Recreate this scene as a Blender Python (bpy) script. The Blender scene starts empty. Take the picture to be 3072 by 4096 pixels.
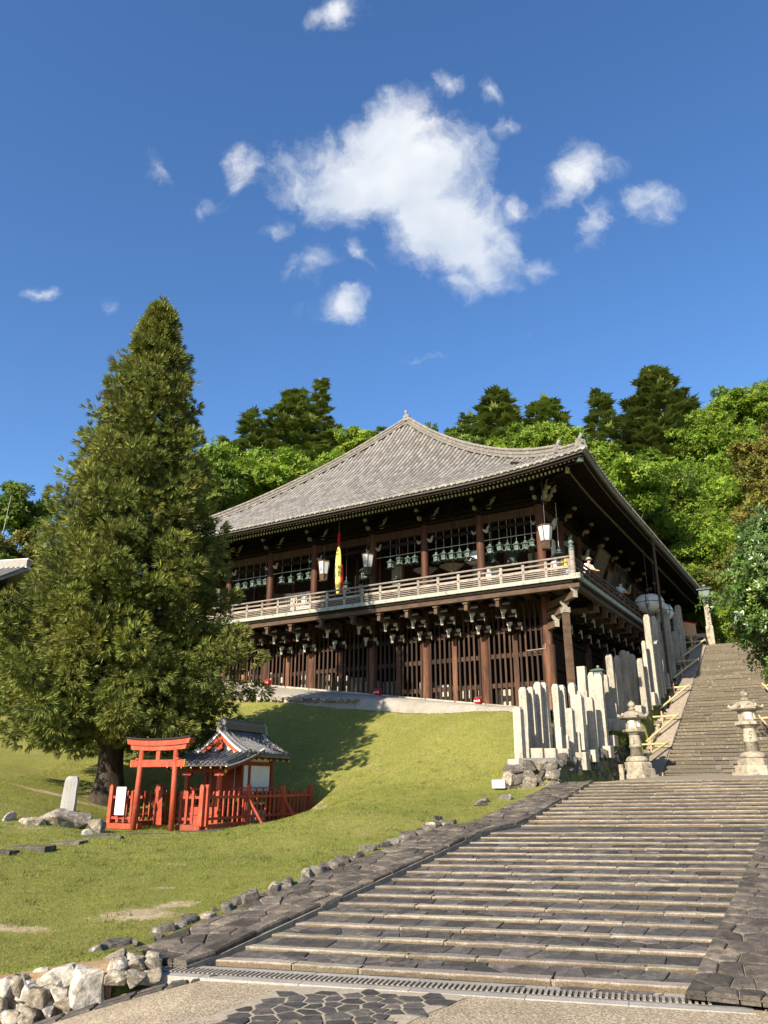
import bpy, bmesh, math, random
import numpy as np
from mathutils import Vector, Matrix, Euler, noise as mnoise
random.seed(7); rng = np.random.default_rng(7)
R = math.radians
scene = bpy.context.scene
col = scene.collection

# ------------------------------------------------------------------ camera
cam = bpy.data.cameras.new('camera'); camo = bpy.data.objects.new('camera', cam); col.objects.link(camo)
cam.sensor_fit = 'HORIZONTAL'; cam.sensor_width = 36.0; cam.lens = 36.0 * 770 / 768
cam.clip_start = 0.1; cam.clip_end = 6000
camo.location = (0, 0, 2.0); camo.rotation_euler = (R(90 + 19.5), 0, 0)
scene.camera = camo

# ------------------------------------------------------------------ sky and sun
SUN_AZ, SUN_EL = R(35), R(29)          # azimuth measured from behind the camera towards the left
to_sun = Vector((-math.sin(SUN_AZ) * math.cos(SUN_EL), -math.cos(SUN_AZ) * math.cos(SUN_EL), math.sin(SUN_EL)))
world = bpy.data.worlds.new('World'); scene.world = world; world.use_nodes = True
wt = world.node_tree; wt.nodes.clear()
def wn(t, **k):
    n = wt.nodes.new(t)
    for a, b in k.items(): setattr(n, a, b)
    return n
def wl(a, b): wt.links.new(a, b)
sky = wn('ShaderNodeTexSky'); sky.sky_type = 'NISHITA'; sky.sun_disc = False
sky.sun_elevation = SUN_EL; sky.sun_rotation = math.atan2(to_sun.x, to_sun.y)
sky.air_density = 1.0; sky.dust_density = 0.6; sky.ozone_density = 3.0; sky.altitude = 200
hs = wn('ShaderNodeHueSaturation'); hs.inputs['Saturation'].default_value = 1.18; hs.inputs['Value'].default_value = 1.02; hs.inputs['Hue'].default_value = 0.505
wl(sky.outputs[0], hs.inputs['Color'])
tc = wn('ShaderNodeTexCoord')
pit = R(19.5)
def dot(v):
    n = wn('ShaderNodeVectorMath', operation='DOT_PRODUCT'); wl(tc.outputs['Generated'], n.inputs[0]); n.inputs[1].default_value = v
    return n.outputs['Value']
dx, dz, dy = dot((1, 0, 0)), dot((0, -math.sin(pit), math.cos(pit))), dot((0, math.cos(pit), math.sin(pit)))
def math_(op, a, b=None, c=None, clamp=False):
    n = wn('ShaderNodeMath', operation=op); n.use_clamp = clamp
    for i, v in enumerate((a, b, c)):
        if v is None: continue
        if isinstance(v, (int, float)): n.inputs[i].default_value = v
        else: wl(v, n.inputs[i])
    return n.outputs[0]
den = math_('MAXIMUM', dy, 0.15)
cu, cv = math_('DIVIDE', dx, den), math_('DIVIDE', dz, den)
cmb = wn('ShaderNodeCombineXYZ'); wl(cu, cmb.inputs[0]); wl(cv, cmb.inputs[1])
# wispy displacement of the cloud outlines
nw = wn('ShaderNodeTexNoise'); nw.inputs['Scale'].default_value = 7; nw.inputs['Detail'].default_value = 8; nw.inputs['Roughness'].default_value = 0.62
wl(cmb.outputs[0], nw.inputs['Vector'])
sb = wn('ShaderNodeVectorMath', operation='SUBTRACT'); wl(nw.outputs['Color'], sb.inputs[0]); sb.inputs[1].default_value = (.5, .5, .5)
sc_ = wn('ShaderNodeVectorMath', operation='SCALE'); wl(sb.outputs[0], sc_.inputs[0]); sc_.inputs['Scale'].default_value = 0.10
ad = wn('ShaderNodeVectorMath', operation='ADD'); wl(cmb.outputs[0], ad.inputs[0]); wl(sc_.outputs[0], ad.inputs[1])
warped = ad.outputs[0]
# clouds: centre x, y (tangent of the angle), half sizes, tilt in degrees, weight
CL = [(.012, .483, .085, .05, 10, 1.2), (-.02, .428, .125, .07, -8, 1.35), (.07, .388, .105, .075, -20, 1.4), (.105, .345, .08, .052, -40, 1.2), (-.092, .470, .06, .032, 12, .85), (.045, .44, .10, .07, -15, 1.4), (.15, .345, .06, .05, 0, .8), (.10, .475, .06, .05, -40, .9), (-.065, .45, .07, .045, 0, .9), (.10, .305, .045, .03, -30, .8),
      (-.186, .452, .032, .034, 20, .72), (.262, .439, .060, .042, 20, .86), (.346, .404, .048, .030, -18, .84), (-.057, .270, .052, .026, 4, .86), (-.099, .320, .042, .030, 10, .72), (-.036, .325, .022, .022, 0, .62), (-.06, .647, .060, .022, 16, .78), (.078, .548, .032, .022, 30, .66), (.132, .54, .028, .020, 0, .64), (.162, .503, .036, .019, 20, .68),
      (-.295, .466, .032, .026, -40, .52), (-.234, .391, .044, .024, 5, .54), (-.132, .372, .030, .020, 10, .66), (.172, .40, .036, .028, 0, .60), (.205, .325, .030, .024, 30, .62), (.048, .201, .03, .014, 0, .46), (.178, .226, .018, .014, 0, .52), (-.448, .292, .034, .014, 10, .48), (-.345, .271, .026, .022, 0, .44), (.275, .385, .05, .028, 55, .55)]
acc = None
for (x, y, a, b, t, w) in CL:
    mp = wn('ShaderNodeMapping', vector_type='TEXTURE'); mp.inputs['Location'].default_value = (x, y, 0)
    mp.inputs['Rotation'].default_value = (0, 0, R(t)); mp.inputs['Scale'].default_value = (a, b, 1)
    wl(warped, mp.inputs['Vector'])
    ln = wn('ShaderNodeVectorMath', operation='LENGTH'); wl(mp.outputs[0], ln.inputs[0])
    v = math_('MULTIPLY', math_('SUBTRACT', 1.32, ln.outputs['Value']), w)
    acc = v if acc is None else math_('SMOOTH_MAX', acc, v, .12)
fine = wn('ShaderNodeTexNoise'); fine.inputs['Scale'].default_value = 15; fine.inputs['Detail'].default_value = 12; fine.inputs['Roughness'].default_value = .62
fine.inputs['Distortion'].default_value = .35
wl(warped, fine.inputs['Vector'])
dens = math_('ADD', acc, math_('MULTIPLY', math_('SUBTRACT', fine.outputs['Fac'], .5), 1.9))
mr = wn('ShaderNodeMapRange', interpolation_type='SMOOTHSTEP'); wl(dens, mr.inputs['Value'])
mr.inputs['From Min'].default_value = .28; mr.inputs['From Max'].default_value = 1.32
front = math_('GREATER_THAN', dy, .2)
cover = math_('MULTIPLY', math_('MULTIPLY', mr.outputs[0], front), .95)
bulk = wn('ShaderNodeTexNoise'); bulk.inputs['Scale'].default_value = 5.5; bulk.inputs['Detail'].default_value = 4
wl(cmb.outputs[0], bulk.inputs['Vector'])
cr = wn('ShaderNodeValToRGB'); wl(bulk.outputs['Fac'], cr.inputs[0])
cr.color_ramp.elements[0].position = .36; cr.color_ramp.elements[0].color = (3.0, 3.4, 4.0, 1)
cr.color_ramp.elements[1].position = .62; cr.color_ramp.elements[1].color = (5.0, 5.0, 5.0, 1)
mx = wn('ShaderNodeMix', data_type='RGBA'); wl(cover, mx.inputs[0]); wl(hs.outputs[0], mx.inputs[6]); wl(cr.outputs[0], mx.inputs[7])
bg = wn('ShaderNodeBackground'); wl(mx.outputs[2], bg.inputs['Color']); bg.inputs['Strength'].default_value = 0.10
wo = wn('ShaderNodeOutputWorld'); wl(bg.outputs[0], wo.inputs[0])
sl = bpy.data.lights.new('sun', 'SUN'); sl.energy = 5.0; sl.angle = R(.53); sl.color = (1.0, .87, .68)
so = bpy.data.objects.new('sun', sl); col.objects.link(so); so.location = (-40, -30, 40)
so.rotation_euler = (-to_sun).to_track_quat('-Z', 'Y').to_euler()
scene.view_settings.view_transform = 'Standard'; scene.view_settings.look = 'None'
scene.view_settings.exposure = 1.12; scene.view_settings.gamma = 1.0
scene.cycles.max_bounces = 6; scene.cycles.diffuse_bounces = 3; scene.cycles.transparent_max_bounces = 6

# ------------------------------------------------------------------ coordinates of the hall: s = along its front, e = towards its back
YAW = R(30.7)
OX, OY = 7.19, 33.69
Sx, Sy, Ex, Ey = math.cos(YAW), -math.sin(YAW), math.sin(YAW), math.cos(YAW)
def W(s, e, z=0.0): return Vector((OX + s * Sx + e * Ex, OY + s * Sy + e * Ey, z))
def SE(x, y):
    dx_, dy_ = x - OX, y - OY
    return dx_ * Sx + dy_ * Sy, dx_ * Ex + dy_ * Ey

# ------------------------------------------------------------------ materials
MATS = {}
def M(name, c1, c2=None, scale=3.0, rough=.85, bump=0.0, bscale=30.0, rnd=0.0, stretch=(1, 1, 1), c3=None, s3=.6, p3=.58, w3=.06, metallic=0.0, attr=None, trans=0.0, spec=.3, detail=5, sat=0.0, local=False):
    """Principled material: two tones by noise, optional third tone in patches, relief and a per-piece shift."""
    m = bpy.data.materials.new(name); m.use_nodes = True; nt = m.node_tree; nt.nodes.clear()
    L = nt.links.new
    def N(t, **k):
        n = nt.nodes.new(t)
        for a, b in k.items(): setattr(n, a, b)
        return n
    out = N('ShaderNodeOutputMaterial'); p = N('ShaderNodeBsdfPrincipled')
    p.inputs['Roughness'].default_value = rough; p.inputs['Metallic'].default_value = metallic
    p.inputs['Specular IOR Level'].default_value = spec
    if local:
        g = N('ShaderNodeTexCoord'); src = g.outputs['Object']
    else:
        g = N('ShaderNodeNewGeometry'); src = g.outputs['Position']
    mp = N('ShaderNodeMapping'); mp.inputs['Scale'].default_value = stretch; L(src, mp.inputs[0])
    vec = mp.outputs[0]
    oi = N('ShaderNodeObjectInfo')
    if rnd:
        ao = N('ShaderNodeVectorMath', operation='SCALE'); ao.inputs[0].default_value = (13.1, 7.7, 5.3); L(oi.outputs['Random'], ao.inputs['Scale'])
        a2 = N('ShaderNodeVectorMath', operation='ADD'); L(vec, a2.inputs[0]); L(ao.outputs[0], a2.inputs[1]); vec = a2.outputs[0]
    colr = None
    c2 = c2 or c1
    nz = N('ShaderNodeTexNoise'); nz.inputs['Scale'].default_value = scale; nz.inputs['Detail'].default_value = detail; nz.inputs['Roughness'].default_value = .62; L(vec, nz.inputs['Vector'])
    ramp = N('ShaderNodeMapRange'); ramp.inputs['From Min'].default_value = .33; ramp.inputs['From Max'].default_value = .67; L(nz.outputs['Fac'], ramp.inputs['Value'])
    mix = N('ShaderNodeMix', data_type='RGBA'); L(ramp.outputs[0], mix.inputs[0]); mix.inputs[6].default_value = (*c1, 1); mix.inputs[7].default_value = (*c2, 1)
    colr = mix.outputs[2]
    if c3:
        n3 = N('ShaderNodeTexNoise'); n3.inputs['Scale'].default_value = s3; n3.inputs['Detail'].default_value = 7; n3.inputs['Roughness'].default_value = .7; L(vec, n3.inputs['Vector'])
        r3 = N('ShaderNodeMapRange'); r3.inputs['From Min'].default_value = p3 - w3; r3.inputs['From Max'].default_value = p3 + w3; L(n3.outputs['Fac'], r3.inputs['Value'])
        m3 = N('ShaderNodeMix', data_type='RGBA'); L(r3.outputs[0], m3.inputs[0]); L(colr, m3.inputs[6]); m3.inputs[7].default_value = (*c3, 1); colr = m3.outputs[2]
    if rnd or attr:
        if attr:
            at = N('ShaderNodeAttribute'); at.attribute_name = attr; rv = at.outputs['Fac']
        else: rv = oi.outputs['Random']
        k = rnd or .4
        mr_ = N('ShaderNodeMapRange'); mr_.inputs['To Min'].default_value = 1 - k; mr_.inputs['To Max'].default_value = 1 + k; L(rv, mr_.inputs['Value'])
        vm = N('ShaderNodeVectorMath', operation='SCALE'); L(colr, vm.inputs[0]); L(mr_.outputs[0], vm.inputs['Scale']); colr = vm.outputs[0]
        if sat:
            hh = N('ShaderNodeHueSaturation'); L(colr, hh.inputs['Color'])
            m4 = N('ShaderNodeMath', operation='MULTIPLY'); m4.inputs[1].default_value = 7.31; L(rv, m4.inputs[0])
            fr = N('ShaderNodeMath', operation='FRACT'); L(m4.outputs[0], fr.inputs[0])
            m5 = N('ShaderNodeMapRange'); m5.inputs['To Min'].default_value = .5 - sat; m5.inputs['To Max'].default_value = .5 + sat; L(fr.outputs[0], m5.inputs['Value'])
            L(m5.outputs[0], hh.inputs['Hue']); colr = hh.outputs[0]
    if bump:
        nb = N('ShaderNodeTexNoise'); nb.inputs['Scale'].default_value = bscale; nb.inputs['Detail'].default_value = 7; nb.inputs['Roughness'].default_value = .72; L(vec, nb.inputs['Vector'])
        sp = N('ShaderNodeMapRange'); sp.inputs['From Min'].default_value = .32; sp.inputs['From Max'].default_value = .68; sp.inputs['To Min'].default_value = 1 - min(.5, .18 + bump * 2.2); sp.inputs['To Max'].default_value = 1 + min(.5, .18 + bump * 2.2); L(nb.outputs['Fac'], sp.inputs['Value'])
        vs = N('ShaderNodeVectorMath', operation='SCALE'); L(colr, vs.inputs[0]); L(sp.outputs[0], vs.inputs['Scale']); colr = vs.outputs[0]
    L(colr, p.inputs['Base Color'])
    if bump:
        b = N('ShaderNodeBump'); b.inputs['Strength'].default_value = min(1, bump * 4); b.inputs['Distance'].default_value = bump * .12; L(nb.outputs['Fac'], b.inputs['Height']); L(b.outputs[0], p.inputs['Normal'])
    if trans:
        tr = N('ShaderNodeBsdfTranslucent'); L(colr, tr.inputs['Color'])
        ms = N('ShaderNodeMixShader'); ms.inputs[0].default_value = trans; L(p.outputs[0], ms.inputs[1]); L(tr.outputs[0], ms.inputs[2]); L(ms.outputs[0], out.inputs[0])
    else: L(p.outputs[0], out.inputs[0])
    MATS[name] = m
    return m

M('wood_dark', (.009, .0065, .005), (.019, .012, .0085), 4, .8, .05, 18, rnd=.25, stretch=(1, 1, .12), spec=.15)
M('wood_red', (.105, .036, .017), (.058, .021, .011), 5, .65, .06, 20, rnd=.2, stretch=(1, 1, .10), c3=(.022, .013, .009), s3=2.2, p3=.57, w3=.12)
M('wood_lat', (.092, .038, .020), (.032, .016, .010), 7, .75, .08, 22, rnd=.4, stretch=(1, 1, .10), c3=(.17, .08, .042), s3=4, p3=.60, w3=.1)
M('wood_bar', (.050, .026, .016), (.022, .013, .009), 7, .8, .06, 22, rnd=.5, stretch=(1, 1, .10), c3=(.085, .045, .027), s3=4, p3=.64, w3=.08)
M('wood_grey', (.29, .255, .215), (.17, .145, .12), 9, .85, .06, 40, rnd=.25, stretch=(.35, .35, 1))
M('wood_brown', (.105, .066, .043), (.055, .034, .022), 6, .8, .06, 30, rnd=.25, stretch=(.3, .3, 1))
M('copper', (.25, .30, .25), (.34, .34, .285), 5, .7, .03, 30, c3=(.14, .155, .13), s3=5, p3=.58)
M('bronze', (.14, .20, .175), (.075, .11, .095), 8, .55, .05, 40, rnd=.25, metallic=.15)
M('bronze_dark', (.06, .085, .08), (.035, .05, .048), 8, .5, .05, 40, rnd=.2, metallic=.2)
M('cream', (.34, .32, .265), (.20, .185, .15), 7, .85, .02, 30, rnd=.2)
M('white_panel', (.66, .65, .62), (.58, .57, .54), 3, .8)
M('paper', (.78, .80, .80), (.70, .73, .74), 4, .7, trans=.35)
M('ink', (.012, .012, .012), rough=.7)
M('ink_grey', (.10, .09, .08), rough=.8)
M('iron', (.12, .12, .12), (.07, .065, .06), 9, .5, .03, 30)
M('rod', (.34, .35, .35), rough=.45)
TILE = dict(c1=(.235, .222, .204), c2=(.18, .17, .157), scale=7, rough=.8, bump=.06, bscale=35, c3=(.155, .147, .14), s3=3.2, p3=.63, w3=.06)
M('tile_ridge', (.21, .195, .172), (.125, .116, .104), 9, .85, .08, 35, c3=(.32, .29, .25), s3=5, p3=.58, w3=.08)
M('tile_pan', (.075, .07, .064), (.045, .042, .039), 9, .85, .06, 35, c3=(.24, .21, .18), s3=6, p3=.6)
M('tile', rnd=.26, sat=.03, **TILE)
M('tile_stuff', attr='tint', rnd=.26, sat=.03, **TILE)
M('tile_dark', (.10, .105, .115), (.06, .062, .07), 9, .42, .03, 30, rnd=.25)
M('tile_dark_stuff', (.10, .105, .115), (.06, .062, .07), 9, .42, .03, 30, attr='tint', rnd=.25)
M('plaster_line', (.76, .76, .74), (.66, .66, .63), 6, .8)
M('vermilion', (.37, .060, .026), (.27, .040, .018), 5, .6, .05, 26, rnd=.2, stretch=(1, 1, .45), c3=(.24, .085, .055), s3=6, p3=.585, w3=.07)
M('vermilion_dark', (.22, .028, .015), (.16, .021, .012), 3, .6, .03, 20, rnd=.14)
M('yellow_paint', (.75, .45, .04), rough=.5)
M('granite', (.40, .37, .31), (.29, .265, .22), 18, .85, .06, 45, rnd=.18, stretch=(1, 1, .35), c3=(.20, .178, .145), s3=3.2, p3=.585, w3=.10)
M('granite_dark', (.16, .15, .14), (.09, .085, .08), 14, .85, .05, 40, rnd=.2)
M('granite_new', (.33, .325, .31), (.25, .247, .235), 60, .8, .02, 60, rnd=.06)
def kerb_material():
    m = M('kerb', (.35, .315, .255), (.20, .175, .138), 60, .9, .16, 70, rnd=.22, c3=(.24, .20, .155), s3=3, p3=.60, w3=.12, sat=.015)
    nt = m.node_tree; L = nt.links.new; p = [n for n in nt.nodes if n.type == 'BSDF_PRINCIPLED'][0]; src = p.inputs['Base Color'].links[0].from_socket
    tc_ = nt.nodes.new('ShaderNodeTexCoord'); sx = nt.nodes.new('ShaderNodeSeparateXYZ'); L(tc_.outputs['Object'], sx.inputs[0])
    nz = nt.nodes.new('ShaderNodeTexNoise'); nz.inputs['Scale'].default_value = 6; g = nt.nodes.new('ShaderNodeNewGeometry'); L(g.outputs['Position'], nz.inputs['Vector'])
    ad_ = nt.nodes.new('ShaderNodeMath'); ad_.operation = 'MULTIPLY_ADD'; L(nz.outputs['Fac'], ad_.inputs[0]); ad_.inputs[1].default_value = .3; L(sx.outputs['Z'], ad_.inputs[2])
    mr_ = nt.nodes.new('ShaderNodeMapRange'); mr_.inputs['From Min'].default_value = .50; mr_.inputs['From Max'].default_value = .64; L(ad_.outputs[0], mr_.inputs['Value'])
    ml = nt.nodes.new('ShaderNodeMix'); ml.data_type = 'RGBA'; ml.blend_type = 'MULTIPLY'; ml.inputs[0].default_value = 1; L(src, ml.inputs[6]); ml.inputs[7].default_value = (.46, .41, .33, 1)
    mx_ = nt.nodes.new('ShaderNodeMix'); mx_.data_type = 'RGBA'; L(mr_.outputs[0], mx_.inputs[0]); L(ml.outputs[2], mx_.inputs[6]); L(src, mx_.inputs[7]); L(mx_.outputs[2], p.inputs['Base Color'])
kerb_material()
M('cobble', (.080, .073, .066), (.040, .039, .040), 9, .85, .10, 38, rnd=.42, c3=(.145, .122, .098), s3=3.5, p3=.60, w3=.08, sat=.02)
M('cobble_stuff', (.080, .073, .066), (.040, .039, .040), 9, .85, .10, 38, attr='tint', rnd=.42, c3=(.145, .122, .098), s3=3.5, p3=.60, w3=.08, sat=.02)
M('edge_stone', (.110, .095, .078), (.055, .050, .045), 11, .9, .22, 34, rnd=.42, c3=(.185, .15, .112), s3=3.2, p3=.56, w3=.08)
M('step_old', (.135, .115, .083), (.085, .073, .055), 9, .9, .10, 38, rnd=.20, c3=(.31, .27, .20), s3=9, p3=.62, w3=.06)
M('slab', (.30, .25, .195), (.20, .168, .132), 6, .9, .06, 40, rnd=.15)
M('grout_pale', (.36, .315, .24), (.26, .225, .17), 12, .95, .06, 60)
M('grout', (.27, .23, .175), (.18, .155, .12), 12, .95, .06, 60)
M('rock', (.30, .26, .20), (.15, .127, .097), 9, .9, .22, 22, rnd=.25, c3=(.44, .41, .35), s3=7, p3=.57, w3=.05)
M('rock_pale', (.44, .42, .385), (.30, .27, .22), 9, .9, .18, 22, rnd=.15, c3=(.15, .135, .11), s3=8, p3=.60, w3=.05)
M('rock_dark', (.135, .120, .102), (.062, .057, .052), 9, .9, .2, 20, rnd=.35, c3=(.34, .31, .25), s3=7, p3=.62, w3=.05)
M('lichen_stone', (.36, .325, .255), (.24, .212, .16), 6, .9, .08, 30, rnd=.15, c3=(.14, .115, .09), s3=3.5, p3=.57, w3=.07)
M('concrete', (.32, .305, .275), (.25, .235, .21), 3, .9, .05, 40, rnd=.1)
M('apron', (.30, .28, .24), (.225, .207, .175), 1.6, .92, .06, 25, c3=(.20, .18, .15), s3=.9, p3=.60)
M('bamboo', (.55, .45, .25), (.42, .33, .16), 3, .5, .02, 20, rnd=.15)
M('bamboo_green', (.30, .32, .10), (.36, .33, .14), 3, .45, rnd=.1)
M('bark', (.062, .047, .035), (.030, .024, .018), 7, .95, .25, 12, stretch=(1, 1, .2))
M('bark_pale', (.17, .14, .11), (.09, .075, .06), 7, .95, .2, 12, stretch=(1, 1, .3))
M('skin', (.52, .30, .21), rough=.6)
M('hair', (.02, .015, .012), rough=.5)
M('cloth_white', (.80, .80, .80), rough=.9)
M('cloth_blue', (.30, .40, .47), rough=.9)
M('cloth_jeans', (.36, .42, .52), rough=.9)
M('cloth_pink', (.62, .28, .33), rough=.9)
M('cloth_yellow', (.80, .55, .02), rough=.8)
M('cloth_black', (.02, .02, .022), rough=.9)
M('red_paint', (.55, .02, .03), (.45, .015, .02), 5, .45)
M('red_cloth', (.48, .02, .03), (.36, .012, .02), 20, .9)
M('banner_yellow', (.78, .72, .16), (.70, .63, .12), 5, .9)
M('board_wood', (.62, .37, .22), (.50, .28, .16), 5, .8, stretch=(.3, .3, 1))
M('tablet_wood', (.17, .12, .075), (.10, .07, .045), 5, .85, .04, 30, rnd=.25)
M('dirt', (.30, .20, .12), (.22, .15, .09), 4, .95, .1, 30)
# foliage: tint attribute varies every spray
M('cedar', (.205, .222, .042), (.130, .165, .035), .45, .7, attr='tint', rnd=.6, trans=.25, sat=.02, c3=(.215, .16, .042), s3=.5, p3=.66, w3=.1)
M('fir', (.165, .215, .042), (.115, .165, .036), .3, .7, attr='tint', rnd=.55, trans=.2, sat=.015)
M('fir_dark', (.150, .190, .046), (.105, .142, .037), .3, .7, attr='tint', rnd=.5, trans=.18, sat=.015)
M('leaf_bright', (.205, .290, .028), (.140, .235, .024), .35, .6, attr='tint', rnd=.45, trans=.42, sat=.02)
M('leaf_mid', (.135, .195, .026), (.090, .150, .022), .35, .6, attr='tint', rnd=.45, trans=.35, sat=.02)
M('leaf_olive', (.175, .150, .024), (.105, .130, .024), .6, .6, attr='tint', rnd=.45, trans=.32, sat=.025)
M('leaf_gloss', (.100, .165, .030), (.064, .120, .024), .8, .33, attr='tint', rnd=.5, trans=.25, spec=.55, sat=.02)
M('leaf_shrub', (.105, .150, .018), (.07, .105, .016), .8, .6, attr='tint', rnd=.45, trans=.28, sat=.02)
M('grass_blade', (.20, .225, .045), (.145, .178, .036), .5, .7, attr='tint', rnd=.5, trans=.25, sat=.02)

# ------------------------------------------------------------------ mesh helpers
def tag(o, label=None, cat=None, group=None, kind=None):
    for k, v in (('label', label), ('category', cat), ('group', group), ('kind', kind)):
        if v: o[k] = v
    return o
def link(o, parent=None):
    col.objects.link(o)
    if parent is not None: o.parent = parent
    return o
def empty(name, loc, rz=0.0, label=None, cat=None, group=None, kind=None):
    o = bpy.data.objects.new(name, None); link(o); o.location = loc; o.rotation_euler = (0, 0, rz); o.empty_display_size = .2
    return tag(o, label, cat, group, kind)
def mesh(name, V, F, mat, smooth=False):
    me = bpy.data.meshes.new(name); me.from_pydata([tuple(v) for v in V], [], [tuple(f) for f in F])
    if mat: me.materials.append(MATS[mat])
    if smooth: me.polygons.foreach_set('use_smooth', [True] * len(me.polygons))
    me.update(); return me
def obj(name, me, parent=None, mtx=None, loc=None, rot=None, scale=None):
    o = bpy.data.objects.new(name, me); link(o, parent)
    if mtx is not None: o.matrix_basis = mtx
    if loc is not None: o.location = loc
    if rot is not None: o.rotation_euler = rot
    if scale is not None: o.scale = scale
    return o
def fast_mesh(name, V, F, mat, tint=None, smooth=False):
    """V (n,3), F (m,k) arrays; all faces with k corners."""
    V = np.asarray(V, np.float32); F = np.asarray(F, np.int32); k = F.shape[1]
    me = bpy.data.meshes.new(name); me.vertices.add(len(V)); me.vertices.foreach_set('co', V.ravel())
    me.loops.add(F.size); me.loops.foreach_set('vertex_index', F.ravel())
    me.polygons.add(len(F)); me.polygons.foreach_set('loop_start', np.arange(0, F.size, k, dtype=np.int32))
    me.polygons.foreach_set('loop_total', np.full(len(F), k, np.int32))
    if smooth: me.polygons.foreach_set('use_smooth', np.ones(len(F), bool))
    if tint is not None:
        a = me.attributes.new('tint', 'FLOAT', 'POINT'); a.data.foreach_set('value', np.asarray(tint, np.float32))
    me.materials.append(MATS[mat]); me.update(calc_edges=True); return me
def inst(tV, tF, mats, pos, tint=None):
    """Stamp a template N times: mats (N,3,3), pos (N,3) -> V, F, tint."""
    tV = np.asarray(tV, float); tF = np.asarray(tF, int); n, v = len(pos), len(tV)
    V = np.einsum('nij,vj->nvi', mats, tV) + pos[:, None, :]
    F = tF[None] + (np.arange(n) * v)[:, None, None]
    T = np.repeat(tint if tint is not None else rng.random(n), v)
    return V.reshape(-1, 3), F.reshape(-1, tF.shape[1]), T
CUBE_V = [(-.5, -.5, -.5), (.5, -.5, -.5), (.5, .5, -.5), (-.5, .5, -.5), (-.5, -.5, .5), (.5, -.5, .5), (.5, .5, .5), (-.5, .5, .5)]
CUBE_F = [(0, 3, 2, 1), (4, 5, 6, 7), (0, 1, 5, 4), (1, 2, 6, 5), (2, 3, 7, 6), (3, 0, 4, 7)]
_ub, _uc = {}, {}
def unit_box(mat):
    if mat not in _ub: _ub[mat] = mesh('box_' + mat, CUBE_V, CUBE_F, mat)
    return _ub[mat]
def unit_cyl(mat, n=16):
    if (mat, n) not in _uc:
        V = [(math.cos(2 * math.pi * i / n), math.sin(2 * math.pi * i / n), z) for z in (0, 1) for i in range(n)]
        F = [(i, (i + 1) % n, n + (i + 1) % n, n + i) for i in range(n)] + [tuple(range(n - 1, -1, -1)), tuple(range(n, 2 * n))]
        me = mesh('cyl_' + mat, V, F, mat)
        me.polygons.foreach_set('use_smooth', [i < n for i in range(n + 2)]); _uc[(mat, n)] = me
    return _uc[(mat, n)]
def box(name, mat, parent, c, size, rot=None):
    return obj(name, unit_box(mat), parent, loc=c, rot=rot, scale=size)
def frame_between(a, b, up=(0, 0, 1)):
    a, b = Vector(a), Vector(b); x = (b - a).normalized(); u = Vector(up)
    y = u.cross(x)
    if y.length < 1e-5: y = Vector((0, 1, 0)).cross(x) if abs(x.y) < .9 else Vector((1, 0, 0)).cross(x)
    y.normalize(); z = x.cross(y)
    return Matrix((x, y, z)).transposed()
def bar(name, mat, parent, a, b, w, h, up=(0, 0, 1)):
    """Square beam from a to b: w across, h along 'up'."""
    a, b = Vector(a), Vector(b)
    m = Matrix.Translation((a + b) / 2) @ frame_between(a, b, up).to_4x4() @ Matrix.Diagonal(((b - a).length, w, h, 1))
    return obj(name, unit_box(mat), parent, mtx=m)
def cyl(name, mat, parent, a, b, r, n=16):
    a, b = Vector(a), Vector(b); d = b - a
    q = d.to_track_quat('Z', 'Y').to_matrix().to_4x4()
    return obj(name, unit_cyl(mat, n), parent, mtx=Matrix.Translation(a) @ q @ Matrix.Diagonal((r, r, d.length, 1)))
def lathe_mesh(name, prof, mat, n=20, smooth=True, sx=1.0, sy=1.0, rot=0.0):
    V, F = [], []
    for r, z in prof:
        for i in range(n):
            a = 2 * math.pi * i / n + rot; V.append((r * math.cos(a) * sx, r * math.sin(a) * sy, z))
    m = len(prof)
    for j in range(m - 1):
        for i in range(n): F.append((j * n + i, j * n + (i + 1) % n, (j + 1) * n + (i + 1) % n, (j + 1) * n + i))
    F.append(tuple(range(n - 1, -1, -1))); F.append(tuple((m - 1) * n + i for i in range(n)))
    return mesh(name, V, F, mat, smooth)
def prism_mesh(name, poly, t, mat, smooth=False):
    """Polygon in x-z extruded along y by t, centred."""
    n = len(poly); V = [(x, -t / 2, z) for x, z in poly] + [(x, t / 2, z) for x, z in poly]
    F = [tuple(range(n)), tuple(range(2 * n - 1, n - 1, -1))] + [(i, i + n, (i + 1) % n + n, (i + 1) % n) for i in range(n)]
    return mesh(name, V, F, mat, smooth)
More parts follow.
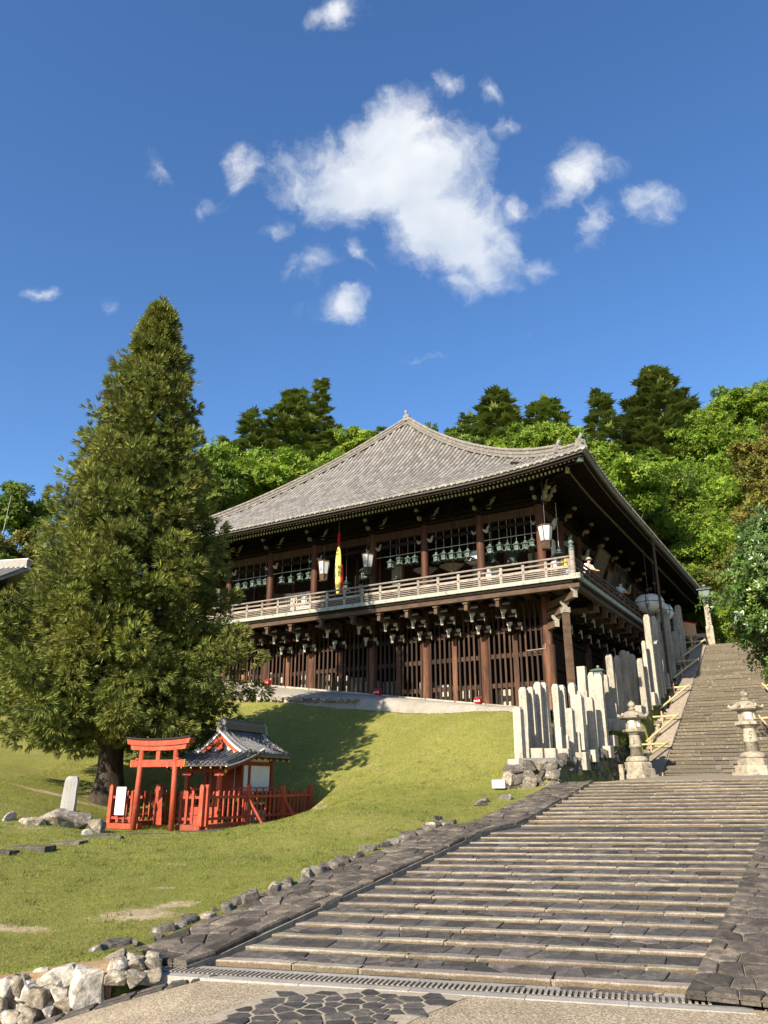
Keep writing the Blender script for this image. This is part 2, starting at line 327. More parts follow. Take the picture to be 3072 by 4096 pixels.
class MB:
    """Collects shapes for one mesh."""
    def __init__(s): s.V, s.F = [], []
    def add(s, V, F):
        o = len(s.V); s.V += [tuple(v) for v in V]; s.F += [tuple(i + o for i in f) for f in F]; return s
    def box(s, c, size, m=None):
        V = [Vector((c[0] + v[0] * size[0], c[1] + v[1] * size[1], c[2] + v[2] * size[2])) for v in CUBE_V]
        if m is not None: V = [m @ v for v in V]
        return s.add(V, CUBE_F)
    def bar(s, a, b, w, h, up=(0, 0, 1)):
        a, b = Vector(a), Vector(b); m = Matrix.Translation((a + b) / 2) @ frame_between(a, b, up).to_4x4() @ Matrix.Diagonal(((b - a).length, w, h, 1))
        return s.add([m @ Vector(v) for v in CUBE_V], CUBE_F)
    def tube(s, pts, rads, n=8, cap=True):
        pts = [Vector(p) for p in pts]; rings = []
        for i, p in enumerate(pts):
            d = (pts[min(i + 1, len(pts) - 1)] - pts[max(i - 1, 0)]).normalized()
            u = d.orthogonal().normalized() if i == 0 else (u - d * u.dot(d)).normalized()
            v = d.cross(u); r = rads[i] if hasattr(rads, '__len__') else rads
            rings.append([p + (u * math.cos(2 * math.pi * k / n) + v * math.sin(2 * math.pi * k / n)) * r for k in range(n)])
        V = [q for r in rings for q in r]; m = len(rings)
        F = [(j * n + k, j * n + (k + 1) % n, (j + 1) * n + (k + 1) % n, (j + 1) * n + k) for j in range(m - 1) for k in range(n)]
        if cap: F += [tuple(range(n - 1, -1, -1)), tuple((m - 1) * n + k for k in range(n))]
        return s.add(V, F)
    def build(s, name, mat, parent=None, smooth=False):
        return obj(name, mesh(name, s.V, s.F, mat, smooth), parent)
def poly_prism(poly, z0, z1, cham=.02, zf=None, inset=.0):
    """Stone from a flat polygon: sides, a chamfer and a top. zf(x, y) lifts it onto a slope."""
    P = np.array(poly, float); c = P.mean(0); n = len(P)
    def ring(k, z):
        Q = c + (P - c) * k
        return [(x, y, z + (zf(x, y) if zf else 0)) for x, y in Q]
    d = np.linalg.norm(P - c, axis=1).mean() + 1e-6
    k0 = 1 - inset / d; k1 = max(.3, 1 - (inset + cham) / d)
    V = ring(k0, z0) + ring(k0, z1 - cham * .8) + ring(k1, z1)
    F = [(i, (i + 1) % n, n + (i + 1) % n, n + i) for i in range(n)] + [(n + i, n + (i + 1) % n, 2 * n + (i + 1) % n, 2 * n + i) for i in range(n)] + [tuple(range(2 * n, 3 * n))]
    return V, F
def clip(poly, p, nrm):
    """Keep the side of polygon where (x-p).n <= 0."""
    out = []
    for i in range(len(poly)):
        a, b = poly[i], poly[(i + 1) % len(poly)]
        da = (a[0] - p[0]) * nrm[0] + (a[1] - p[1]) * nrm[1]; db = (b[0] - p[0]) * nrm[0] + (b[1] - p[1]) * nrm[1]
        if da <= 0: out.append(a)
        if da * db < 0:
            t = da / (da - db); out.append((a[0] + t * (b[0] - a[0]), a[1] + t * (b[1] - a[1])))
    return out
def voronoi(seeds, bound):
    S = np.array(seeds); cells = []
    for i, s in enumerate(S):
        d = ((S - s) ** 2).sum(1); idx = np.argsort(d)[1:14]; poly = list(bound)
        for j in idx:
            m = (s + S[j]) / 2; poly = clip(poly, m, S[j] - s)
            if len(poly) < 3: break
        if len(poly) >= 3: cells.append(poly)
    return cells
def jitter_grid(x0, x1, y0, y1, dx_, dy_, j=.32):
    pts = []; ny = max(1, round((y1 - y0) / dy_)); nx = max(1, round((x1 - x0) / dx_))
    for b in range(ny):
        for a in range(nx):
            pts.append((x0 + (a + .5 + (.5 if b % 2 else 0) - .25 + random.uniform(-j, j)) * (x1 - x0) / nx, y0 + (b + .5 + random.uniform(-j, j) * .7) * (y1 - y0) / ny))
    return pts
def rock_mesh(name, mat, seed, pts=15, box_=.8):
    r = random.Random(seed); bm = bmesh.new()
    for _ in range(pts):
        v = Vector((r.gauss(0, 1), r.gauss(0, 1), r.gauss(0, 1))).normalized()
        v = Vector([math.copysign(abs(q) ** box_, q) for q in v]); v *= .5 / max(abs(q) for q in v) * r.uniform(.86, 1.0)
        bm.verts.new(v)
    res = bmesh.ops.convex_hull(bm, input=bm.verts)
    bmesh.ops.delete(bm, geom=[g for g in res['geom_interior'] if isinstance(g, bmesh.types.BMVert)], context='VERTS')
    bmesh.ops.bevel(bm, geom=list(bm.edges), offset=.04, segments=1, affect='EDGES')
    bmesh.ops.triangulate(bm, faces=bm.faces); bmesh.ops.subdivide_edges(bm, edges=[e for e in bm.edges if e.calc_length() > .16], cuts=1, use_grid_fill=False); bmesh.ops.triangulate(bm, faces=bm.faces)
    for v in bm.verts: v.co += Vector(mnoise.noise_vector(v.co * 4.0 + Vector((seed * 3.1, 0, 0)))) * .045 + Vector(mnoise.noise_vector(v.co * 11.0 + Vector((0, seed * 1.7, 0)))) * .016
    me = bpy.data.meshes.new(name); bm.to_mesh(me); bm.free(); me.materials.append(MATS[mat]); return me
ROCKS = {m: [rock_mesh('rock_shape', m, 31 * i + hash_, 14 + i % 5) for i in range(7)] for hash_, m in enumerate(('rock', 'rock_pale', 'rock_dark', 'edge_stone'))}
def rock(name, mat, parent, c, size, rot=None):
    if rot is None: rot = (random.uniform(-.25, .25), random.uniform(-.25, .25), random.uniform(0, 6.28))
    return obj(name, random.choice(ROCKS[mat]), parent, loc=c, rot=rot, scale=size)
_tm = {}
def text_mesh(body, mat, spacing=1.0):
    if (body, mat) not in _tm:
        cu_ = bpy.data.curves.new('writing', 'FONT'); cu_.body = body; cu_.size = 1.0; cu_.extrude = .01; cu_.align_x = 'CENTER'; cu_.align_y = 'CENTER'; cu_.space_line = spacing; cu_.resolution_u = 1
        o = bpy.data.objects.new('writing', cu_); col.objects.link(o)
        dg = bpy.context.evaluated_depsgraph_get(); me = bpy.data.meshes.new_from_object(o.evaluated_get(dg)); me.materials.clear(); me.materials.append(MATS[mat])
        bpy.data.objects.remove(o); bpy.data.curves.remove(cu_); me.name = 'writing'; _tm[(body, mat)] = me
    return _tm[(body, mat)]
TXT = {k: text_mesh(*k) for k in [('二\n月\n堂', 'ink'), ('奉\n納', 'ink'), ('古 吉\n川 川\n三 興\n重 業', 'ink'), ('防火用', 'cloth_white')]}
def writing(body, mat, parent, loc, rot, size):
    return obj('writing', TXT[(body, mat)], parent, loc=loc, rot=rot, scale=(size, size, size * .5))
FRONT = (R(90), 0, 0)       # faces -y of its parent

# ================================================================== THE SETTING
SK = .2      # the lower flights run a little askew to the hall
def stair_line(e): return np.interp(e, [-26.5, -24.85, -16.45, -14.7, -8.1, .4, 16.4, 40], [0, .03, 1.09, 1.12, 2.10, 2.39, 9.75, 9.75])
def terrace(e): return np.interp(e, [-9.5, -8.5, -4, -1, 1, 4, 8, 12, 16, 18, 40], [2.3, 2.55, 2.85, 3.5, 3.9, 4.9, 6.4, 7.9, 9.5, 9.75, 9.75])
CTRL = np.array([(-2.9, 9.95, .20), (-4.1, 9.78, .06), (-5.2, 9.6, -.08), (-4.6, 11.6, .24), (-3.6, 12.1, .26), (-4, 14.46, .52), (-6.31, 16.32, .74), (-6.35, 14.69, .64), (-7.5, 22.6, .84), (-6.21, 22.3, .82), (-5.0, 22.3, .82), (-3.63, 19.67, .90), (-3.03, 20.28, 1.05),
    (-1.8, 20.42, 1.25), (-.89, 21.48, 1.43), (.83, 18.98, 1.34), (-1.77, 26.94, 1.53), (-7.52, 19.61, 1.0), (-8.16, 17.71, .97), (-8.93, 26.54, 1.44), (-11.5, 24.43, 2.1), (-3.08, 29.84, 2.33), (-3.49, 33.32, 3.75), (-6.16, 36.48, 5.02), (-.15, 30, 2.86),
    (2.32, 28.41, 2.82), (.65, 32.49, 4.1), (3.39, 31.32, 4.4), (-7.18, 39.55, 6.05), (-.18, 36, 5.51), (5.17, 31.99, 4.8), (-15.54, 32.47, 3.63), (-9.89, 22.96, 1.6), (3.73, 25.23, 1.85), (-5.2, 25.2, .86), (-4.1, 27.6, .95), (-6.0, 28.2, 1.25), (-3.4, 25.0, .92),
    (-8, 9.2, -.3), (-9, 13, .5), (-14, 16, 1.1), (-30, 60, 9), (-40, 30, 4), (-60, 20, 3), (-30, 10, 1.4), (-14, 9, -.4), (-20, 45, 6.6), (-14, 41, 6.2), (-60, -30, 0), (-60, 80, 10), (-11.5, 44, 7.0)], float)
bl = np.array([(*W(2.62, e)[:2], float(stair_line(e)) + .03) for e in np.arange(-25, -9, 1.6)])
fl = np.array([(*W(s, -.6)[:2], 4.88 - .128 * s) for s in np.arange(-21, .5, 3)])
CTRL = np.vstack([CTRL, bl, fl])
def tps(r2): return np.where(r2 > 1e-9, r2 * np.log(np.maximum(r2, 1e-9)), 0) * .5
nC = len(CTRL)
A_ = np.zeros((nC + 3, nC + 3)); d2 = ((CTRL[:, None, :2] - CTRL[None, :, :2]) ** 2).sum(-1)
A_[:nC, :nC] = tps(d2) + np.eye(nC) * .6; A_[:nC, nC] = 1; A_[:nC, nC + 1:] = CTRL[:, :2]; A_[nC, :nC] = 1; A_[nC + 1:, :nC] = CTRL[:, :2].T
wC = np.linalg.solve(A_, np.concatenate([CTRL[:, 2], np.zeros(3)]))
def lawn_h(x, y):
    x, y = np.asarray(x, float), np.asarray(y, float); o = np.zeros(x.shape)
    for i in range(nC): o += wC[i] * tps((x - CTRL[i, 0]) ** 2 + (y - CTRL[i, 1]) ** 2)
    return o + wC[nC] + wC[nC + 1] * x + wC[nC + 2] * y
def bumpy(x, y):
    return .035 * np.sin(x * 1.3 + 1.7 * np.sin(y * .7)) * np.sin(y * 1.1 + x * .4) + .02 * np.sin(x * 3.1 - y * 2.3) * np.sin(y * 2.9 + 1.3 * x)
def wall_y(x): return 9.72 + .17 * (np.asarray(x, float) + 2.7)
def road_z(x, y):
    x, y = np.asarray(x, float), np.asarray(y, float); return np.where(x < -1.9, -.20 * (np.minimum(-1.9 - x, 12)) ** 1.25 / 1.05, 0) + .012 * ((x - OX) * Sx + (y - OY) * Sy - 3.9) * np.clip((x + 2) / 2, 0, 1)
def ground_h(x, y):
    x, y = np.asarray(x, float), np.asarray(y, float)
    s = (x - OX) * Sx + (y - OY) * Sy; e = (x - OX) * Ex + (y - OY) * Ey
    z = np.clip(lawn_h(np.clip(x, -60, 12), np.clip(y, -25, 70)), -.5, 12) + bumpy(x, y)
    # hall plateau, hillside behind
    plat = 4.93 - .128 * np.clip(s, -22, 0)
    plat = plat + (9.75 - plat) * np.clip((e - 9) / 9, 0, 1)
    z = np.where((e > -.5) & (s < .4) & (s > -26), plat, z)
    hill = 9.75 + np.clip(e - 31, 0, 90) * .40 + 1.2 * np.sin(x * .07) * np.sin(y * .09)
    z = np.where((e > 20) & (s > -26), 9.75, z)
    z = np.where(e > 31, np.where(s < -26, z + (hill - z) * np.clip((e - 31) / 30, 0, 1), hill), z)
    # level floor of the shrine enclosure
    c_, s_ = math.cos(R(-22)), math.sin(R(-22)); ux, uy = (x + 6.3) * c_ + (y - 22.85) * s_, -(x + 6.3) * s_ + (y - 22.85) * c_
    mk = np.clip((2.35 - np.abs(ux + .05)) / .5, 0, 1) * np.clip((uy + .7) / .5, 0, 1) * np.clip((7.2 - uy) / .5, 0, 1); mk = mk * mk * (3 - 2 * mk)
    z = np.where(z > .82, z + (.82 - z) * mk, z)
    z = np.where((e > -2.5) & (e < -.1) & (s < .4) & (s > -22.2), z - .35, z)
    # terrace of the posts, right bank, stairs, road
    z = np.where((s >= np.where(e < -3, 1.15, .4)) & (s < 4.3) & (e > -8.9) & (e < 20), np.where(e < -.2, terrace(e), np.where(s < 3.0, terrace(e) - .04, stair_line(e) - .12)), z)
    front = -25.15 + SK * (s - 3.9)
    flight = (s > 2.88) & (s < 10.5) & (e >= front) & (e < .4)
    z = np.where(flight & ((e < -8.9) | (s > 3.05)), stair_line(e) - .32, z)
    z = np.where((s > 4.15) & (s < 8.4) & (e >= .3) & (e < 17), stair_line(e) - .45, z)
    z = np.where((s >= 10.5) & (e >= front), stair_line(e) + np.clip(s - 12, 0, 30) * .10 - np.where(e < -12, .45, 0), z)
    z = np.where((s >= 8.4) & (e >= .3) & (e < 31), stair_line(e) + .1 + np.clip(s - 9, 0, 30) * .10, z)
    z = np.where(((s > 3.1) & (e < front) & (x > -2.75)) | ((y < wall_y(x) + .20) & (x <= -2.75)), road_z(x, y) - .15, z)
    return z
def axis(lo, a, b, hi, fine, g=1.22):
    m = list(np.arange(a, b, fine)); st, v = fine, m[-1]
    up = []
    while v < hi: st *= g; v += st; up.append(v)
    st, v, dn = fine, m[0], []
    while v > lo: st *= g; v -= st; dn.append(v)
    return np.array(dn[::-1] + m + up)
gx, gy = axis(-2500, -14, 13, 2500, .16), axis(-400, 7.5, 41, 3000, .16)
GX, GY = np.meshgrid(gx, gy); GZ = ground_h(GX, GY)
nx_, ny_ = len(gx), len(gy); idx = np.arange(nx_ * ny_).reshape(ny_, nx_)
F_ = np.stack([idx[:-1, :-1], idx[:-1, 1:], idx[1:, 1:], idx[1:, :-1]], -1).reshape(-1, 4)
bare = np.zeros(GX.shape)
for (px_, py_, a, b, ang, k) in [(-3.5, 12.2, .75, .36, 15, 1.0), (-3.1, 12.8, .5, .24, 20, .8), (-5.0, 11.5, .8, .18, 3, .9), (-2.6, 26.9, .9, .7, 60, .8), (-10, 25.0, 1.9, .4, 20, .8), (-2.0, 26.2, .5, .5, 0, .6), (-8.2, 19.3, 1.2, .8, 0, .5), (-9, 26.6, 1.4, 1.2, 0, .55), (-2.9, 29.4, 1.5, .25, 10, .4), (-.5, 29.6, 1.2, .2, 5, .4), (-3.9, 15.5, .5, .2, 0, .5), (-3.5, 13.6, .35, .12, 10, .7)]:
    c_, s_ = math.cos(R(ang)), math.sin(R(ang)); u_, v_ = (GX - px_) * c_ + (GY - py_) * s_, -(GX - px_) * s_ + (GY - py_) * c_
    bare = np.maximum(bare, k * np.clip(1.25 - np.sqrt((u_ / a) ** 2 + (v_ / b) ** 2), 0, 1))
def ground_material():
    m = bpy.data.materials.new('turf'); m.use_nodes = True; nt = m.node_tree; L = nt.links.new
    p = nt.nodes['Principled BSDF']; p.inputs['Roughness'].default_value = .95; p.inputs['Specular IOR Level'].default_value = .1
    g = nt.nodes.new('ShaderNodeNewGeometry')
    def nz(sc, det=6, ro=.65):
        n = nt.nodes.new('ShaderNodeTexNoise'); n.inputs['Scale'].default_value = sc; n.inputs['Detail'].default_value = det; n.inputs['Roughness'].default_value = ro; L(g.outputs['Position'], n.inputs['Vector']); return n.outputs['Fac']
    def mixc(f, a, b):
        n = nt.nodes.new('ShaderNodeMix'); n.data_type = 'RGBA'
        for i, v in ((0, f), (6, a), (7, b)):
            if isinstance(v, tuple): n.inputs[i].default_value = (*v, 1)
            else: L(v, n.inputs[i])
        return n.outputs[2]
    def rng_(v, a, b, lo=0, hi=1):
        n = nt.nodes.new('ShaderNodeMapRange'); n.inputs['From Min'].default_value = a; n.inputs['From Max'].default_value = b; n.inputs['To Min'].default_value = lo; n.inputs['To Max'].default_value = hi; L(v, n.inputs['Value']); return n.outputs[0]
    c = mixc(rng_(nz(.55), .35, .65), (.225, .232, .043), (.30, .265, .072))
    c = mixc(rng_(nz(5, 8, .75), .35, .7), c, (.118, .150, .028))
    c = mixc(rng_(nz(38, 4, .8), .45, .75), c, (.30, .285, .095))
    c = mixc(rng_(nz(1.1, 9, .7), .56, .70, 0, .75), c, (.29, .235, .105))
    c = mixc(rng_(nz(2.3, 7, .7), .60, .72, 0, .7), c, (.085, .115, .022))
    c = mixc(rng_(nz(16, 5, .8), .50, .68, 0, .8), c, (.085, .110, .020))
    c = mixc(rng_(nz(70, 3, .8), .56, .70, 0, .85), c, (.42, .38, .17))
    at = nt.nodes.new('ShaderNodeAttribute'); at.attribute_name = 'bare'
    ad = nt.nodes.new('ShaderNodeMath'); ad.operation = 'ADD'; L(at.outputs['Fac'], ad.inputs[0]); L(rng_(nz(9, 9, .75), .3, .7, -.42, .42), ad.inputs[1])
    soil = mixc(rng_(nz(6), .35, .65), (.50, .42, .28), (.36, .27, .165))
    c = mixc(rng_(ad.outputs[0], .38, .62), c, soil)
    L(c, p.inputs['Base Color'])
    b = nt.nodes.new('ShaderNodeBump'); b.inputs['Strength'].default_value = .9; b.inputs['Distance'].default_value = .05; L(nz(24, 7, .85), b.inputs['Height']); L(b.outputs[0], p.inputs['Normal'])
    return m
MATS['turf'] = ground_material()
gm = fast_mesh('ground', np.stack([GX, GY, GZ], -1).reshape(-1, 3), F_, 'turf', smooth=True)
a_ = gm.attributes.new('bare', 'FLOAT', 'POINT'); a_.data.foreach_set('value', bare.ravel().astype(np.float32))
ground = tag(obj('ground', gm), kind='structure')

# short turf blades on the near lawn (uncountable)
def blades(n, x0, x1, y0, y1, hmin, hmax, w):
    x = rng.uniform(x0, x1, n); y = rng.uniform(y0, y1, n)
    s = (x - OX) * Sx + (y - OY) * Sy; e = (x - OX) * Ex + (y - OY) * Ey
    b = np.zeros(n)
    ix = np.clip(np.searchsorted(gx, x), 0, nx_ - 1); iy = np.clip(np.searchsorted(gy, y), 0, ny_ - 1); b = bare[iy, ix]
    ok = ((s < 2.74) | ((s < 3.4) & (e < -25.2))) & (e < -3) & ((y > wall_y(x) + .22) | (x > -2.6)) & (rng.random(n) > b * 1.3) & (np.abs(np.arctan2(x, y)) < R(29)) & (y > 8)
    x, y = x[ok], y[ok]; z = ground_h(x, y); return x, y, z
def grass_mesh(n, x0, x1, y0, y1, hmin, hmax, w):
    x, y, z = blades(n, x0, x1, y0, y1, hmin, hmax, w); n = len(x)
    a = rng.uniform(0, 6.28, n); h = rng.uniform(hmin, hmax, n); lx, ly = rng.normal(0, .5, n) * h, rng.normal(0, .5, n) * h
    dx_, dy_ = np.cos(a) * w, np.sin(a) * w
    V = np.stack([np.stack([x - dx_, y - dy_, z - .005], -1), np.stack([x + dx_, y + dy_, z - .005], -1), np.stack([x + lx, y + ly, z + h], -1)], 1).reshape(-1, 3)
    return V, np.arange(3 * n).reshape(-1, 3), np.repeat(rng.random(n), 3)
parts_ = [grass_mesh(190000, -9, 1, 8, 16, .008, .026, .0045), grass_mesh(130000, -12, 4, 15, 27, .012, .035, .007), grass_mesh(60000, -12, 6, 26, 38, .02, .045, .011)]
def weeds():
    cx_, cy_ = rng.uniform(-9, 3, 420), rng.uniform(9.6, 30, 420); k = rng.integers(0, 420, 9000); x = cx_[k] + rng.normal(0, .07, 9000); y = cy_[k] + rng.normal(0, .07, 9000); s = (x - OX) * Sx + (y - OY) * Sy; e = (x - OX) * Ex + (y - OY) * Ey; ok = (s < 2.7) & (e < -4) & (y > wall_y(x) + .3); x, y = x[ok], y[ok]; n = len(x); z = ground_h(x, y); a = rng.uniform(0, 6.28, n); h = rng.uniform(.03, .08, n); w = .007
    V = np.stack([np.stack([x - np.cos(a) * w, y - np.sin(a) * w, z], -1), np.stack([x + np.cos(a) * w, y + np.sin(a) * w, z], -1), np.stack([x + rng.normal(0, .5, n) * h, y + rng.normal(0, .5, n) * h, z + h], -1)], 1).reshape(-1, 3); return V, np.arange(3 * n).reshape(-1, 3), np.repeat(rng.random(n) * .5, 3)
parts_.append(weeds())
off = 0; Vs, Fs, Ts = [], [], []
for V, F, T in parts_: Vs.append(V); Fs.append(F + off); Ts.append(T); off += len(V)
tag(obj('lawn_grass', fast_mesh('lawn_grass', np.vstack(Vs), np.vstack(Fs), 'grass_blade', np.concatenate(Ts))), 'short green turf covering the slope before the hall', 'grass', kind='stuff')

# ---------------------------------------------------------------- road
def road_material():
    m = bpy.data.materials.new('aggregate'); m.use_nodes = True; nt = m.node_tree; L = nt.links.new; p = nt.nodes['Principled BSDF']
    p.inputs['Roughness'].default_value = .8; g = nt.nodes.new('ShaderNodeNewGeometry')
    v = nt.nodes.new('ShaderNodeTexVoronoi'); v.inputs['Scale'].default_value = 62; L(g.outputs['Position'], v.inputs['Vector'])
    r = nt.nodes.new('ShaderNodeValToRGB'); L(v.outputs['Color'], r.inputs[0]); cr_ = r.color_ramp
    cr_.elements[0].color = (.15, .115, .075, 1); cr_.elements[1].color = (.56, .48, .355, 1); e_ = cr_.elements.new(.5); e_.color = (.30, .24, .155, 1)
    n = nt.nodes.new('ShaderNodeTexNoise'); n.inputs['Scale'].default_value = 1.3; n.inputs['Detail'].default_value = 6; L(g.outputs['Position'], n.inputs['Vector'])
    mr_ = nt.nodes.new('ShaderNodeMapRange'); L(n.outputs['Fac'], mr_.inputs['Value']); mr_.inputs['From Min'].default_value = .3; mr_.inputs['From Max'].default_value = .7; mr_.inputs['To Min'].default_value = .78; mr_.inputs['To Max'].default_value = 1.1
    vm = nt.nodes.new('ShaderNodeVectorMath'); vm.operation = 'SCALE'; L(r.outputs[0], vm.inputs[0]); L(mr_.outputs[0], vm.inputs['Scale']); L(vm.outputs[0], p.inputs['Base Color'])
    b = nt.nodes.new('ShaderNodeBump'); b.inputs['Strength'].default_value = .7; b.inputs['Distance'].default_value = .006; b.invert = True; L(v.outputs['Distance'], b.inputs['Height']); L(b.outputs[0], p.inputs['Normal'])
    return m
MATS['aggregate'] = road_material()
xs_ = np.concatenate([np.arange(-16, -2.6, .4), np.arange(-2.6, 14, .6)]); V, F = [], []; rows_ = 14
def road_front(x):
    if x < -2.7: return float(wall_y(x)) + .14
    # foot of the stairs: e = -24.86 + SK (s - 3.9)
    lo_, hi_ = 4.0, 16.0
    for _ in range(40):
        m_ = (lo_ + hi_) / 2; s_, e_ = SE(x, m_)
        if e_ < -25.30 + .24 * (s_ - 3.9): lo_ = m_
        else: hi_ = m_
    return lo_ if s_ > 3.3 else min(lo_, 9.92)
for x in xs_:
    yf = road_front(x)
    for j in range(rows_): y = -12 + (yf + 12) * (j / (rows_ - 1)) ** .6; V.append((x, y, float(road_z(x, y))))
F = [(i * rows_ + j, (i + 1) * rows_ + j, (i + 1) * rows_ + j + 1, i * rows_ + j + 1) for i in range(len(xs_) - 1) for j in range(rows_ - 1)]
road = tag(obj('road', mesh('road', V, F, 'aggregate')), kind='structure')
def rz_se(s, e): p = W(s, e); return float(road_z(p.x, p.y))
# stone paved patch in the road (dark flags with pale joints)
patch_w = [(-.99, 9.26), (-.2, 9.06), (.71, 8.82), (.80, 8.65), (.36, 8.05), (-.3, 7.0), (-2.4, 7.0), (-1.9, 7.9), (-1.57, 8.2), (-1.30, 8.72)]
patch = [SE(*p) for p in patch_w]
mb = MB(); mb.add([tuple(W(s, e, rz_se(s, e) + .005)) for s, e in patch], [tuple(range(len(patch)))[::-1]])
paving = mb.build('paved_patch', 'grout_pale'); tag(paving, kind='structure')
ss, ee = [p[0] for p in patch], [p[1] for p in patch]
inside = lambda p, poly: sum(((poly[i][1] > p[1]) != (poly[i - 1][1] > p[1])) and (p[0] < (poly[i - 1][0] - poly[i][0]) * (p[1] - poly[i][1]) / (poly[i - 1][1] - poly[i][1]) + poly[i][0]) for i in range(len(poly))) % 2 == 1
seeds = [p for p in jitter_grid(min(ss), max(ss), min(ee), max(ee), .25, .17, .40) if inside(p, patch)]
cells = voronoi(seeds, [(min(ss), min(ee)), (max(ss), min(ee)), (max(ss), max(ee)), (min(ss), max(ee))])
def stone_objs(name, cells, zf, parent, mat, gap=.014, top=.012, cham=.014, limit=None, under=.06):
    """One object per stone; those past the limit are joined as stuff."""
    rest = MB(); tin = []
    for i, c in enumerate(cells):
        cc = np.mean(c, 0); V, F = poly_prism(c, -under, top + random.uniform(-.004, .004), cham, None, gap)
        V = [tuple(W(v[0], v[1], v[2] + zf(v[0], v[1]))) for v in V]
        if limit is None or i < limit:
            o = W(cc[0], cc[1], zf(*cc)); me = mesh(name, [(v[0] - o.x, v[1] - o.y, v[2] - o.z) for v in V], F, mat); obj(name, me, parent, loc=o)
        else: rest.add(V, F); tin += [random.random()] * len(V)
    if rest.V:
        o = rest.build(name, mat + '_stuff', parent); a = o.data.attributes.new('tint', 'FLOAT', 'POINT'); a.data.foreach_set('value', tin); o['kind'] = 'stuff'
cells = [c for c in cells if all(inside((np.mean(c, 0) + (np.array(q) - np.mean(c, 0)) * .6), patch) for q in c)]
stone_objs('flagstone', cells, lambda s, e: rz_se(s, e) + .005, paving, 'cobble', gap=.017, top=.006, cham=.006)
# strip of dark flat stones along the foot of the low wall
strip_w = [(-1.75, 9.98), (-2.7, 9.62), (-8, 8.72), (-8, 8.40), (-2.7, 9.36), (-1.9, 9.72)]
strip = tag(MB().add([(x, y, float(road_z(x, y)) + .004) for x, y in strip_w], [(0, 1, 2, 3, 4, 5)]).build('gutter_strip', 'grout'), kind='structure')
cl_ = []
x = -1.8
while x > -7.6:
    w_ = random.uniform(.22, .42); x2 = x - w_; tops = [9.64 + .17 * (q + 2.7) if q < -2.7 else 9.64 + .32 * (q + 2.7) for q in (x, x2)]; md = random.uniform(.35, .65)
    for k0, k1 in ((0, md), (md, 1)): cl_.append([SE(x - .01, tops[0] - .27 * k0), SE(x2 + .01, tops[1] - .27 * k0), SE(x2 + .01, tops[1] - .27 * k1), SE(x - .01, tops[0] - .27 * k1)])
    x = x2
stone_objs('flagstone', cl_, lambda s, e: rz_se(s, e), strip, 'cobble', top=.028)

# ---------------------------------------------------------------- stairs
def cross(s): return .018 * (s - 3.9)
FL1 = [(-24.74 + .517 * k, .063 * (k + 1)) for k in range(17)]                 # nose position (at s = 3.9) and height
FL2 = [(-14.7 + .506 * k, 1.071 + .0785 * (k + 1)) for k in range(13)]
NOSE = FL1 + FL2
S0, S1a, S1b = 3.95, 9.2, 10.5
mb = MB()
seq = [(-25.1, .0)] + NOSE + [(.45, 2.39)]
for i in range(1, len(seq)):
    e0, z0 = seq[i]; e1 = seq[i + 1][0] if i + 1 < len(seq) else None
    if e1 is None: break
    z1 = z0 if i + 2 < len(seq) else 2.38
    q = [tuple(W(s, e + SK * (s - S0) * (1 if e < .3 else 0), z - .052 + cross(s))) for s, e, z in ((S0, e0 + .02, z0), (S1b, e0 + .02, z0), (S1b, e1 + .02, z1), (S0, e1 + .02, z1))]
    r = [tuple(W(s, e0 + .02 + SK * (s - S0), z + cross(s))) for s, z in ((S0, z0 - .14), (S1b, z0 - .14), (S1b, z0 - .025), (S0, z0 - .025))]
    mb.add(q, [(0, 1, 2, 3)]); mb.add(r, [(0, 1, 2, 3)])
stairs = mb.build('stone_stairs', 'grout'); tag(stairs, kind='structure')
# apron between drain and first step
# kerb stones
def kerb_variant(seed):
    r = random.Random(seed); n = 5; V, F = [], []
    for i in range(n):
        x = -.5 + i / (n - 1); j = lambda a: r.uniform(-a, a)
        V += [(x, -.5 + j(.03), -.5), (x, -.5 + j(.04), .40 + j(.03)), (x, -.43 + j(.03), .49 + j(.03)), (x, .5, .48 + j(.04)), (x, .5, -.5)]
    for i in range(n - 1):
        for k in range(5): F.append((i * 5 + k, (i + 1) * 5 + k, (i + 1) * 5 + (k + 1) % 5, i * 5 + (k + 1) % 5))
    F += [tuple(range(4, -1, -1)), tuple((n - 1) * 5 + k for k in range(5))]
    return mesh('kerb_shape', V, F, 'kerb')
KV = [kerb_variant(i) for i in range(6)]
sk_a = math.atan(SK)
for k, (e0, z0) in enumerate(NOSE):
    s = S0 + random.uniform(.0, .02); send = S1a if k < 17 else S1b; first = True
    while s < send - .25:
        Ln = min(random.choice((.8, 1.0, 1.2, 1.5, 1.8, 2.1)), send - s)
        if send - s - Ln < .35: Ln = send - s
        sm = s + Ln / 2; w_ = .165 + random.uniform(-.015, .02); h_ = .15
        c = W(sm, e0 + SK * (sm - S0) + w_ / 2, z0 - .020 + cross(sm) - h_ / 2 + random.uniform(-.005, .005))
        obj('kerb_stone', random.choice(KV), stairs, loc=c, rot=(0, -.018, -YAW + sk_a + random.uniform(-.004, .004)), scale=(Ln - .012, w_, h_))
        s += Ln
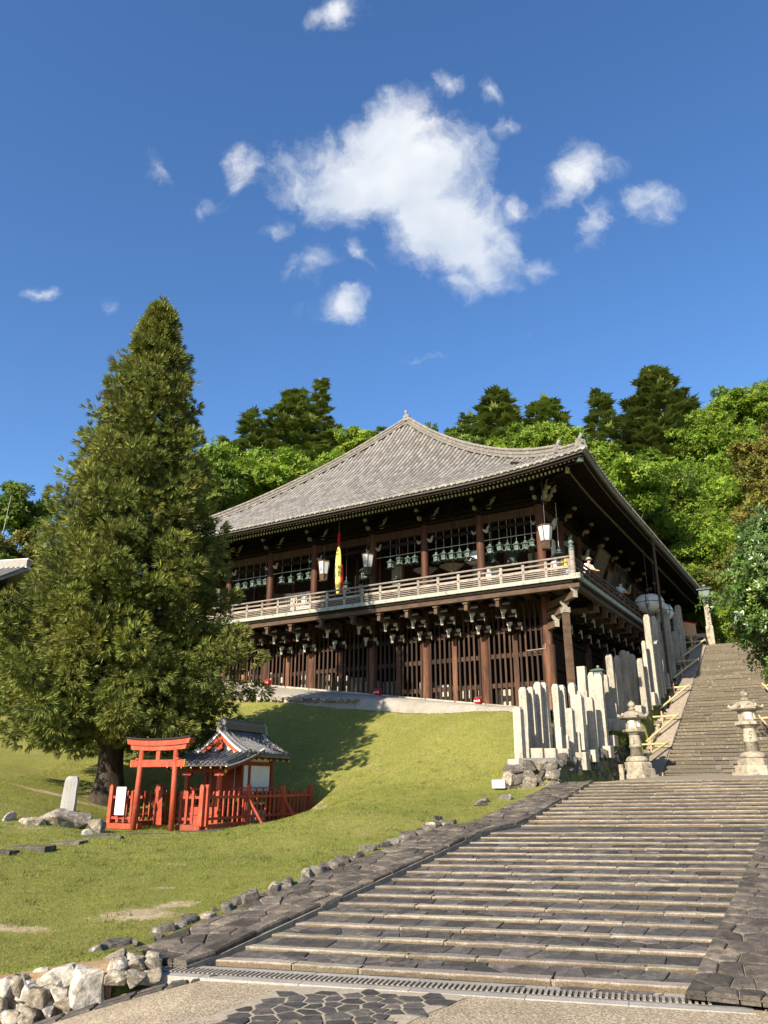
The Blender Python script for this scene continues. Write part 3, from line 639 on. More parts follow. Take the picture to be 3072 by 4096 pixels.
# cobbled treads between the kerbs
allc, zs, es = [], [], []
for k, (e0, z0) in enumerate(NOSE[:-1]):
    e1 = NOSE[k + 1][0]; send = S1a if k < 17 else S1b
    lo, hi = e0 + .18, e1 - .005
    rows = 1 if hi - lo < .45 else 4
    if hi - lo < .45 and k % 2 == 0: sd = jitter_grid(S0, send, lo, hi, .30, (hi - lo) / 2, .4)
    else: sd = jitter_grid(S0, send, lo, hi, .36, (hi - lo) / rows, .3)
    if rows > 1: sd = jitter_grid(S0, send, lo, hi, .45, .38, .35)
    for c in voronoi(sd, [(S0, lo), (send, lo), (send, hi), (S0, hi)]):
        allc.append([(p[0], p[1] + SK * (p[0] - S0)) for p in c]); zs.append(z0); es.append((e0 + .18, e1))
zmap = {id(c): z for c, z in zip(allc, zs)}; emap = {id(c): e for c, e in zip(allc, es)}
lo0 = -25.06
for c in voronoi(jitter_grid(S0, S1a, lo0, -24.75, .34, .2, .35), [(S0, lo0), (S1a, lo0), (S1a, -24.75), (S0, -24.75)]):
    cc = [(p[0], p[1] + SK * (p[0] - S0)) for p in c]; allc.insert(0, cc); zmap[id(cc)] = .012
def tread_z(c):
    z = zmap[id(c)]; ea, eb = emap.get(id(c), (0, 1e9)); k = .036 if eb < 1e8 else 0
    return lambda s, e: z + cross(s) - .032 + k * min(1, max(0, (e - SK * (s - S0) - ea) / (eb - ea)))
rest = MB(); tin = []; cnt = 0
for c in allc:
    zf = tread_z(c); cc = np.mean(c, 0); V, F = poly_prism(c, -.06, .006 + random.uniform(-.006, .006), .008, None, .006)
    V = [tuple(W(v[0], v[1], v[2] + zf(v[0], v[1]))) for v in V]; cnt += 1
    if cnt <= 300:
        o = W(cc[0], cc[1], zf(*cc)); obj('paving_stone', mesh('paving_stone', [(v[0] - o.x, v[1] - o.y, v[2] - o.z) for v in V], F, 'cobble'), stairs, loc=o)
    else: rest.add(V, F); tin += [random.random()] * len(V)
o = rest.build('paving_stones', 'cobble_stuff', stairs); a = o.data.attributes.new('tint', 'FLOAT', 'POINT'); a.data.foreach_set('value', tin); o['kind'] = 'stuff'
# sloping borders either side of the lower flights
def border(name, s0, s1, e0, e1, ds, de, lift, label_mat, inner, right=False):
    zf = lambda s, e: float(stair_line(e - SK * (s - S0) * (1 if right else 0))) + lift + cross(s) * (1 if right else 0)
    V, F = [], []; n = 30
    for i in range(n + 1):
        e = e0 + (e1 - e0) * i / n
        for s in (s0, s1): V.append(tuple(W(s, e, zf(s, e) - .02)))
        for s in (s0, s1): V.append(tuple(W(s, e, zf(s, e) - .5)))
    for i in range(n):
        a, b = 4 * i, 4 * (i + 1); F += [(a, a + 1, b + 1, b), (a + 2, a, b, b + 2), (a + 1, a + 3, b + 3, b + 1)]
    base = tag(obj(name, mesh(name, V, F, 'grout')), kind='structure')
    sd = jitter_grid(s0, s1 - inner, e0, e1, ds, de, .36)
    stone_objs('border_stone', voronoi(sd, [(s0, e0), (s1 - inner, e0), (s1 - inner, e1), (s0, e1)]), zf, base, 'edge_stone', gap=.012, top=.015, cham=.02)
    if inner:
        e = e0
        while e < e1 - .3:
            L_ = random.uniform(.35, .95); L_ = min(L_, e1 - e); em = e + L_ / 2; sm = s1 - inner / 2 + random.uniform(-.02, .02); lf_ = random.uniform(-.03, .015)
            a, b = W(sm, e + .008, zf(sm, e) + lf_), W(sm, e + L_ - .008, zf(sm, e + L_) + lf_ + random.uniform(-.015, .015))
            m = Matrix.Translation((a + b) / 2 - Vector((0, 0, .05))) @ frame_between(a, b).to_4x4() @ Matrix.Diagonal(((b - a).length, inner - .02, .17, 1))
            obj('edge_slab', random.choice(EV), base, mtx=m); e += L_
    return base
def slab_variant(seed, mat):
    r = random.Random(seed); P = [(-.5, -.5), (-.17, -.5), (.17, -.5), (.5, -.5), (.5, 0), (.5, .5), (.17, .5), (-.17, .5), (-.5, .5), (-.5, 0)]
    P = [(x + r.uniform(-.015, .015), y * (1 + r.uniform(-.12, .06))) for x, y in P]; n = len(P)
    V = [(x, y, -.5) for x, y in P] + [(x, y, .36) for x, y in P] + [(x * .985, y * .9, .5 + r.uniform(-.05, .05)) for x, y in P]
    F = [(i, (i + 1) % n, n + (i + 1) % n, n + i) for i in range(n)] + [(n + i, n + (i + 1) % n, 2 * n + (i + 1) % n, 2 * n + i) for i in range(n)] + [tuple(range(2 * n, 3 * n))]
    return mesh('slab_shape', V, F, mat)
EV = [slab_variant(i, 'edge_stone') for i in range(5)]
SV = [slab_variant(i + 20, 'slab') for i in range(5)]
border('stone_border', 2.84, 4.0, -25.2, -8.6, .29, .36, .05, 'edge_stone', .24)
border('stone_border', 9.2, 10.55, -24.05, -14.4, .27, .33, .05, 'edge_stone', 0, right=True)
# rough edging stones between lawn and border
for e in np.arange(-25.3, -15.2, .25):
    e = e + random.uniform(-.05, .05); sz = random.uniform(.20, .34)
    tag(rock('edging_stone', 'rock_dark' if random.random() < .72 else 'rock', None, W(2.68 + random.uniform(-.06, .05), e, float(stair_line(e)) + .01 + random.uniform(-.03, .03)), (sz, sz * 1.25, random.uniform(.22, .30))),
        'rough dark stone in the edging row between lawn and stairs', 'stone', 'edging stones along the lawn')
for e, s, z in ((-15.6, 2.3, .12), (-12.6, 2.1, .03), (-12.0, 1.9, .02), (-11.5, 2.25, .02)):
    tag(rock('edging_stone', 'rock_dark', None, W(s, e, float(stair_line(e)) + z), (.55, .35, .26)), 'flat dark stone sunk in the grass above the edging row', 'stone', 'stones sunk in the grass')
# ragged lower edge beyond the right border
for e in np.arange(-23.9, -17, .42):
    rock('border_stone', 'rock_dark', bpy.data.objects['stone_border.001'], W(10.62, e, float(stair_line(e - SK * 6.7)) + .04), (.28, .46, .42))

# ---------------------------------------------------------------- drain with grating
drain = empty('drain', W(3.9, -25.24, 0), -YAW + math.atan(.24), 'long slotted metal drain grating set across the foot of the stairs', 'drain')
DL = 6.0
for y0, nm in ((-.245, 0), (.155, 1)):
    x = -.55
    while x < DL:
        L_ = min(random.uniform(.9, 1.5), DL - x + .01); box('concrete_kerb', 'concrete', drain, (x + L_ / 2, y0 + .035, -.035 + .011 * x), (L_ - .008, .14, .11), (0, -.011, 0)); x += L_
box('channel', 'cloth_black', drain, (DL / 2 - .36, .0, -.10 + .011 * 2.5), (DL + .7, .27, .02), (0, -.011, 0))
for y in (-.125, .10): bar('grate_rail', 'iron', drain, (-.7, y, -.003), (DL, y, -.003 + .0115 * (DL + .7)), .014, .03)
gb = mesh('grate_bar', [(v[0] * .028, v[1] * .22, v[2] * .03) for v in CUBE_V], CUBE_F, 'concrete')
MATS_gb = M('grate_metal', (.30, .27, .22), (.22, .195, .155), 20, .6, .02, 40, rnd=.1); gb.materials.clear(); gb.materials.append(MATS_gb)
for i in range(110):
    x = -.66 + i * .0578; obj('grate_bar', gb, drain, loc=(x, -.012, .004 + .0115 * (x + .7)))

# ---------------------------------------------------------------- upper flight
NU = 46; RZ, RUN = (9.75 - 2.39) / NU, 16.0 / NU
mb = MB()
for k in range(NU):
    e0, z0 = .4 + k * RUN, 2.39 + (k + 1) * RZ
    mb.add([tuple(W(s, e, z)) for s, e, z in ((4.19, e0 + .03, z0 - .03), (8.25, e0 + .03, z0 - .03), (8.25, e0 + RUN + .03, z0 - .03), (4.19, e0 + RUN + .03, z0 - .03))], [(0, 1, 2, 3)])
    mb.add([tuple(W(s, e0 + .03, z)) for s, z in ((4.19, z0 - RZ - .03), (8.25, z0 - RZ - .03), (8.25, z0 - .03), (4.19, z0 - .03))], [(0, 1, 2, 3)])
ustairs = tag(mb.build('upper_stairs', 'granite_dark'), kind='structure')  # base coloured dark to draw a shadow line under each step stone
STV = [slab_variant(i + 40, 'step_old') for i in range(6)]
for k in range(NU):
    e0, z0 = .4 + k * RUN, 2.39 + (k + 1) * RZ; s = 4.19; cuts = sorted([4.19, 8.25] + [random.uniform(4.9, 7.5) for _ in range(2)])
    for a, b in zip(cuts[:-1], cuts[1:]):
        if b - a < .25: continue
        obj('step_stone', random.choice(STV), ustairs, loc=W((a + b) / 2, e0 + RUN / 2 + random.uniform(-.012, .008), z0 - .058 + random.uniform(-.006, .006)), rot=(0, 0, -YAW), scale=(b - a - .006, RUN + .045, .115))
# landing at the top of the stairs
land = tag(MB().add([tuple(W(s, e, z)) for s, e, z in ((-2, 16.45, 9.752), (14, 16.45, 9.752), (14, 31, 9.752), (-2, 31, 9.752))], [(0, 1, 2, 3)]).build('landing', 'apron'), kind='structure')
# slab borders beside the upper flight
for nm, sa, sb in (('slab_border', 3.42, 4.17), ('slab_border', 8.27, 9.0)):
    base = MB(); base.add([tuple(W(s, e, float(stair_line(e)) + .06)) for e in (.3, 16.3) for s in (sa - .02, sb)] + [tuple(W(s, e, float(stair_line(e)) - .5)) for e in (.3, 16.3) for s in (sa - .02, sb)], [(0, 1, 3, 2), (4, 0, 2, 6), (1, 5, 7, 3), (0, 4, 5, 1)])
    b = tag(base.build(nm, 'slab'), kind='structure'); e = .35
    while e < 16.2:
        L_ = min(random.uniform(1.3, 2.2), 16.25 - e)
        a, c = W((sa + sb) / 2, e + .01, float(stair_line(e)) + .10), W((sa + sb) / 2, e + L_ - .01, float(stair_line(e + L_)) + .10)
        obj('border_slab', random.choice(SV), b, mtx=Matrix.Translation((a + c) / 2) @ frame_between(a, c).to_4x4() @ Matrix.Diagonal(((c - a).length, sb - sa - .03, .14, 1))); e += L_
# rubble strip between slabs and posts
for e in np.arange(.6, 16.2, .34):
    if random.random() < .9:
        rock('border_stone', 'rock', bpy.data.objects['slab_border'], W(3.22 + random.uniform(-.06, .06), e, float(stair_line(e)) + .02), (.30, .36, .22))

# ================================================================== THE HALL
hall = empty('temple_hall', W(0, 0, 0), -YAW, 'large dark timber temple hall with tiled hipped roof and raised railed veranda', 'temple')
XS = [0, -3, -6, -9, -12.7, -15.7, -18.7, -21.7]
YS = [0, 2.9, 5.8, 8.7, 11.6, 14.5, 17.4, 20.3, 23.2, 26.1]
ZD = 10.10                        # veranda floor
EX0, EX1, EY0, EY1 = -24.96, 3.26, -3.26, 31.4
QF, QS = 10.46, 14.11
ZE, HR = 14.78, 9.45
def roof_z(x, y):
    x, y = np.asarray(x, float), np.asarray(y, float)
    dxl, dyl = np.minimum(x - EX0, EX1 - x), np.minimum(y - EY0, EY1 - y)
    q = np.clip(np.minimum(dxl / QS, dyl / QF), 0, 1)
    cd = np.hypot(dxl, dyl) if False else np.maximum(dxl, dyl)
    up = .42 * np.clip(1 - cd / 6.5, 0, 1) ** 2
    return ZE + HR * (.58 * q + .42 * q * q) + up * (1 - q) ** 2
# --- roof body
def roof_face(n, courses, side):
    V, F = [], []; lip = .035
    for k in range(courses):
        q0, q1 = k / courses, (k + 1) / courses
        for q, dz in ((q0, lip), (q1, 0.0)):
            for i in range(n + 1):
                t = i / n
                if side == 'f': y = EY0 + q * QF; x = EX0 + q * QS + t * (EX1 - EX0 - 2 * q * QS)
                elif side == 'b': y = EY1 - q * QF; x = EX1 - q * QS - t * (EX1 - EX0 - 2 * q * QS)
                elif side == 'r': x = EX1 - q * QS; y = EY0 + q * QF + t * (EY1 - EY0 - 2 * q * QF)
                else: x = EX0 + q * QS; y = EY1 - q * QF - t * (EY1 - EY0 - 2 * q * QF)
                V.append((x, y, float(roof_z(x, y)) + dz))
    m = n + 1
    for k in range(courses):
        a = 2 * k * m
        for i in range(n):
            F.append((a + i, a + i + 1, a + m + i + 1, a + m + i))
            if k + 1 < courses: b = a + m; F.append((b + i, b + i + 1, b + m + i + 1, b + m + i))
    return V, F
mb = MB()
for sd, n in (('f', 60), ('r', 60), ('l', 20), ('b', 20)): mb.add(*roof_face(n, 40 if sd in 'fr' else 12, sd))
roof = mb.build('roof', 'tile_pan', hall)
# --- round cover tiles in rows
TV, TF = [], []
for j, (y, r) in enumerate(((0, .098), (.86, .088), (1.0, .088))):
    for i in range(7):
        a = math.pi * i / 6; TV.append((-math.cos(a) * r, y, math.sin(a) * r * 1.05))
for j in range(2):
    for i in range(6): TF.append((j * 7 + i, (j + 1) * 7 + i, (j + 1) * 7 + i + 1, j * 7 + i + 1))
TF = [f[::-1] for f in TF]
TV = np.array(TV)
rows = []
TL = .37
for x in np.arange(EX0 + .2, EX1 - .1, .302):
    qe = min(x - EX0, EX1 - x) / QS; ye = EY0 + min(1, qe) * QF
    n = max(1, int((ye - EY0) / TL)); 
    for k in range(n):
        y0, y1 = EY0 - .02 + k * TL, EY0 - .02 + (k + 1) * TL
        rows.append((x, y0, float(roof_z(x, max(y0, EY0))) + .02, x, y1, float(roof_z(x, y1)) + .02))
siderows = []
for y in np.arange(EY0 + .2, EY1 - .1, .302):
    qe = min(y - EY0, EY1 - y) / QF; xe = EX1 - min(1, qe) * QS; n = max(1, int((EX1 - xe) / TL))
    for k in range(n):
        x0, x1 = EX1 + .02 - k * TL, EX1 + .02 - (k + 1) * TL
        siderows.append((x0, y, float(roof_z(min(x0, EX1), y)) + .02, x1, y, float(roof_z(x1, y)) + .02))
allt = np.array(rows + siderows); n_front = len(rows)
P0, P1 = allt[:, :3], allt[:, 3:]
al = P1 - P0; ln = np.linalg.norm(al, axis=1, keepdims=True); al_n = al / ln
xx = np.cross(al_n, [0, 0, 1.0]); xx /= np.linalg.norm(xx, axis=1, keepdims=True); zz = np.cross(xx, al_n)
MT = np.stack([xx, al * 1.04, zz], -1)
wpos = np.stack([OX + P0[:, 0] * Sx + P0[:, 1] * Ex, OY + P0[:, 0] * Sy + P0[:, 1] * Ey, P0[:, 2] - 2], -1)
dist = np.linalg.norm(wpos, axis=1); dist[n_front:] += 1000
order = np.argsort(dist); near, far = order[:300], order[300:]
tile_me = mesh('round_tile', TV, TF, 'tile', True)
for i in near:
    m = Matrix([[*MT[i, r], P0[i, r]] for r in range(3)] + [[0, 0, 0, 1]]); obj('round_tile', tile_me, roof, mtx=m)
V, F, T = inst(TV, TF, MT[far], P0[far])
o = obj('round_tiles', fast_mesh('round_tiles', V, F, 'tile_stuff', T, True), roof); o['kind'] = 'stuff'
# --- eave end discs and pan-tile lips
disc = lathe_mesh('eave_tile', [(.0, .0), (.055, .0), (.06, .012), (.075, .012), (.095, .004), (.10, -.03), (.10, -.16), (.0, -.16)], 'tile', 16)
pan = prism_mesh('pan_tile', [(-.12, .02), (-.06, -.055), (0, -.075), (.06, -.055), (.12, .02), (.12, .06), (-.12, .06)], .12, 'tile')
for x in np.arange(EX0 + .2, EX1 - .1, .302):
    z = float(roof_z(x, EY0)); obj('eave_tile', disc, roof, loc=(x, EY0 - .04, z + .05), rot=(R(78), 0, 0))
    obj('pan_tile', pan, roof, loc=(x + .151, EY0 + .02, z + .01))
for y in np.arange(EY0 + .2, EY1 - .1, .302):
    z = float(roof_z(EX1, y)); obj('eave_tile', disc, roof, loc=(EX1 + .04, y, z + .05), rot=(R(78), 0, R(90)))
# --- hip ridges (stacked courses) and main ridge
def ridge(pts, name, w=.34, courses=4, ch=.085, capr=.085):
    g = None
    for k in range(courses):
        mb = MB(); wk = w - .04 * k - (.09 if k % 2 else 0)
        for a, b in zip(pts[:-1], pts[1:]):
            o = Vector((0, 0, .06 + ch * k)); mb.bar(Vector(a) + o, Vector(b) + o + (Vector(b) - Vector(a)).normalized() * .01, wk, ch * .82)
        p = mb.build(name, 'tile_ridge', roof)
    mb = MB(); mb.tube([Vector(p) + Vector((0, 0, .10 + ch * courses)) for p in pts], capr, 8); mb.build('ridge_cap', 'tile_ridge', roof, True)
def hip(xc, yc, sx, sy, q0=.0, q1=1.0, n=36):
    return [(xc + sx * QS * (q0 + (q1 - q0) * i / n), yc + sy * QF * (q0 + (q1 - q0) * i / n), float(roof_z(xc + sx * QS * (q0 + (q1 - q0) * i / n), yc + sy * QF * (q0 + (q1 - q0) * i / n)))) for i in range(n + 1)]
ridge(hip(EX1, EY0, -1, 1, .10), 'hip_course', .31, 4); ridge(hip(EX0, EY0, 1, 1, .02), 'hip_course', .31, 4)
ridge(hip(EX1, EY0, -1, 1, .012, .10, 8), 'hip_course', .26, 2)
ridge(hip(EX1, EY1, -1, -1, .02, 1, 10), 'hip_course', .36, 3); ridge(hip(EX0, EY1, 1, -1, .02, 1, 10), 'hip_course', .36, 3)
xr = (EX0 + EX1) / 2; zr = float(roof_z(xr, EY0 + QF))
ridge([(xr, EY0 + QF - .15, zr - .02), (xr, EY1 - QF, zr - .02)], 'ridge_course', .45, 5)
# ridge-end ornaments: demon tiles and upturned roll tiles
oni = prism_mesh('demon_tile', [(-.30, 0), (.30, 0), (.34, .12), (.24, .30), (.27, .44), (.12, .56), (0, .60), (-.12, .56), (-.27, .44), (-.24, .30), (-.34, .12)], .16, 'tile')
def ornament(p, ang, roll=.62, s=1.0):
    o = obj('demon_tile', oni, roof, loc=p, rot=(R(-8), 0, ang), scale=(s, s, s))
    nose = MB(); nose.tube([(0, -.06, .30), (0, -.16, .30)], [.10, .07], 8); nose.tube([(-.12, -.06, .42), (-.12, -.11, .42)], .04, 6); nose.tube([(.12, -.06, .42), (.12, -.11, .42)], .04, 6)
    obj('relief', mesh('relief', nose.V, nose.F, 'tile'), o)
    mb = MB(); mb.tube([(0, .25, .42), (0, 0, .58), (0, -.22, roll + .12)], [.095, .095, .10], 10); q = obj('roll_tile', mesh('roll_tile', mb.V, mb.F, 'tile', True), o)
dgl = math.atan2(-QS, QF) + math.pi
hp = hip(EX1, EY0, -1, 1, .10, .11, 1)[0]; ornament((hp[0], hp[1], hp[2] + .05), R(53), s=.8)
hp = hip(EX1, EY0, -1, 1, .012, .02, 1)[0]; ornament((hp[0], hp[1], hp[2] + .02), R(53), s=.82)
hp = hip(EX0, EY0, 1, 1, .02, .03, 1)[0]; ornament((hp[0], hp[1], hp[2] + .02), R(-53), s=.82)
ornament((xr, EY0 + QF - .2, zr + .1), 0, .75, .8)
# --- eave boards, soffit
def eave_run(side, zoff, yoff, h, w, name, mat, n=40):
    mb = MB(); pts = []
    for i in range(n + 1):
        if side == 'f': x, y = EX0 + yoff + (EX1 - EX0 - 2 * yoff) * i / n, EY0 + yoff
        else: x, y = EX1 - yoff, EY0 + yoff + (EY1 - EY0 - 2 * yoff) * i / n
        xe, ye = (x, EY0) if side == 'f' else (EX1, y)
        pts.append(Vector((x, y, float(roof_z(xe, ye)) + zoff)))
    for a, b in zip(pts[:-1], pts[1:]): mb.bar(a, b + (b - a).normalized() * .003, w, h)
    return mb.build(name, mat, roof)
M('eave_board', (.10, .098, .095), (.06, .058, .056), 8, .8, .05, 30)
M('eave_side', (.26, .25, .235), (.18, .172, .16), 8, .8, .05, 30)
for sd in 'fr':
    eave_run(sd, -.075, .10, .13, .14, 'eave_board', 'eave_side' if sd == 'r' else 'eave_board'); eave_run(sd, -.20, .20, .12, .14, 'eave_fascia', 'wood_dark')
# soffit boards under the tiles (front and right side)
def soffit_z(d): return -.22 + .30 * d            # height over the eave line, d metres inwards
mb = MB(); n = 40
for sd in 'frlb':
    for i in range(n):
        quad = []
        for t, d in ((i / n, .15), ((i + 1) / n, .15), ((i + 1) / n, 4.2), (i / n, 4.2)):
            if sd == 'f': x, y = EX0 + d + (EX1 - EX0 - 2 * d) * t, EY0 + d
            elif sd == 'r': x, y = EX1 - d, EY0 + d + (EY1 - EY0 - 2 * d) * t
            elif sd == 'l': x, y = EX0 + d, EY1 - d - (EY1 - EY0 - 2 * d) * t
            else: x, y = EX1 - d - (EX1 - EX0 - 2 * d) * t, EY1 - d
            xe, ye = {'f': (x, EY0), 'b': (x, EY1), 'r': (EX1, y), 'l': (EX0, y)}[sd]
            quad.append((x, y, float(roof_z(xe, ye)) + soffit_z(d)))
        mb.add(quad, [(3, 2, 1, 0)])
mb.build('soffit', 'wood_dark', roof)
# rafters: two tiers with pale painted ends
def rafter_mesh(L_, w, h, nm):
    me = mesh(nm, [(v[0] * w, (v[1] + .5) * L_, v[2] * h) for v in CUBE_V], CUBE_F, 'wood_dark'); me.materials.append(MATS['white_panel']); me.polygons[2].material_index = 1; return me
raf_f, raf_b = rafter_mesh(1.5, .085, .10, 'flying_rafter'), rafter_mesh(2.6, .095, .12, 'base_rafter')
sp = .190
for kind, me, din, dz in (('flying_rafter', raf_f, .30, -.10), ('base_rafter', raf_b, 1.22, -.215)):
    sl_ = math.atan(.30)
    for i, x in enumerate(np.arange(EX0 + .45 + din * .6, EX1 - .4 - din * .6, sp)):
        z = float(roof_z(x, EY0)) + soffit_z(din) + dz
        obj(kind, me, roof, loc=(x, EY0 + din, z), rot=(sl_, 0, 0))
    mb, mc = MB(), MB()
    for y in np.arange(EY0 + .45 + din * .6, EY1 - .4 - din * .6, sp):
        z = float(roof_z(EX1, y)) + soffit_z(din) + dz; L_ = 1.5 if kind[0] == 'f' else 2.6; w, h = (.085, .10) if kind[0] == 'f' else (.095, .12)
        a = Vector((EX1 - din, y, z)); b = a + Vector((-math.cos(sl_) * L_, 0, math.sin(sl_) * L_)); mb.bar(a, b, w, h)
        mc.bar(a - (b - a).normalized() * .012, a - (b - a).normalized() * .001, w, h)
    o = mb.build(kind, 'wood_dark', roof); o['kind'] = 'stuff'; o = mc.build(kind + '_end', 'cream', roof); o['kind'] = 'stuff'
# corner hip rafters with metal-capped tips
for (cx, sx) in ((EX1, -1), (EX0, 1)):
    zc = float(roof_z(cx, EY0)); a = Vector((cx + sx * .28, EY0 + .28, zc - .33)); b = a + Vector((sx * 3.0, 3.0, .95))
    bar('hip_rafter', 'wood_dark', roof, a, b, .2, .24); bar('rafter_cap', 'bronze', roof, a + (a - b).normalized() * .02, a + (b - a).normalized() * .28, .22, .26)
    a2 = Vector((cx + sx * 1.15, EY0 + 1.15, zc - .38)); b2 = a2 + Vector((sx * 2.2, 2.2, .7)); bar('hip_rafter', 'wood_dark', roof, a2, b2, .2, .26); bar('rafter_cap', 'cream', roof, a2 + (a2 - b2).normalized() * .02, a2 + (b2 - a2).normalized() * .04, .2, .26)

# --- upper storey: floor, columns, beams, walls
DY1 = 15.0
mb = MB()
mb.box((-10.85, 4.0, ZD - .06), (26.0, 12.29, .12)); mb.box((1.07, (10.15 + DY1) / 2, ZD - .06), (2.15, DY1 - 10.15, .12))
mb.build('veranda_floor', 'wood_brown', hall)
for x in XS:
    cyl('column', 'wood_red', hall, (x, 0, ZD), (x, 0, 14.25), .195, 20)
for y in YS[1:]: cyl('column', 'wood_red', hall, (0, y, ZD - (0 if y < 15 else .4)), (0, y, 14.25), .195, 20)
for a, b in zip(XS[:-1], XS[1:]):
    box('tie_beam', 'wood_bar', hall, ((a + b) / 2, 0, 14.02), (abs(b - a) - .36, .17, .40)); box('wall_plate', 'wood_dark', hall, ((a + b) / 2, 0, 14.33), (abs(b - a) - .02, .30, .13))
    box('lintel', 'wood_dark', hall, ((a + b) / 2, .02, 13.5), (abs(b - a) - .38, .10, .16))
    box('bracket_wall', 'wood_dark', hall, ((a + b) / 2, .05, 15.1), (abs(b - a) - .02, .12, 1.4))
for a, b in zip(YS[:-1], YS[1:]):
    box('tie_beam', 'wood_bar', hall, (0, (a + b) / 2, 14.02), (.17, b - a - .36, .40)); box('wall_plate', 'wood_dark', hall, (0, (a + b) / 2, 14.33), (.30, b - a - .02, .13))
    box('bracket_wall', 'wood_dark', hall, (-.05, (a + b) / 2, 15.1), (.12, b - a - .02, 1.4))
    if a > .1: box('wall_panel', 'wood_dark', hall, (-.04, (a + b) / 2, 12.0), (.08, b - a - .36, 3.8))
    else: box('wall_panel', 'white_panel', hall, (-.25, 2.55, 12.2), (.06, .62, 2.2))
# inner front wall: dark boards with pale panels
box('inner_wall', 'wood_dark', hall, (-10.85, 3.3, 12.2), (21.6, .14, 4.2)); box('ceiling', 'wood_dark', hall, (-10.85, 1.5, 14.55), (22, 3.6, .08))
for x, w, z, h in ((-1.35, .9, 12.25, 1.5), (-4.6, .5, 12.3, 1.2), (-9.4, .7, 13.0, 1.4), (-14.6, .9, 12.0, .8), (-17.2, .9, 12.2, 1.2), (-11.9, .55, 12.7, 1.1), (-7.6, .8, 12.1, .9)): box('pale_panel', 'cream', hall, (x, 3.2, z), (w, .05, h))
for x in np.arange(-21, 0, 1.5): box('inner_post', 'wood_red', hall, (x, 3.18, 12.2), (.16, .12, 4.2))
# eave brackets over the columns with pale curled noses
NOSE_P = [(0, 0), (.20, -.03), (.34, .03), (.38, .14), (.33, .22), (.38, .33), (.50, .40), (.48, .48), (.34, .46), (.24, .36), (.20, .24), (0, .24)]
nose_me = prism_mesh('bracket_nose', NOSE_P, .15, 'cream')
HOOK_P = [(0, .10), (.08, .02), (.16, -.04), (.25, -.02), (.31, .08), (.33, .24), (.37, .33), (.30, .34), (.24, .24), (.20, .13), (.10, .16), (0, .24)]
hook_me = prism_mesh('beam_nose', HOOK_P, .11, 'cream')
arm_me = prism_mesh('bracket_arm', [(-.55, .16), (-.55, .26), (.55, .26), (.55, .16), (.40, .03), (.22, 0), (-.22, 0), (-.40, .03)], .13, 'wood_dark')
block_me = prism_mesh('bearing_block', [(-.13, .0), (-.17, .09), (-.17, .17), (.17, .17), (.17, .09), (.13, .0)], .30, 'wood_dark')
def eave_bracket(x, y, ang, corner=False):
    g = bpy.data.objects.new('eave_bracket', None); link(g, hall); g.location = (x, y, 14.36); g.rotation_euler = (0, 0, ang)
    obj('bearing_block', block_me, g, scale=(1.3, 1.2, 1.1)); obj('bracket_arm', arm_me, g, loc=(0, 0, .2))
    box('bracket_tail', 'wood_dark', g, (0, -.25, .33), (.14, 1.0, .22)); box('bracket_tail', 'wood_dark', g, (0, -.45, .66), (.14, 1.5, .2))
    obj('bracket_nose', nose_me, g, loc=(0, -.36, .06), rot=(0, 0, R(-90)), scale=(.66, .85, .80)); obj('bracket_nose', nose_me, g, loc=(0, -.66, .42), rot=(0, 0, R(-90)), scale=(.6, .85, .66))
    obj('bracket_arm', arm_me, g, loc=(0, -.62, .52), scale=(.9, 1, .9))
    for sx in (-1, 1):
        obj('bearing_block', block_me, g, loc=(sx * .45, 0, .47), scale=(.8, .8, .8))
        if sx > 0: obj('bracket_nose', nose_me, g, loc=(.48, -.10, .14), scale=(.72, .55, .72)); obj('bracket_nose', nose_me, g, loc=(.72, -.14, .46), scale=(.5, .5, .42))
for x in XS[1:]: eave_bracket(x, -.06, 0)
for y in YS[1:]: eave_bracket(.06, y, R(90))
eave_bracket(0, 0, 0); eave_bracket(0, 0, R(90)); 
g = bpy.data.objects.new('corner_bracket', None); link(g, hall); g.location = (.0, .0, 14.36); g.rotation_euler = (0, 0, R(45))
for d, z, s in ((.50, .0, .8), (.9, .36, .8), (1.3, .70, .75)): obj('bracket_nose', nose_me, g, loc=(0, -d, z), rot=(0, 0, R(-90)), scale=(s, 1.2, s))
box('bracket_tail', 'wood_dark', g, (0, -.6, .55), (.16, 2.2, .25))
for i, x in enumerate(XS):
    for sx in (-1, 1):
        if (i == 0 and sx > 0): continue
        obj('beam_nose', hook_me, hall, loc=(x + sx * .18, -.04, 13.36), rot=(0, 0, 0 if sx > 0 else R(180)), scale=(.9, .8, .9) if sx > 0 else (.7, .5, .6))
obj('beam_nose', hook_me, hall, loc=(.12, .3, 13.1), rot=(0, 0, 0), scale=(1.7, 1.3, 1.4))
for y in YS[1:8]:
    obj('beam_nose', hook_me, hall, loc=(.1, y, 13.0), rot=(0, 0, 0), scale=(1.4, 1, 1.5))

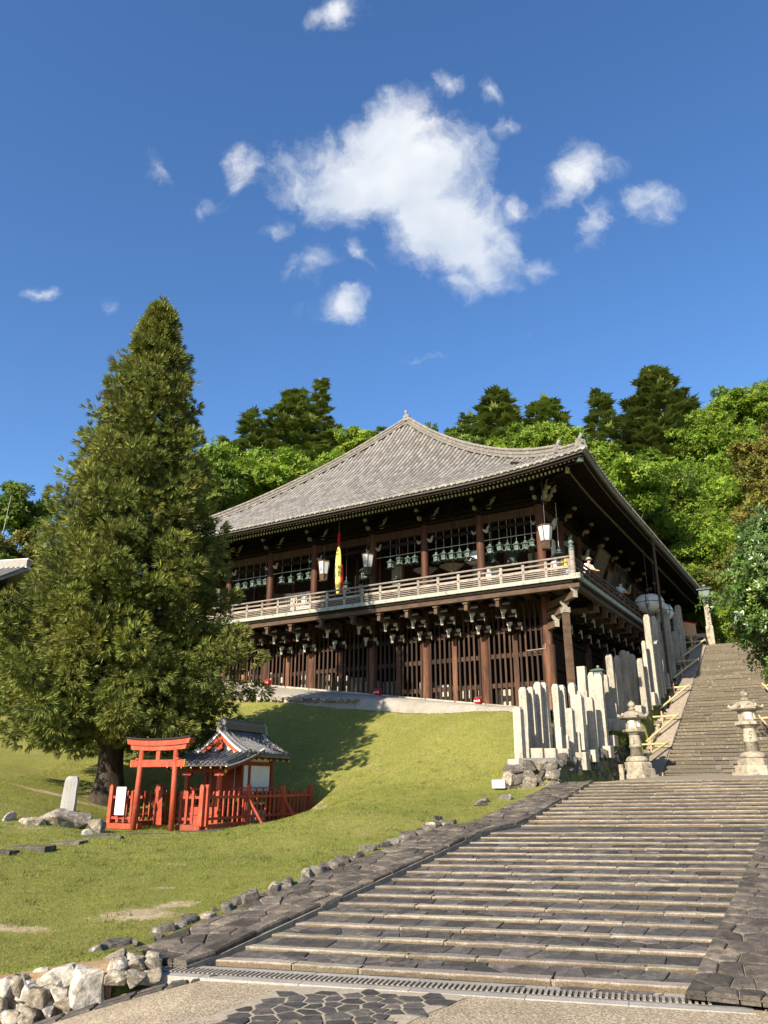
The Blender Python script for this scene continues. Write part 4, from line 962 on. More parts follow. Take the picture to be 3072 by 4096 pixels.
# --- veranda edge, railing
bx0, bx1, by0 = -23.85, 2.145, -2.145
box('edge_strip', 'copper', hall, ((bx0 + bx1) / 2 - .1, by0 - .03, ZD - .01), (bx1 - bx0 - .2, .10, .17)); box('edge_strip', 'copper', hall, (bx1 + .03, (by0 + DY1) / 2 + .1, ZD - .01), (.10, DY1 - by0 - .2, .17))
box('corner_cap', 'copper', hall, (bx1 - .01, by0 + .01, ZD - .02), (.42, .42, .22))
box('edge_fascia', 'wood_dark', hall, ((bx0 + bx1) / 2, by0 + .06, ZD - .165), (bx1 - bx0, .12, .13)); box('edge_fascia', 'wood_dark', hall, (bx1 - .06, (by0 + DY1) / 2 + .1, ZD - .165), (.12, DY1 - by0 - .2, .13))
box('edge_beam', 'wood_brown', hall, ((bx0 + bx1) / 2, by0 + .17, ZD - .34), (bx1 - bx0 + .1, .22, .21)); box('edge_beam', 'wood_brown', hall, (bx1 - .17, (by0 + DY1) / 2 + .2, ZD - .34), (.22, DY1 - by0 - .4, .21))
rail_y, rail_x = by0 + .20, bx1 - .20
RAILS = ((.93, .075, 'round'), (.72, .085, .075), (.50, .10, .115), (.385, .06, .035), (.30, .06, .035), (.215, .06, .035), (.10, .13, .10))
def rail_run(a, b, n, mat):
    a, b = Vector(a), Vector(b); d = (b - a) / n
    for z, w, h in RAILS:
        o = Vector((0, 0, z))
        if h == 'round': cyl('top_rail', mat, hall, a + o, b + o, .048, 12)
        else: bar('rail' if w > .07 else 'rail_slat', mat, hall, a + o, b + o, w, h)
    for i in range(n + 1):
        p = a + d * i; box('rail_post', mat, hall, (p.x, p.y, ZD + .43), (.125, .125, .80) if abs(d.x) > abs(d.y) else (.125, .125, .80))
        lug = MB(); nm = Vector((0, -1, 0)) if abs(d.x) > abs(d.y) else Vector((1, 0, 0)); lug.tube([p + Vector((0, 0, .50)) + nm * .06, p + Vector((0, 0, .50)) + nm * .085], .035, 8); lug.build('stud', 'iron', hall)
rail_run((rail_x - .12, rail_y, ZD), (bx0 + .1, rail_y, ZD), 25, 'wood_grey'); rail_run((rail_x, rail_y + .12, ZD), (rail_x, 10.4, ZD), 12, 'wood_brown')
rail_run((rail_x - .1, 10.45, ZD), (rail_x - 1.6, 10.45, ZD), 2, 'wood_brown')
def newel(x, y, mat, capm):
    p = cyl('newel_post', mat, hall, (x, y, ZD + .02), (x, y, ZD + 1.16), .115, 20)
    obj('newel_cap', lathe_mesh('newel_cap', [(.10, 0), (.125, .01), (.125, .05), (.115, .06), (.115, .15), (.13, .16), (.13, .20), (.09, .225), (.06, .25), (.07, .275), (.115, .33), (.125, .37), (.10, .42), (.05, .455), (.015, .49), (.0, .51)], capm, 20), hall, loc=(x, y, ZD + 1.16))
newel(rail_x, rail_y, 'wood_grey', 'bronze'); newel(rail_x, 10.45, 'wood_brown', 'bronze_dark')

# --- brackets under the veranda with pale ends
masu = prism_mesh('arm_block', [(-.10, 0), (-.17, .12), (-.17, .22), (.17, .22), (.17, .12), (.10, 0)], .05, 'cream')
masu_w = prism_mesh('arm_block', [(-.10, 0), (-.17, .12), (-.17, .20), (.17, .20), (.17, .12), (.10, 0)], .26, 'wood_brown')
def deck_bracket(x, y, ang, post_z):
    g = bpy.data.objects.new('veranda_bracket', None); link(g, hall); g.location = (x, y, 0); g.rotation_euler = (0, 0, ang)
    for (L_, z, top) in ((1.95, 9.40, True), (1.30, 8.98, False), (.66, 8.52, False)):
        box('bracket_arm', 'wood_brown' if top else 'wood_dark', g, (0, -L_ / 2, z), (.16, L_, .27))
        if top: obj('arm_block', masu_w, g, loc=(0, -L_ + .08, z + .14))
        else:
            box('arm_end', 'cream', g, (0, -L_ - .012, z), (.125, .024, .24)); obj('arm_block', masu, g, loc=(0, -L_ + .02, z + .12), scale=(.8, 1, .8))
        box('cross_arm', 'wood_dark', g, (0, -L_ + .30, z + .05), (.95, .12, .16))
        if not top:
            for sx in (-1,): box('arm_end', 'cream', g, (.485, -L_ + .30, z + .03), (.02, .13, .22)); obj('arm_block', masu, g, loc=(.40, -L_ + .225, z + .12), scale=(.62, .6, .7))
bxs = []
for a, b in zip(XS[:-1], XS[1:]): bxs += [a, (a + b) / 2]
bxs += [XS[-1]]
for x in bxs[1:]: deck_bracket(x, 0, 0, 0)
for y in np.arange(1.45, 14, 1.45): deck_bracket(0, y, R(90), 0)
g = bpy.data.objects.new('corner_bracket', None); link(g, hall); g.location = (0, 0, 0); g.rotation_euler = (0, 0, R(45))
for L_, z in ((2.75, 9.40), (1.8, 8.98), (.95, 8.52)):
    box('bracket_arm', 'wood_brown', g, (0, -L_ / 2, z), (.20, L_, .28)); box('arm_end', 'cream', g, (0, -L_ - .012, z), (.20, .024, .26)); obj('arm_block', masu, g, loc=(0, -L_ + .02, z + .14), scale=(1.2, 1, 1))
box('post_cap', 'cream', hall, (1.28, -1.28, 8.92), (.30, .30, .22), (0, 0, R(45)))
# joists and boards seen from below
for x in np.arange(-23.5, 2.1, .75): box('joist', 'wood_dark', hall, (x, -1.05, ZD - .24), (.10, 1.9, .16))
for y in np.arange(.3, 14.8, .75): box('joist', 'wood_dark', hall, (1.0, y, ZD - .24), (1.8, .10, .16))

# --- lower storey: posts, lattice, tie rails
def base_z(x): return 4.93 - .128 * x
for i, x in enumerate(bxs):
    if i % 2 == 0: cyl('lower_column', 'wood_lat', hall, (x, 0, base_z(x) - .1), (x, 0, ZD - .2), .21, 18)
    else: box('lower_post', 'wood_lat', hall, (x, .02, (base_z(x) + ZD - .2) / 2), (.24, .24, ZD - .2 - base_z(x)))
for a, b in zip(bxs[:-1], bxs[1:]):
    n = 5 if abs(a - b) < 1.7 else 6
    for k in range(1, n + 1):
        x = a + (b - a) * k / (n + 1); z0 = base_z(x) + .10
        box('lattice_bar', 'wood_bar', hall, (x, -.07, (z0 + ZD - .3) / 2), (.085, .07, ZD - .3 - z0))
for z in (8.55, 7.45, 6.15):
    for a, b in zip(bxs[:-1], bxs[1:]):
        if z < base_z((a + b) / 2) + .25: continue
        box('tie_rail', 'wood_bar', hall, ((a + b) / 2, .03, z), (abs(b - a) - .22, .11, .20))
for a, b in zip(bxs[:-1], bxs[1:]):
    zz0 = base_z((a + b) / 2); box('ground_sill', 'granite', hall, ((a + b) / 2, -.05, zz0 - .02), (abs(b - a) - .05, .34, .20), (0, math.atan(.128), 0))
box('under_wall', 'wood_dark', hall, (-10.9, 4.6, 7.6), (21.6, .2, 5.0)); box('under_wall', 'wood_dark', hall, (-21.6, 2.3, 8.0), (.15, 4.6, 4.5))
for x in np.arange(-20.5, -.5, 1.0):
    if random.random() < .8: box('foundation_stone', 'granite', hall, (x, 1.1 + random.uniform(-.2, .3), base_z(x) + .45), (random.uniform(.5, .85), .5, random.uniform(.5, .9)))
# side of the lower storey
for y in YS[1:6]: cyl('lower_column', 'wood_lat', hall, (0, y, 4.6), (0, y, ZD - .2), .21, 18)
for y in np.arange(.35, 14.3, .30): box('side_board', 'wood_dark', hall, (-.08, y, 7.4), (.06, .26, 5.2))
for z in (8.3, 6.9, 5.8): box('tie_rail', 'wood_dark', hall, (.02, 7.25, z), (.12, 14.1, .2))
cyl('lower_column', 'wood_lat', hall, (0.02, -.02, 4.9), (.02, -.02, 7.75), .27, 20)
for k in range(4):
    for j in range(3): box('foundation_stone', 'rock_pale', hall, (.9, 14.2 + k * .02 - j * .0, 7.6 + j * .62), (.7 - .05 * k, .5, .58)) if k == 0 else None
# corner support post under the veranda
box('corner_post', 'wood_brown', hall, (1.28, -1.28, 6.3), (.24, .24, 5.1), (0, 0, R(45)))
# latch arm on the corner column
mb = MB(); mb.tube([(-.9, -.25, 7.55), (-.05, -.27, 7.58), (-.03, -.27, 7.8)], .022, 6); mb.build('latch', 'wood_grey', hall)
# stone pad of the apron before the lattice
V, F = [], []; n = 26
for i in range(n + 1):
    x = .4 - 22.4 * i / n; zc = np.interp(x, [-22, -15.35, -7.5, -.87, .4], [6.5, 6.16, 5.62, 4.9, 4.75])
    for k, (y, z) in enumerate(((-.12, base_z(x) + .02), (-1.2, base_z(x) * .62 + zc * .38 + .05), (-2.1, base_z(x) * .18 + zc * .82 + .08), (-2.55, zc - .06), (-2.6, zc - .5))): V.append(tuple(W(x, y, z)))
for i in range(n):
    for k in range(4): F.append((i * 5 + k, i * 5 + k + 1, (i + 1) * 5 + k + 1, (i + 1) * 5 + k))
apron = tag(obj('apron', mesh('apron', V, F, 'apron', True)), kind='structure')
for x in np.arange(-21, -8, .42):
    zc = np.interp(x, [-22, -15.35, -7.5, -.87, .4], [6.5, 6.16, 5.62, 4.9, 4.75]); rock('edge_stone', 'rock', apron, W(x + random.uniform(-.05, .05), -2.62, zc - .10), (.42, .26, .24), (0, 0, -YAW + random.uniform(-.2, .2)))
# rain pipe from the side eave to the ground
pipe = MB(); pipe.tube([(3.18, 9.1, 14.35), (3.18, 9.1, 6.9)], .07, 10); pipe.tube([(3.18, 9.1, 14.5), (3.18, 9.1, 14.3)], [.15, .08], 10)
for z in (12.4, 10.4): pipe.tube([(3.18, 9.1, z), (3.18, 9.1, z + .06)], .085, 10)
pp = pipe.build('rain_pipe', 'wood_brown', None); pp.location = W(0, 0, 0); pp.rotation_euler = (0, 0, -YAW); tag(pp, 'tall dark rain pipe standing from the side eave down among the stone posts', 'pipe')
# votive tablets hung along the side wall
def tablet(name, c, w, h, tilt, ang, label, mat='tablet_wood', gable=True):
    t = empty(name, W(*c), -YAW + R(90) + ang, label, 'tablet'); t.rotation_euler = (R(-tilt), 0, -YAW + R(90))
    box('panel', mat, t, (0, 0, 0), (w, .05, h))
    for sx in (-1, 1): box('frame', 'wood_brown', t, (sx * w / 2, -.02, 0), (.07, .08, h + .05))
    for sz in (-1, 1): box('frame', 'wood_brown', t, (0, -.02, sz * h / 2), (w + .1, .08, .07))
    mb = MB()
    for k in range(6): mb.box((-w * .36 + k * w * .145, -.03, random.uniform(-.05, .05) * h), (w * .05, .01, h * random.uniform(.5, .75)))
    mb.build('faded_writing', 'ink_grey', t)['kind'] = 'stuff'
tablet('votive_tablet', (.62, 7.6, 13.15), 1.9, 1.5, -24, 0, 'largest pale votive tablet leaning out from the side wall under the eave')
tablet('votive_tablet', (.52, 9.3, 12.55), 1.0, 1.2, -18, 0, 'smaller pale votive tablet hung beyond the largest one', 'tablet_wood')
tablet('votive_tablet', (.5, 10.8, 12.9), 1.1, 1.9, -18, 0, 'tall darkened votive tablet hung before the paper lanterns', 'wood_dark')
tablet('votive_tablet', (.5, 12.3, 12.9), 1.0, 2.0, -16, 0, 'tall darkened votive tablet hung above the paper lanterns', 'wood_dark')

# ================================================================== THINGS ON THE HALL
def copy_tree(o, parent=None):
    c = o.copy(); col.objects.link(c); c.parent = parent
    for ch in [q for q in o.children]: copy_tree(ch, c)
    return c
def children_map(): pass
# small bronze lanterns
def make_lantern():
    r = empty('bronze_lantern', (0, 0, 0)); r['category'] = 'lantern'
    obj('roof', lathe_mesh('lantern_roof', [(.0, .0), (.19, .0), (.21, .035), (.17, .05), (.11, .085), (.06, .10), (.05, .115), (.07, .135), (.06, .165), (.02, .185), (.0, .20)], 'bronze', 6, False), r, loc=(0, 0, -.22))
    b = MB()
    for i in range(6):
        a, a2 = R(60 * i), R(60 * i + 60); b.bar((.115 * math.cos(a), .115 * math.sin(a), -.40), (.135 * math.cos(a), .135 * math.sin(a), -.22), .022, .022)
        for z, rr in ((-.40, .115), (-.31, .125), (-.225, .135)): b.bar((rr * math.cos(a), rr * math.sin(a), z), (rr * math.cos(a2), rr * math.sin(a2), z), .015, .03)
    obj('body', mesh('lantern_body', b.V, b.F, 'bronze'), r); obj('pane', lathe_mesh('lantern_pane', [(.105, -.40), (.122, -.225)], 'bronze_dark', 6, False), r)
    V, F = [], []
    for i in range(6):
        a = R(60 * i + 30); ca, sa = math.cos(a), math.sin(a); ta = (-sa, ca); o = len(V)
        for rad, z, w in ((.09, -.395, .065), (.16, -.45, .10), (.235, -.53, .06), (.255, -.50, .0)):
            for sg in (-1, 1): V.append((ca * rad + ta[0] * w * sg, sa * rad + ta[1] * w * sg, z))
        for j in range(3): F.append((o + 2 * j, o + 2 * j + 1, o + 2 * j + 3, o + 2 * j + 2))
    obj('petal_skirt', mesh('lantern_skirt', V, F, 'bronze'), r)
    m = MB(); m.tube([(0.045 * math.cos(t), 0, -.015 + .045 * math.sin(t)) for t in np.linspace(0, 6.28, 13)], .009, 5, False); obj('ring', mesh('lantern_ring', m.V, m.F, 'bronze_dark'), r)
    obj('rod', unit_cyl('rod', 6), r, loc=(0, 0, .03), scale=(.009, .009, 1.0))
    return r
LAN = [('next to the corner newel', [(-2.51, 12.80), (-2.02, 12.81), (-1.62, 12.74), (-1.17, 12.73), (-.75, 12.72), (-.42, 12.78)]), ('beside the square white box lantern', [(-5.36, 12.81), (-4.94, 12.84), (-4.51, 12.80), (-4.09, 12.77), (-3.66, 12.75)]),
       ('right of the yellow banner rope', [(-7.97, 12.85), (-7.44, 12.95), (-6.95, 12.88), (-6.55, 12.88)]), ('above the white notice sheet', [(-14.9, 12.93), (-14.27, 12.88), (-13.65, 12.97), (-13.07, 12.94)]), ('nearest the cedar', [(-18.02, 12.95), (-17.5, 12.96), (-16.95, 12.99), (-16.48, 13.03), (-16.06, 12.96)])]
proto = None
for where, pts in LAN:
    for i, (x, z) in enumerate(pts):
        if proto is None: proto = make_lantern(); o = proto
        else: o = copy_tree(proto)
        o.location = W(x, -.02, z); o.rotation_euler = (0, 0, random.uniform(0, 6)); sc0 = random.uniform(.92, 1.06); o.scale = (sc0, sc0, sc0)
        tag(o, 'small green bronze lantern hanging in the bay ' + where, 'lantern', 'bronze lanterns in the bay ' + where)
        rod = [c for c in o.children if c.name.startswith('rod')][0]; rod.scale = (.009, .009, (13.85 - z) / sc0)
for a, b in zip(XS[:-2], XS[1:-1]):
    if a == -9: continue
    z = 13.0 if a > -10 else 13.08; cyl('hanging_rod', 'rod', hall, (a - .2, -.02, z - .05), (b + .2, -.02, z - .03), .018, 8)
# larger bronze lanterns further in
for x, e, z, sc0, lab in ((-9.75, .5, 12.95, 1.9, 'large dark bronze lantern hanging behind the right hexagonal paper lantern'), (-11.05, .6, 12.3, 1.4, 'large dark bronze lantern hanging behind the yellow banner rope'), (-1.9, 1.2, 12.75, 1.7, 'large dark bronze lantern hanging inside the bay by the corner column'), (.62, .6, 12.25, 1.9, 'large dark bronze lantern hanging by the corner column over the visitors'), (-8.2, 1.0, 12.25, 1.4, 'dark bronze lantern hanging low behind the small ones right of the centre bay'), (-2.85, 1.0, 12.85, 1.5, 'dark bronze lantern hanging inside beside the second column')):
    o = copy_tree(proto); o.location = W(x, e, z); o.scale = (sc0,) * 3; tag(o, lab, 'lantern', 'large bronze lanterns'); o['group'] = 'large bronze lanterns'
    for c in o.children:
        if c.name.startswith(('roof', 'body', 'petal')):
            c.data = c.data.copy(); c.data.materials.clear(); c.data.materials.append(MATS['bronze_dark'])
        if c.name.startswith('rod'): c.scale = (.008, .008, max(.2, (14.4 - z) / sc0))
# hexagonal paper lanterns, wider at the top
def hex_lantern(loc, label, text=True, rz=0.0, top=14.0):
    r = empty('paper_lantern', loc, -YAW + rz, label, 'lantern', 'hexagonal paper lanterns')
    H, rt, rb = 1.0, .33, .19
    P = lambda a, f: ((rb + (rt - rb) * f) * math.cos(a), (rb + (rt - rb) * f) * math.sin(a), -1.02 + H * f)
    for i in range(6):
        a, b = R(60 * i + 0), R(60 * i + 60)
        obj('pane', mesh('paper_pane', [tuple(Vector(P(a, .3)) * 1), P(b, .3), P(b, .97), P(a, .97)], [(0, 1, 2, 3)], 'paper'), r)
        obj('board', mesh('lower_board', [P(a, .0), P(b, .0), P(b, .3), P(a, .3)], [(0, 1, 2, 3)], 'wood_brown'), r)
        bar('frame', 'wood_brown', r, P(a, 0), P(a, 1), .035, .035)
        for f in (0, .3, 1): bar('frame', 'wood_brown', r, P(a, f), P(b, f), .04, .05)
    box('base', 'wood_brown', r, (0, 0, -1.06), (.36, .32, .05)); cyl('hanger', 'iron', r, (0, 0, -.02), (0, 0, top - loc[2]), .012, 6)
    if text:
        an = math.atan2(.125, .67 * .866); writing('二\n月\n堂', 'ink', r, (0, -.262 * .866 - .022, -.36), (R(90) - an * 1.0, 0, 0), .155)
    return r
def hx(x, e, z, lab, text=True, rz=0.0, top=14.0): return hex_lantern(W(x, e, z), lab, text, rz, top)
hx(-11.68, -.6, 13.09, 'hexagonal paper lantern hanging left of the yellow banner rope'); hx(-8.96, -.6, 13.06, 'hexagonal paper lantern hanging beside the column right of the banner rope')
hx(.70, -1.4, 12.73, 'hexagonal wood framed lantern hanging from the eave at the veranda corner', False, R(30), 15.0)
# box lantern and round fan-like canopies inside
bl_ = empty('box_lantern', W(-3.75, .9, 12.75), -YAW, 'square white box lantern hanging behind the small bronze lanterns', 'lantern')
box('shade', 'paper', bl_, (0, 0, -.25), (.75, .75, .5))
for sx in (-1, 1):
    for sy in (-1, 1): box('frame', 'ink', bl_, (sx * .38, sy * .38, -.25), (.035, .035, .56))
    for sz in (-.5, 0): box('frame', 'ink', bl_, (0, sx * .38, sz), (.8, .03, .035)); box('frame', 'ink', bl_, (sx * .38, 0, sz), (.03, .8, .035))
cyl('cord', 'iron', bl_, (0, 0, 0), (0, 0, 1.75), .01, 6)
for x, z, lab in ((-6.6, 12.35, 'pale folded canopy spread under the bronze lanterns beside the third column'), (-5.1, 12.35, 'pale folded canopy spread beneath the lanterns of the second bay'), (-16.3, 12.15, 'dark round canopy hanging by the second column from the cedar')):
    cn = empty('canopy', W(x, 1.3, z), -YAW, lab, 'canopy'); cn.scale = (.72, .72, .72); V, F = [], []
    n = 10
    for i in range(n + 1):
        a = math.pi * (1.0 + i / n); rr = .95 + (.05 if i % 2 else -.03); V += [(.16 * math.cos(a), .16 * math.sin(a), -.42), (rr * math.cos(a), rr * math.sin(a), .0)]
    for i in range(n): F.append((2 * i, 2 * i + 2, 2 * i + 3, 2 * i + 1))
    obj('leaf', mesh('canopy_leaf', V, F, 'cream' if 'pale' in lab else 'bronze_dark'), cn); obj('boss', lathe_mesh('canopy_boss', [(0, -.5), (.22, -.48), (.26, -.40), (.1, -.36), (0, -.36)], 'bronze_dark', 12), cn); cyl('cord', 'iron', cn, (0, 0, -.4), (0, 0, 2.6), .01, 6)
# banner rope: red braid, long yellow cloth with brush writing, red cloth behind
bn = empty('banner_rope', W(-10.35, -1.2, 14.25), -YAW, 'long yellow and red cloth bell rope with black brush writing at the centre bay', 'banner')
obj('cord', unit_cyl('rod', 6), bn, loc=(0, 0, -.05), scale=(.012, .012, .75))
braid = MB(); braid.tube([(.035 * math.sin(i * 1.9), .03 * math.cos(i * 1.9), -.70 * i / 24) for i in range(25)], [.055 + .012 * (i % 2) for i in range(25)], 8); o = braid.build('braid', 'red_cloth', bn)
obj('yellow_cloth', lathe_mesh('yellow_cloth', [(.01, -3.28), (.08, -3.2), (.135, -2.8), (.165, -2.3), (.17, -1.8), (.155, -1.3), (.115, -.95), (.05, -.68), (.02, -.62)], 'banner_yellow', 18, True, 1, .8), bn)
obj('red_cloth', lathe_mesh('red_cloth', [(.01, -3.22), (.07, -3.1), (.12, -2.7), (.13, -2.2), (.09, -1.75), (.02, -1.6)], 'red_cloth', 14, True, 1, .7), bn, loc=(.13, .07, 0))
writing('奉\n納', 'ink', bn, (-.0, -.118, -1.05), FRONT, .20); writing('古 吉\n川 川\n三 興\n重 業', 'ink', bn, (-.005, -.142, -2.05), FRONT, .155)
# notices inside
for x, e, z, w, h, lab in ((-14.9, 1.5, 11.75, 1.7, .95, 'white notice sheet standing inside the bay under the small lanterns'), (-3.1, 1.4, 11.75, 1.0, .75, 'pale photo board standing behind the second column from the corner')):
    b = empty('notice_sheet', W(x, e, z), -YAW, lab, 'notice'); box('sheet', 'white_panel', b, (0, 0, 0), (w, .03, h)); box('stand', 'wood_brown', b, (0, .05, -h / 2 - (z - h / 2 - ZD) / 2), (.08, .06, z - h / 2 - ZD)); mb = MB()
    for i in range(9):
        for j in range(4): mb.box((-w * .42 + i * w * .105, -.018, h * .34 - j * h * .2 + random.uniform(-.02, .02)), (w * .04, .006, h * random.uniform(.06, .14)))
    mb.build('print', 'ink_grey', b)['kind'] = 'stuff'
# large round paper lanterns by the end of the side veranda
for c, sc0, lab in (((2.45, 9.95, 11.25), .80, 'large white round paper lantern hanging nearer the veranda end'), ((2.55, 11.5, 11.03), .84, 'large white round paper lantern hanging lower behind the rain pipe')):
    r = empty('round_lantern', W(*c), -YAW, lab, 'lantern'); prof = [(.0, -.62)] + [(.98 * math.sin(t) ** .7, -.62 * math.cos(t)) for t in np.linspace(.25, math.pi - .25, 14)] + [(.0, .62)]
    obj('shade', lathe_mesh('lantern_shade', [(r_ * sc0, z_ * sc0) for r_, z_ in prof], 'paper', 28), r)
    mb = MB()
    for k in range(6): mb.tube([(.995 * sc0 * math.sin(t) ** .7 * math.cos(R(30 + 60 * k)), .995 * sc0 * math.sin(t) ** .7 * math.sin(R(30 + 60 * k)), -.63 * sc0 * math.cos(t)) for t in np.linspace(.2, math.pi - .2, 14)], .018, 5)
    mb.tube([(.995 * sc0 * math.cos(t), .995 * sc0 * math.sin(t), 0) for t in np.linspace(0, 6.283, 30)], .018, 5, False); mb.build('ribs', 'ink', r)
    writing('二\n月\n堂', 'ink', r, (.05, -.985 * sc0, 0), FRONT, .26); cyl('cord', 'iron', r, (0, 0, .6 * sc0), (0, 0, 3.2), .012, 6)
# red fire buckets
bk = lathe_mesh('bucket_shell', [(.0, 0), (.15, 0), (.185, .30), (.195, .31), (.18, .31), (.145, .03), (0, .03)], 'red_paint', 18)
for i, (s, lab) in enumerate(((-14.85, 'red fire bucket before the lattice nearest the cedar'), (-8.18, 'red fire bucket in the shade midway along the lattice'), (-3.05, 'red fire bucket before the lattice near the stone posts'))):
    zb = base_z(s) - .04 - .12 * (.7 / .9) * .9 + .02; r = empty('fire_bucket', W(s, -.85, zb + .06), -YAW, lab, 'bucket', 'red fire buckets'); obj('shell', bk, r)
    writing('防火用', 'cloth_white', r, (0, -.182, .16), FRONT, .10); m = MB(); m.tube([(.18 * math.cos(t), -.02, .31 + .06 * math.sin(t)) for t in np.linspace(0, 3.14, 10)], .008, 5); m.build('handle', 'iron', r); obj('stone_foot', random.choice(ROCKS['rock']), r, loc=(.04, 0, -.08), scale=(.5, .5, .2))

# ================================================================== PEOPLE
def skin_obj(name, J, E, rad, mat, parent, root=0, sub=2):
    me = bpy.data.meshes.new(name); me.from_pydata(J, E, []); o = obj(name, me, parent); md = o.modifiers.new('skin', 'SKIN'); md.use_smooth_shade = True
    sv = me.skin_vertices[0].data
    for i, r in enumerate(rad): sv[i].radius = (r, r) if not isinstance(r, tuple) else r; sv[i].use_root = (i == root)
    s = o.modifiers.new('sub', 'SUBSURF'); s.levels = s.render_levels = sub; me.materials.append(MATS[mat]); return o
def person(loc, rz, label, shirt, trousers, hair=True, hat=None, lean=0.0, arms='down', pack=None, h=1.66):
    r = empty('person', loc, rz, label, 'person'); k = h / 1.66; r.scale = (k, k, k)
    fy = -lean
    J = [(0, 0, .92), (0, fy * .4, 1.12), (0, fy * .8, 1.36), (0, fy * 1.05, 1.46), (0, fy * 1.15 - .01, 1.56), (0, fy * 1.15 - .015, 1.62),
         (.10, 0, .88), (.11, -.02, .48), (.11, .02, .09), (.11, -.13, .03), (-.10, 0, .88), (-.11, -.02, .48), (-.11, .02, .09), (-.11, -.13, .03),
         (.19, fy * .9, 1.37), (-.19, fy * .9, 1.37)]
    E = [(0, 1), (1, 2), (2, 3), (3, 4), (4, 5), (0, 6), (6, 7), (7, 8), (8, 9), (0, 10), (10, 11), (11, 12), (12, 13), (2, 14), (2, 15)]
    rad = [.13, .12, .13, .055, .095, .075, .095, .07, .045, .035, .095, .07, .045, .035, .06, .06]
    if arms == 'rail': el, ha = (.25, fy - .18, 1.14), (.14, fy - .40, 1.06)
    else: el, ha = (.25, fy * .5 + .03, 1.12), (.24, fy * .3 - .08, .90)
    for sg in (1, -1):
        i = len(J); J += [(el[0] * sg, el[1], el[2]), (ha[0] * sg, ha[1], ha[2])]; E += [(14 if sg > 0 else 15, i), (i, i + 1)]; rad += [.043, .032]
        for f in range(5):
            a = (f - 2) * .018; i2 = len(J); J += [(ha[0] * sg + a, ha[1] - .055 - .008 * (2 - abs(f - 2)), ha[2] - (.05 if arms == 'down' else .015))]; E += [(i + 1, i2)]; rad += [.010]
    skin_obj('body', J, E, rad, 'skin', r)
    Js, Es, rs = [J[0], J[1], J[2], (0, fy, 1.42), J[14], (.225, (J[14][1] + el[1]) / 2, 1.25), J[15], (-.225, (J[15][1] + el[1]) / 2, 1.25)], [(0, 1), (1, 2), (2, 3), (2, 4), (4, 5), (2, 6), (6, 7)], [.15, .145, .155, .085, .085, .065, .085, .065]
    skin_obj('shirt', Js, Es, rs, shirt, r)
    skin_obj('trousers', [J[0], J[6], J[7], (.11, .02, .12), J[10], J[11], (-.11, .02, .12)], [(0, 1), (1, 2), (2, 3), (0, 4), (4, 5), (5, 6)], [.145, .11, .085, .07, .11, .085, .07], trousers, r)
    hy, hz = fy * 1.15, 1.60
    obj('hair', lathe_mesh('hair', [(.0, -.02), (.105, -.03), (.112, .03), (.09, .085), (.05, .105), (0, .11)], 'hair', 14), r, loc=(0, hy + .012, hz))
    nose = MB(); nose.tube([(0, hy - .09, hz), (0, hy - .118, hz - .028)], [.008, .014], 6); nose.build('nose', 'skin', r)
    for sg in (1, -1): e_ = MB(); e_.tube([(sg * .035, hy - .088, hz + .012), (sg * .035, hy - .098, hz + .012)], .010, 6); e_.build('eye', 'ink', r); e2 = MB(); e2.tube([(sg * .095, hy, hz + .02), (sg * .102, hy + .01, hz - .03)], .014, 6); e2.build('ear', 'skin', r)
    m_ = MB(); m_.tube([(-.022, hy - .092, hz - .05), (.022, hy - .092, hz - .05)], .006, 5); m_.build('mouth', 'red_cloth', r)
    if hat: obj('hat', lathe_mesh('hat', [(.0, -.0), (.17, -.005), (.17, .005), (.115, .02), (.11, .09), (.06, .125), (0, .13)], hat, 16), r, loc=(0, hy, hz + .02))
    if pack:
        b = MB(); b.box((0, fy + .22, 1.20), (.30, .16, .40)); o = b.build('backpack', pack, r); bv = o.modifiers.new('bevel', 'BEVEL'); bv.width = .05; bv.segments = 3
    return r
person(W(.55, .3, ZD), -YAW + R(200), 'person in a white shirt standing with back to the front railing', 'cloth_white', 'cloth_black')
person(W(1.05, .2, ZD), -YAW + R(165), 'person in pink with a bright yellow backpack at the veranda corner', 'cloth_pink', 'cloth_jeans', pack='cloth_yellow')
person(W(1.50, 1.5, ZD), -YAW + R(70), 'person in a pale hat and white top leaning on the side railing', 'cloth_white', 'cloth_black', hat='cream', lean=.2, arms='rail')
person(W(1.55, 7.0, ZD), -YAW + R(60), 'person in a pale blue shirt leaning on the side railing', 'cloth_blue', 'cloth_black', lean=.18, arms='rail', h=1.74)
person(W(.75, 2.3, ZD), -YAW + R(80), 'person in a dark red top standing behind the one in the hat', 'red_cloth', 'cloth_black', h=1.55)

# ================================================================== SHRINE ENCLOSURE
SZ = .84; SHY = R(-22)
def SH(x, y, z=0.0):
    c, s = math.cos(SHY), math.sin(SHY); return Vector((-6.30 + x * c - y * s, 22.85 + x * s + y * c, SZ + z))
tor = empty('torii_gate', SH(.12, -.28, -.06), SHY, 'vermilion torii gate with dark capped beam before the small shrine', 'torii gate')
for sx in (-1, 1):
    m = MB(); m.tube([(sx * .63, 0, 0), (sx * .575, 0, 2.2)], [.082, .072], 16); m.build('post', 'vermilion', tor, True)
box('tie_beam', 'vermilion', tor, (0, 0, 1.78), (1.80, .08, .19))
for sx in (-1, 1): box('beam_end', 'yellow_paint', tor, (sx * .903, 0, 1.78), (.008, .085, .195)); box('wedge', 'vermilion', tor, (sx * .68, -.0, 1.90), (.09, .14, .05))
box('strut', 'vermilion', tor, (0, 0, 1.99), (.13, .07, .24))
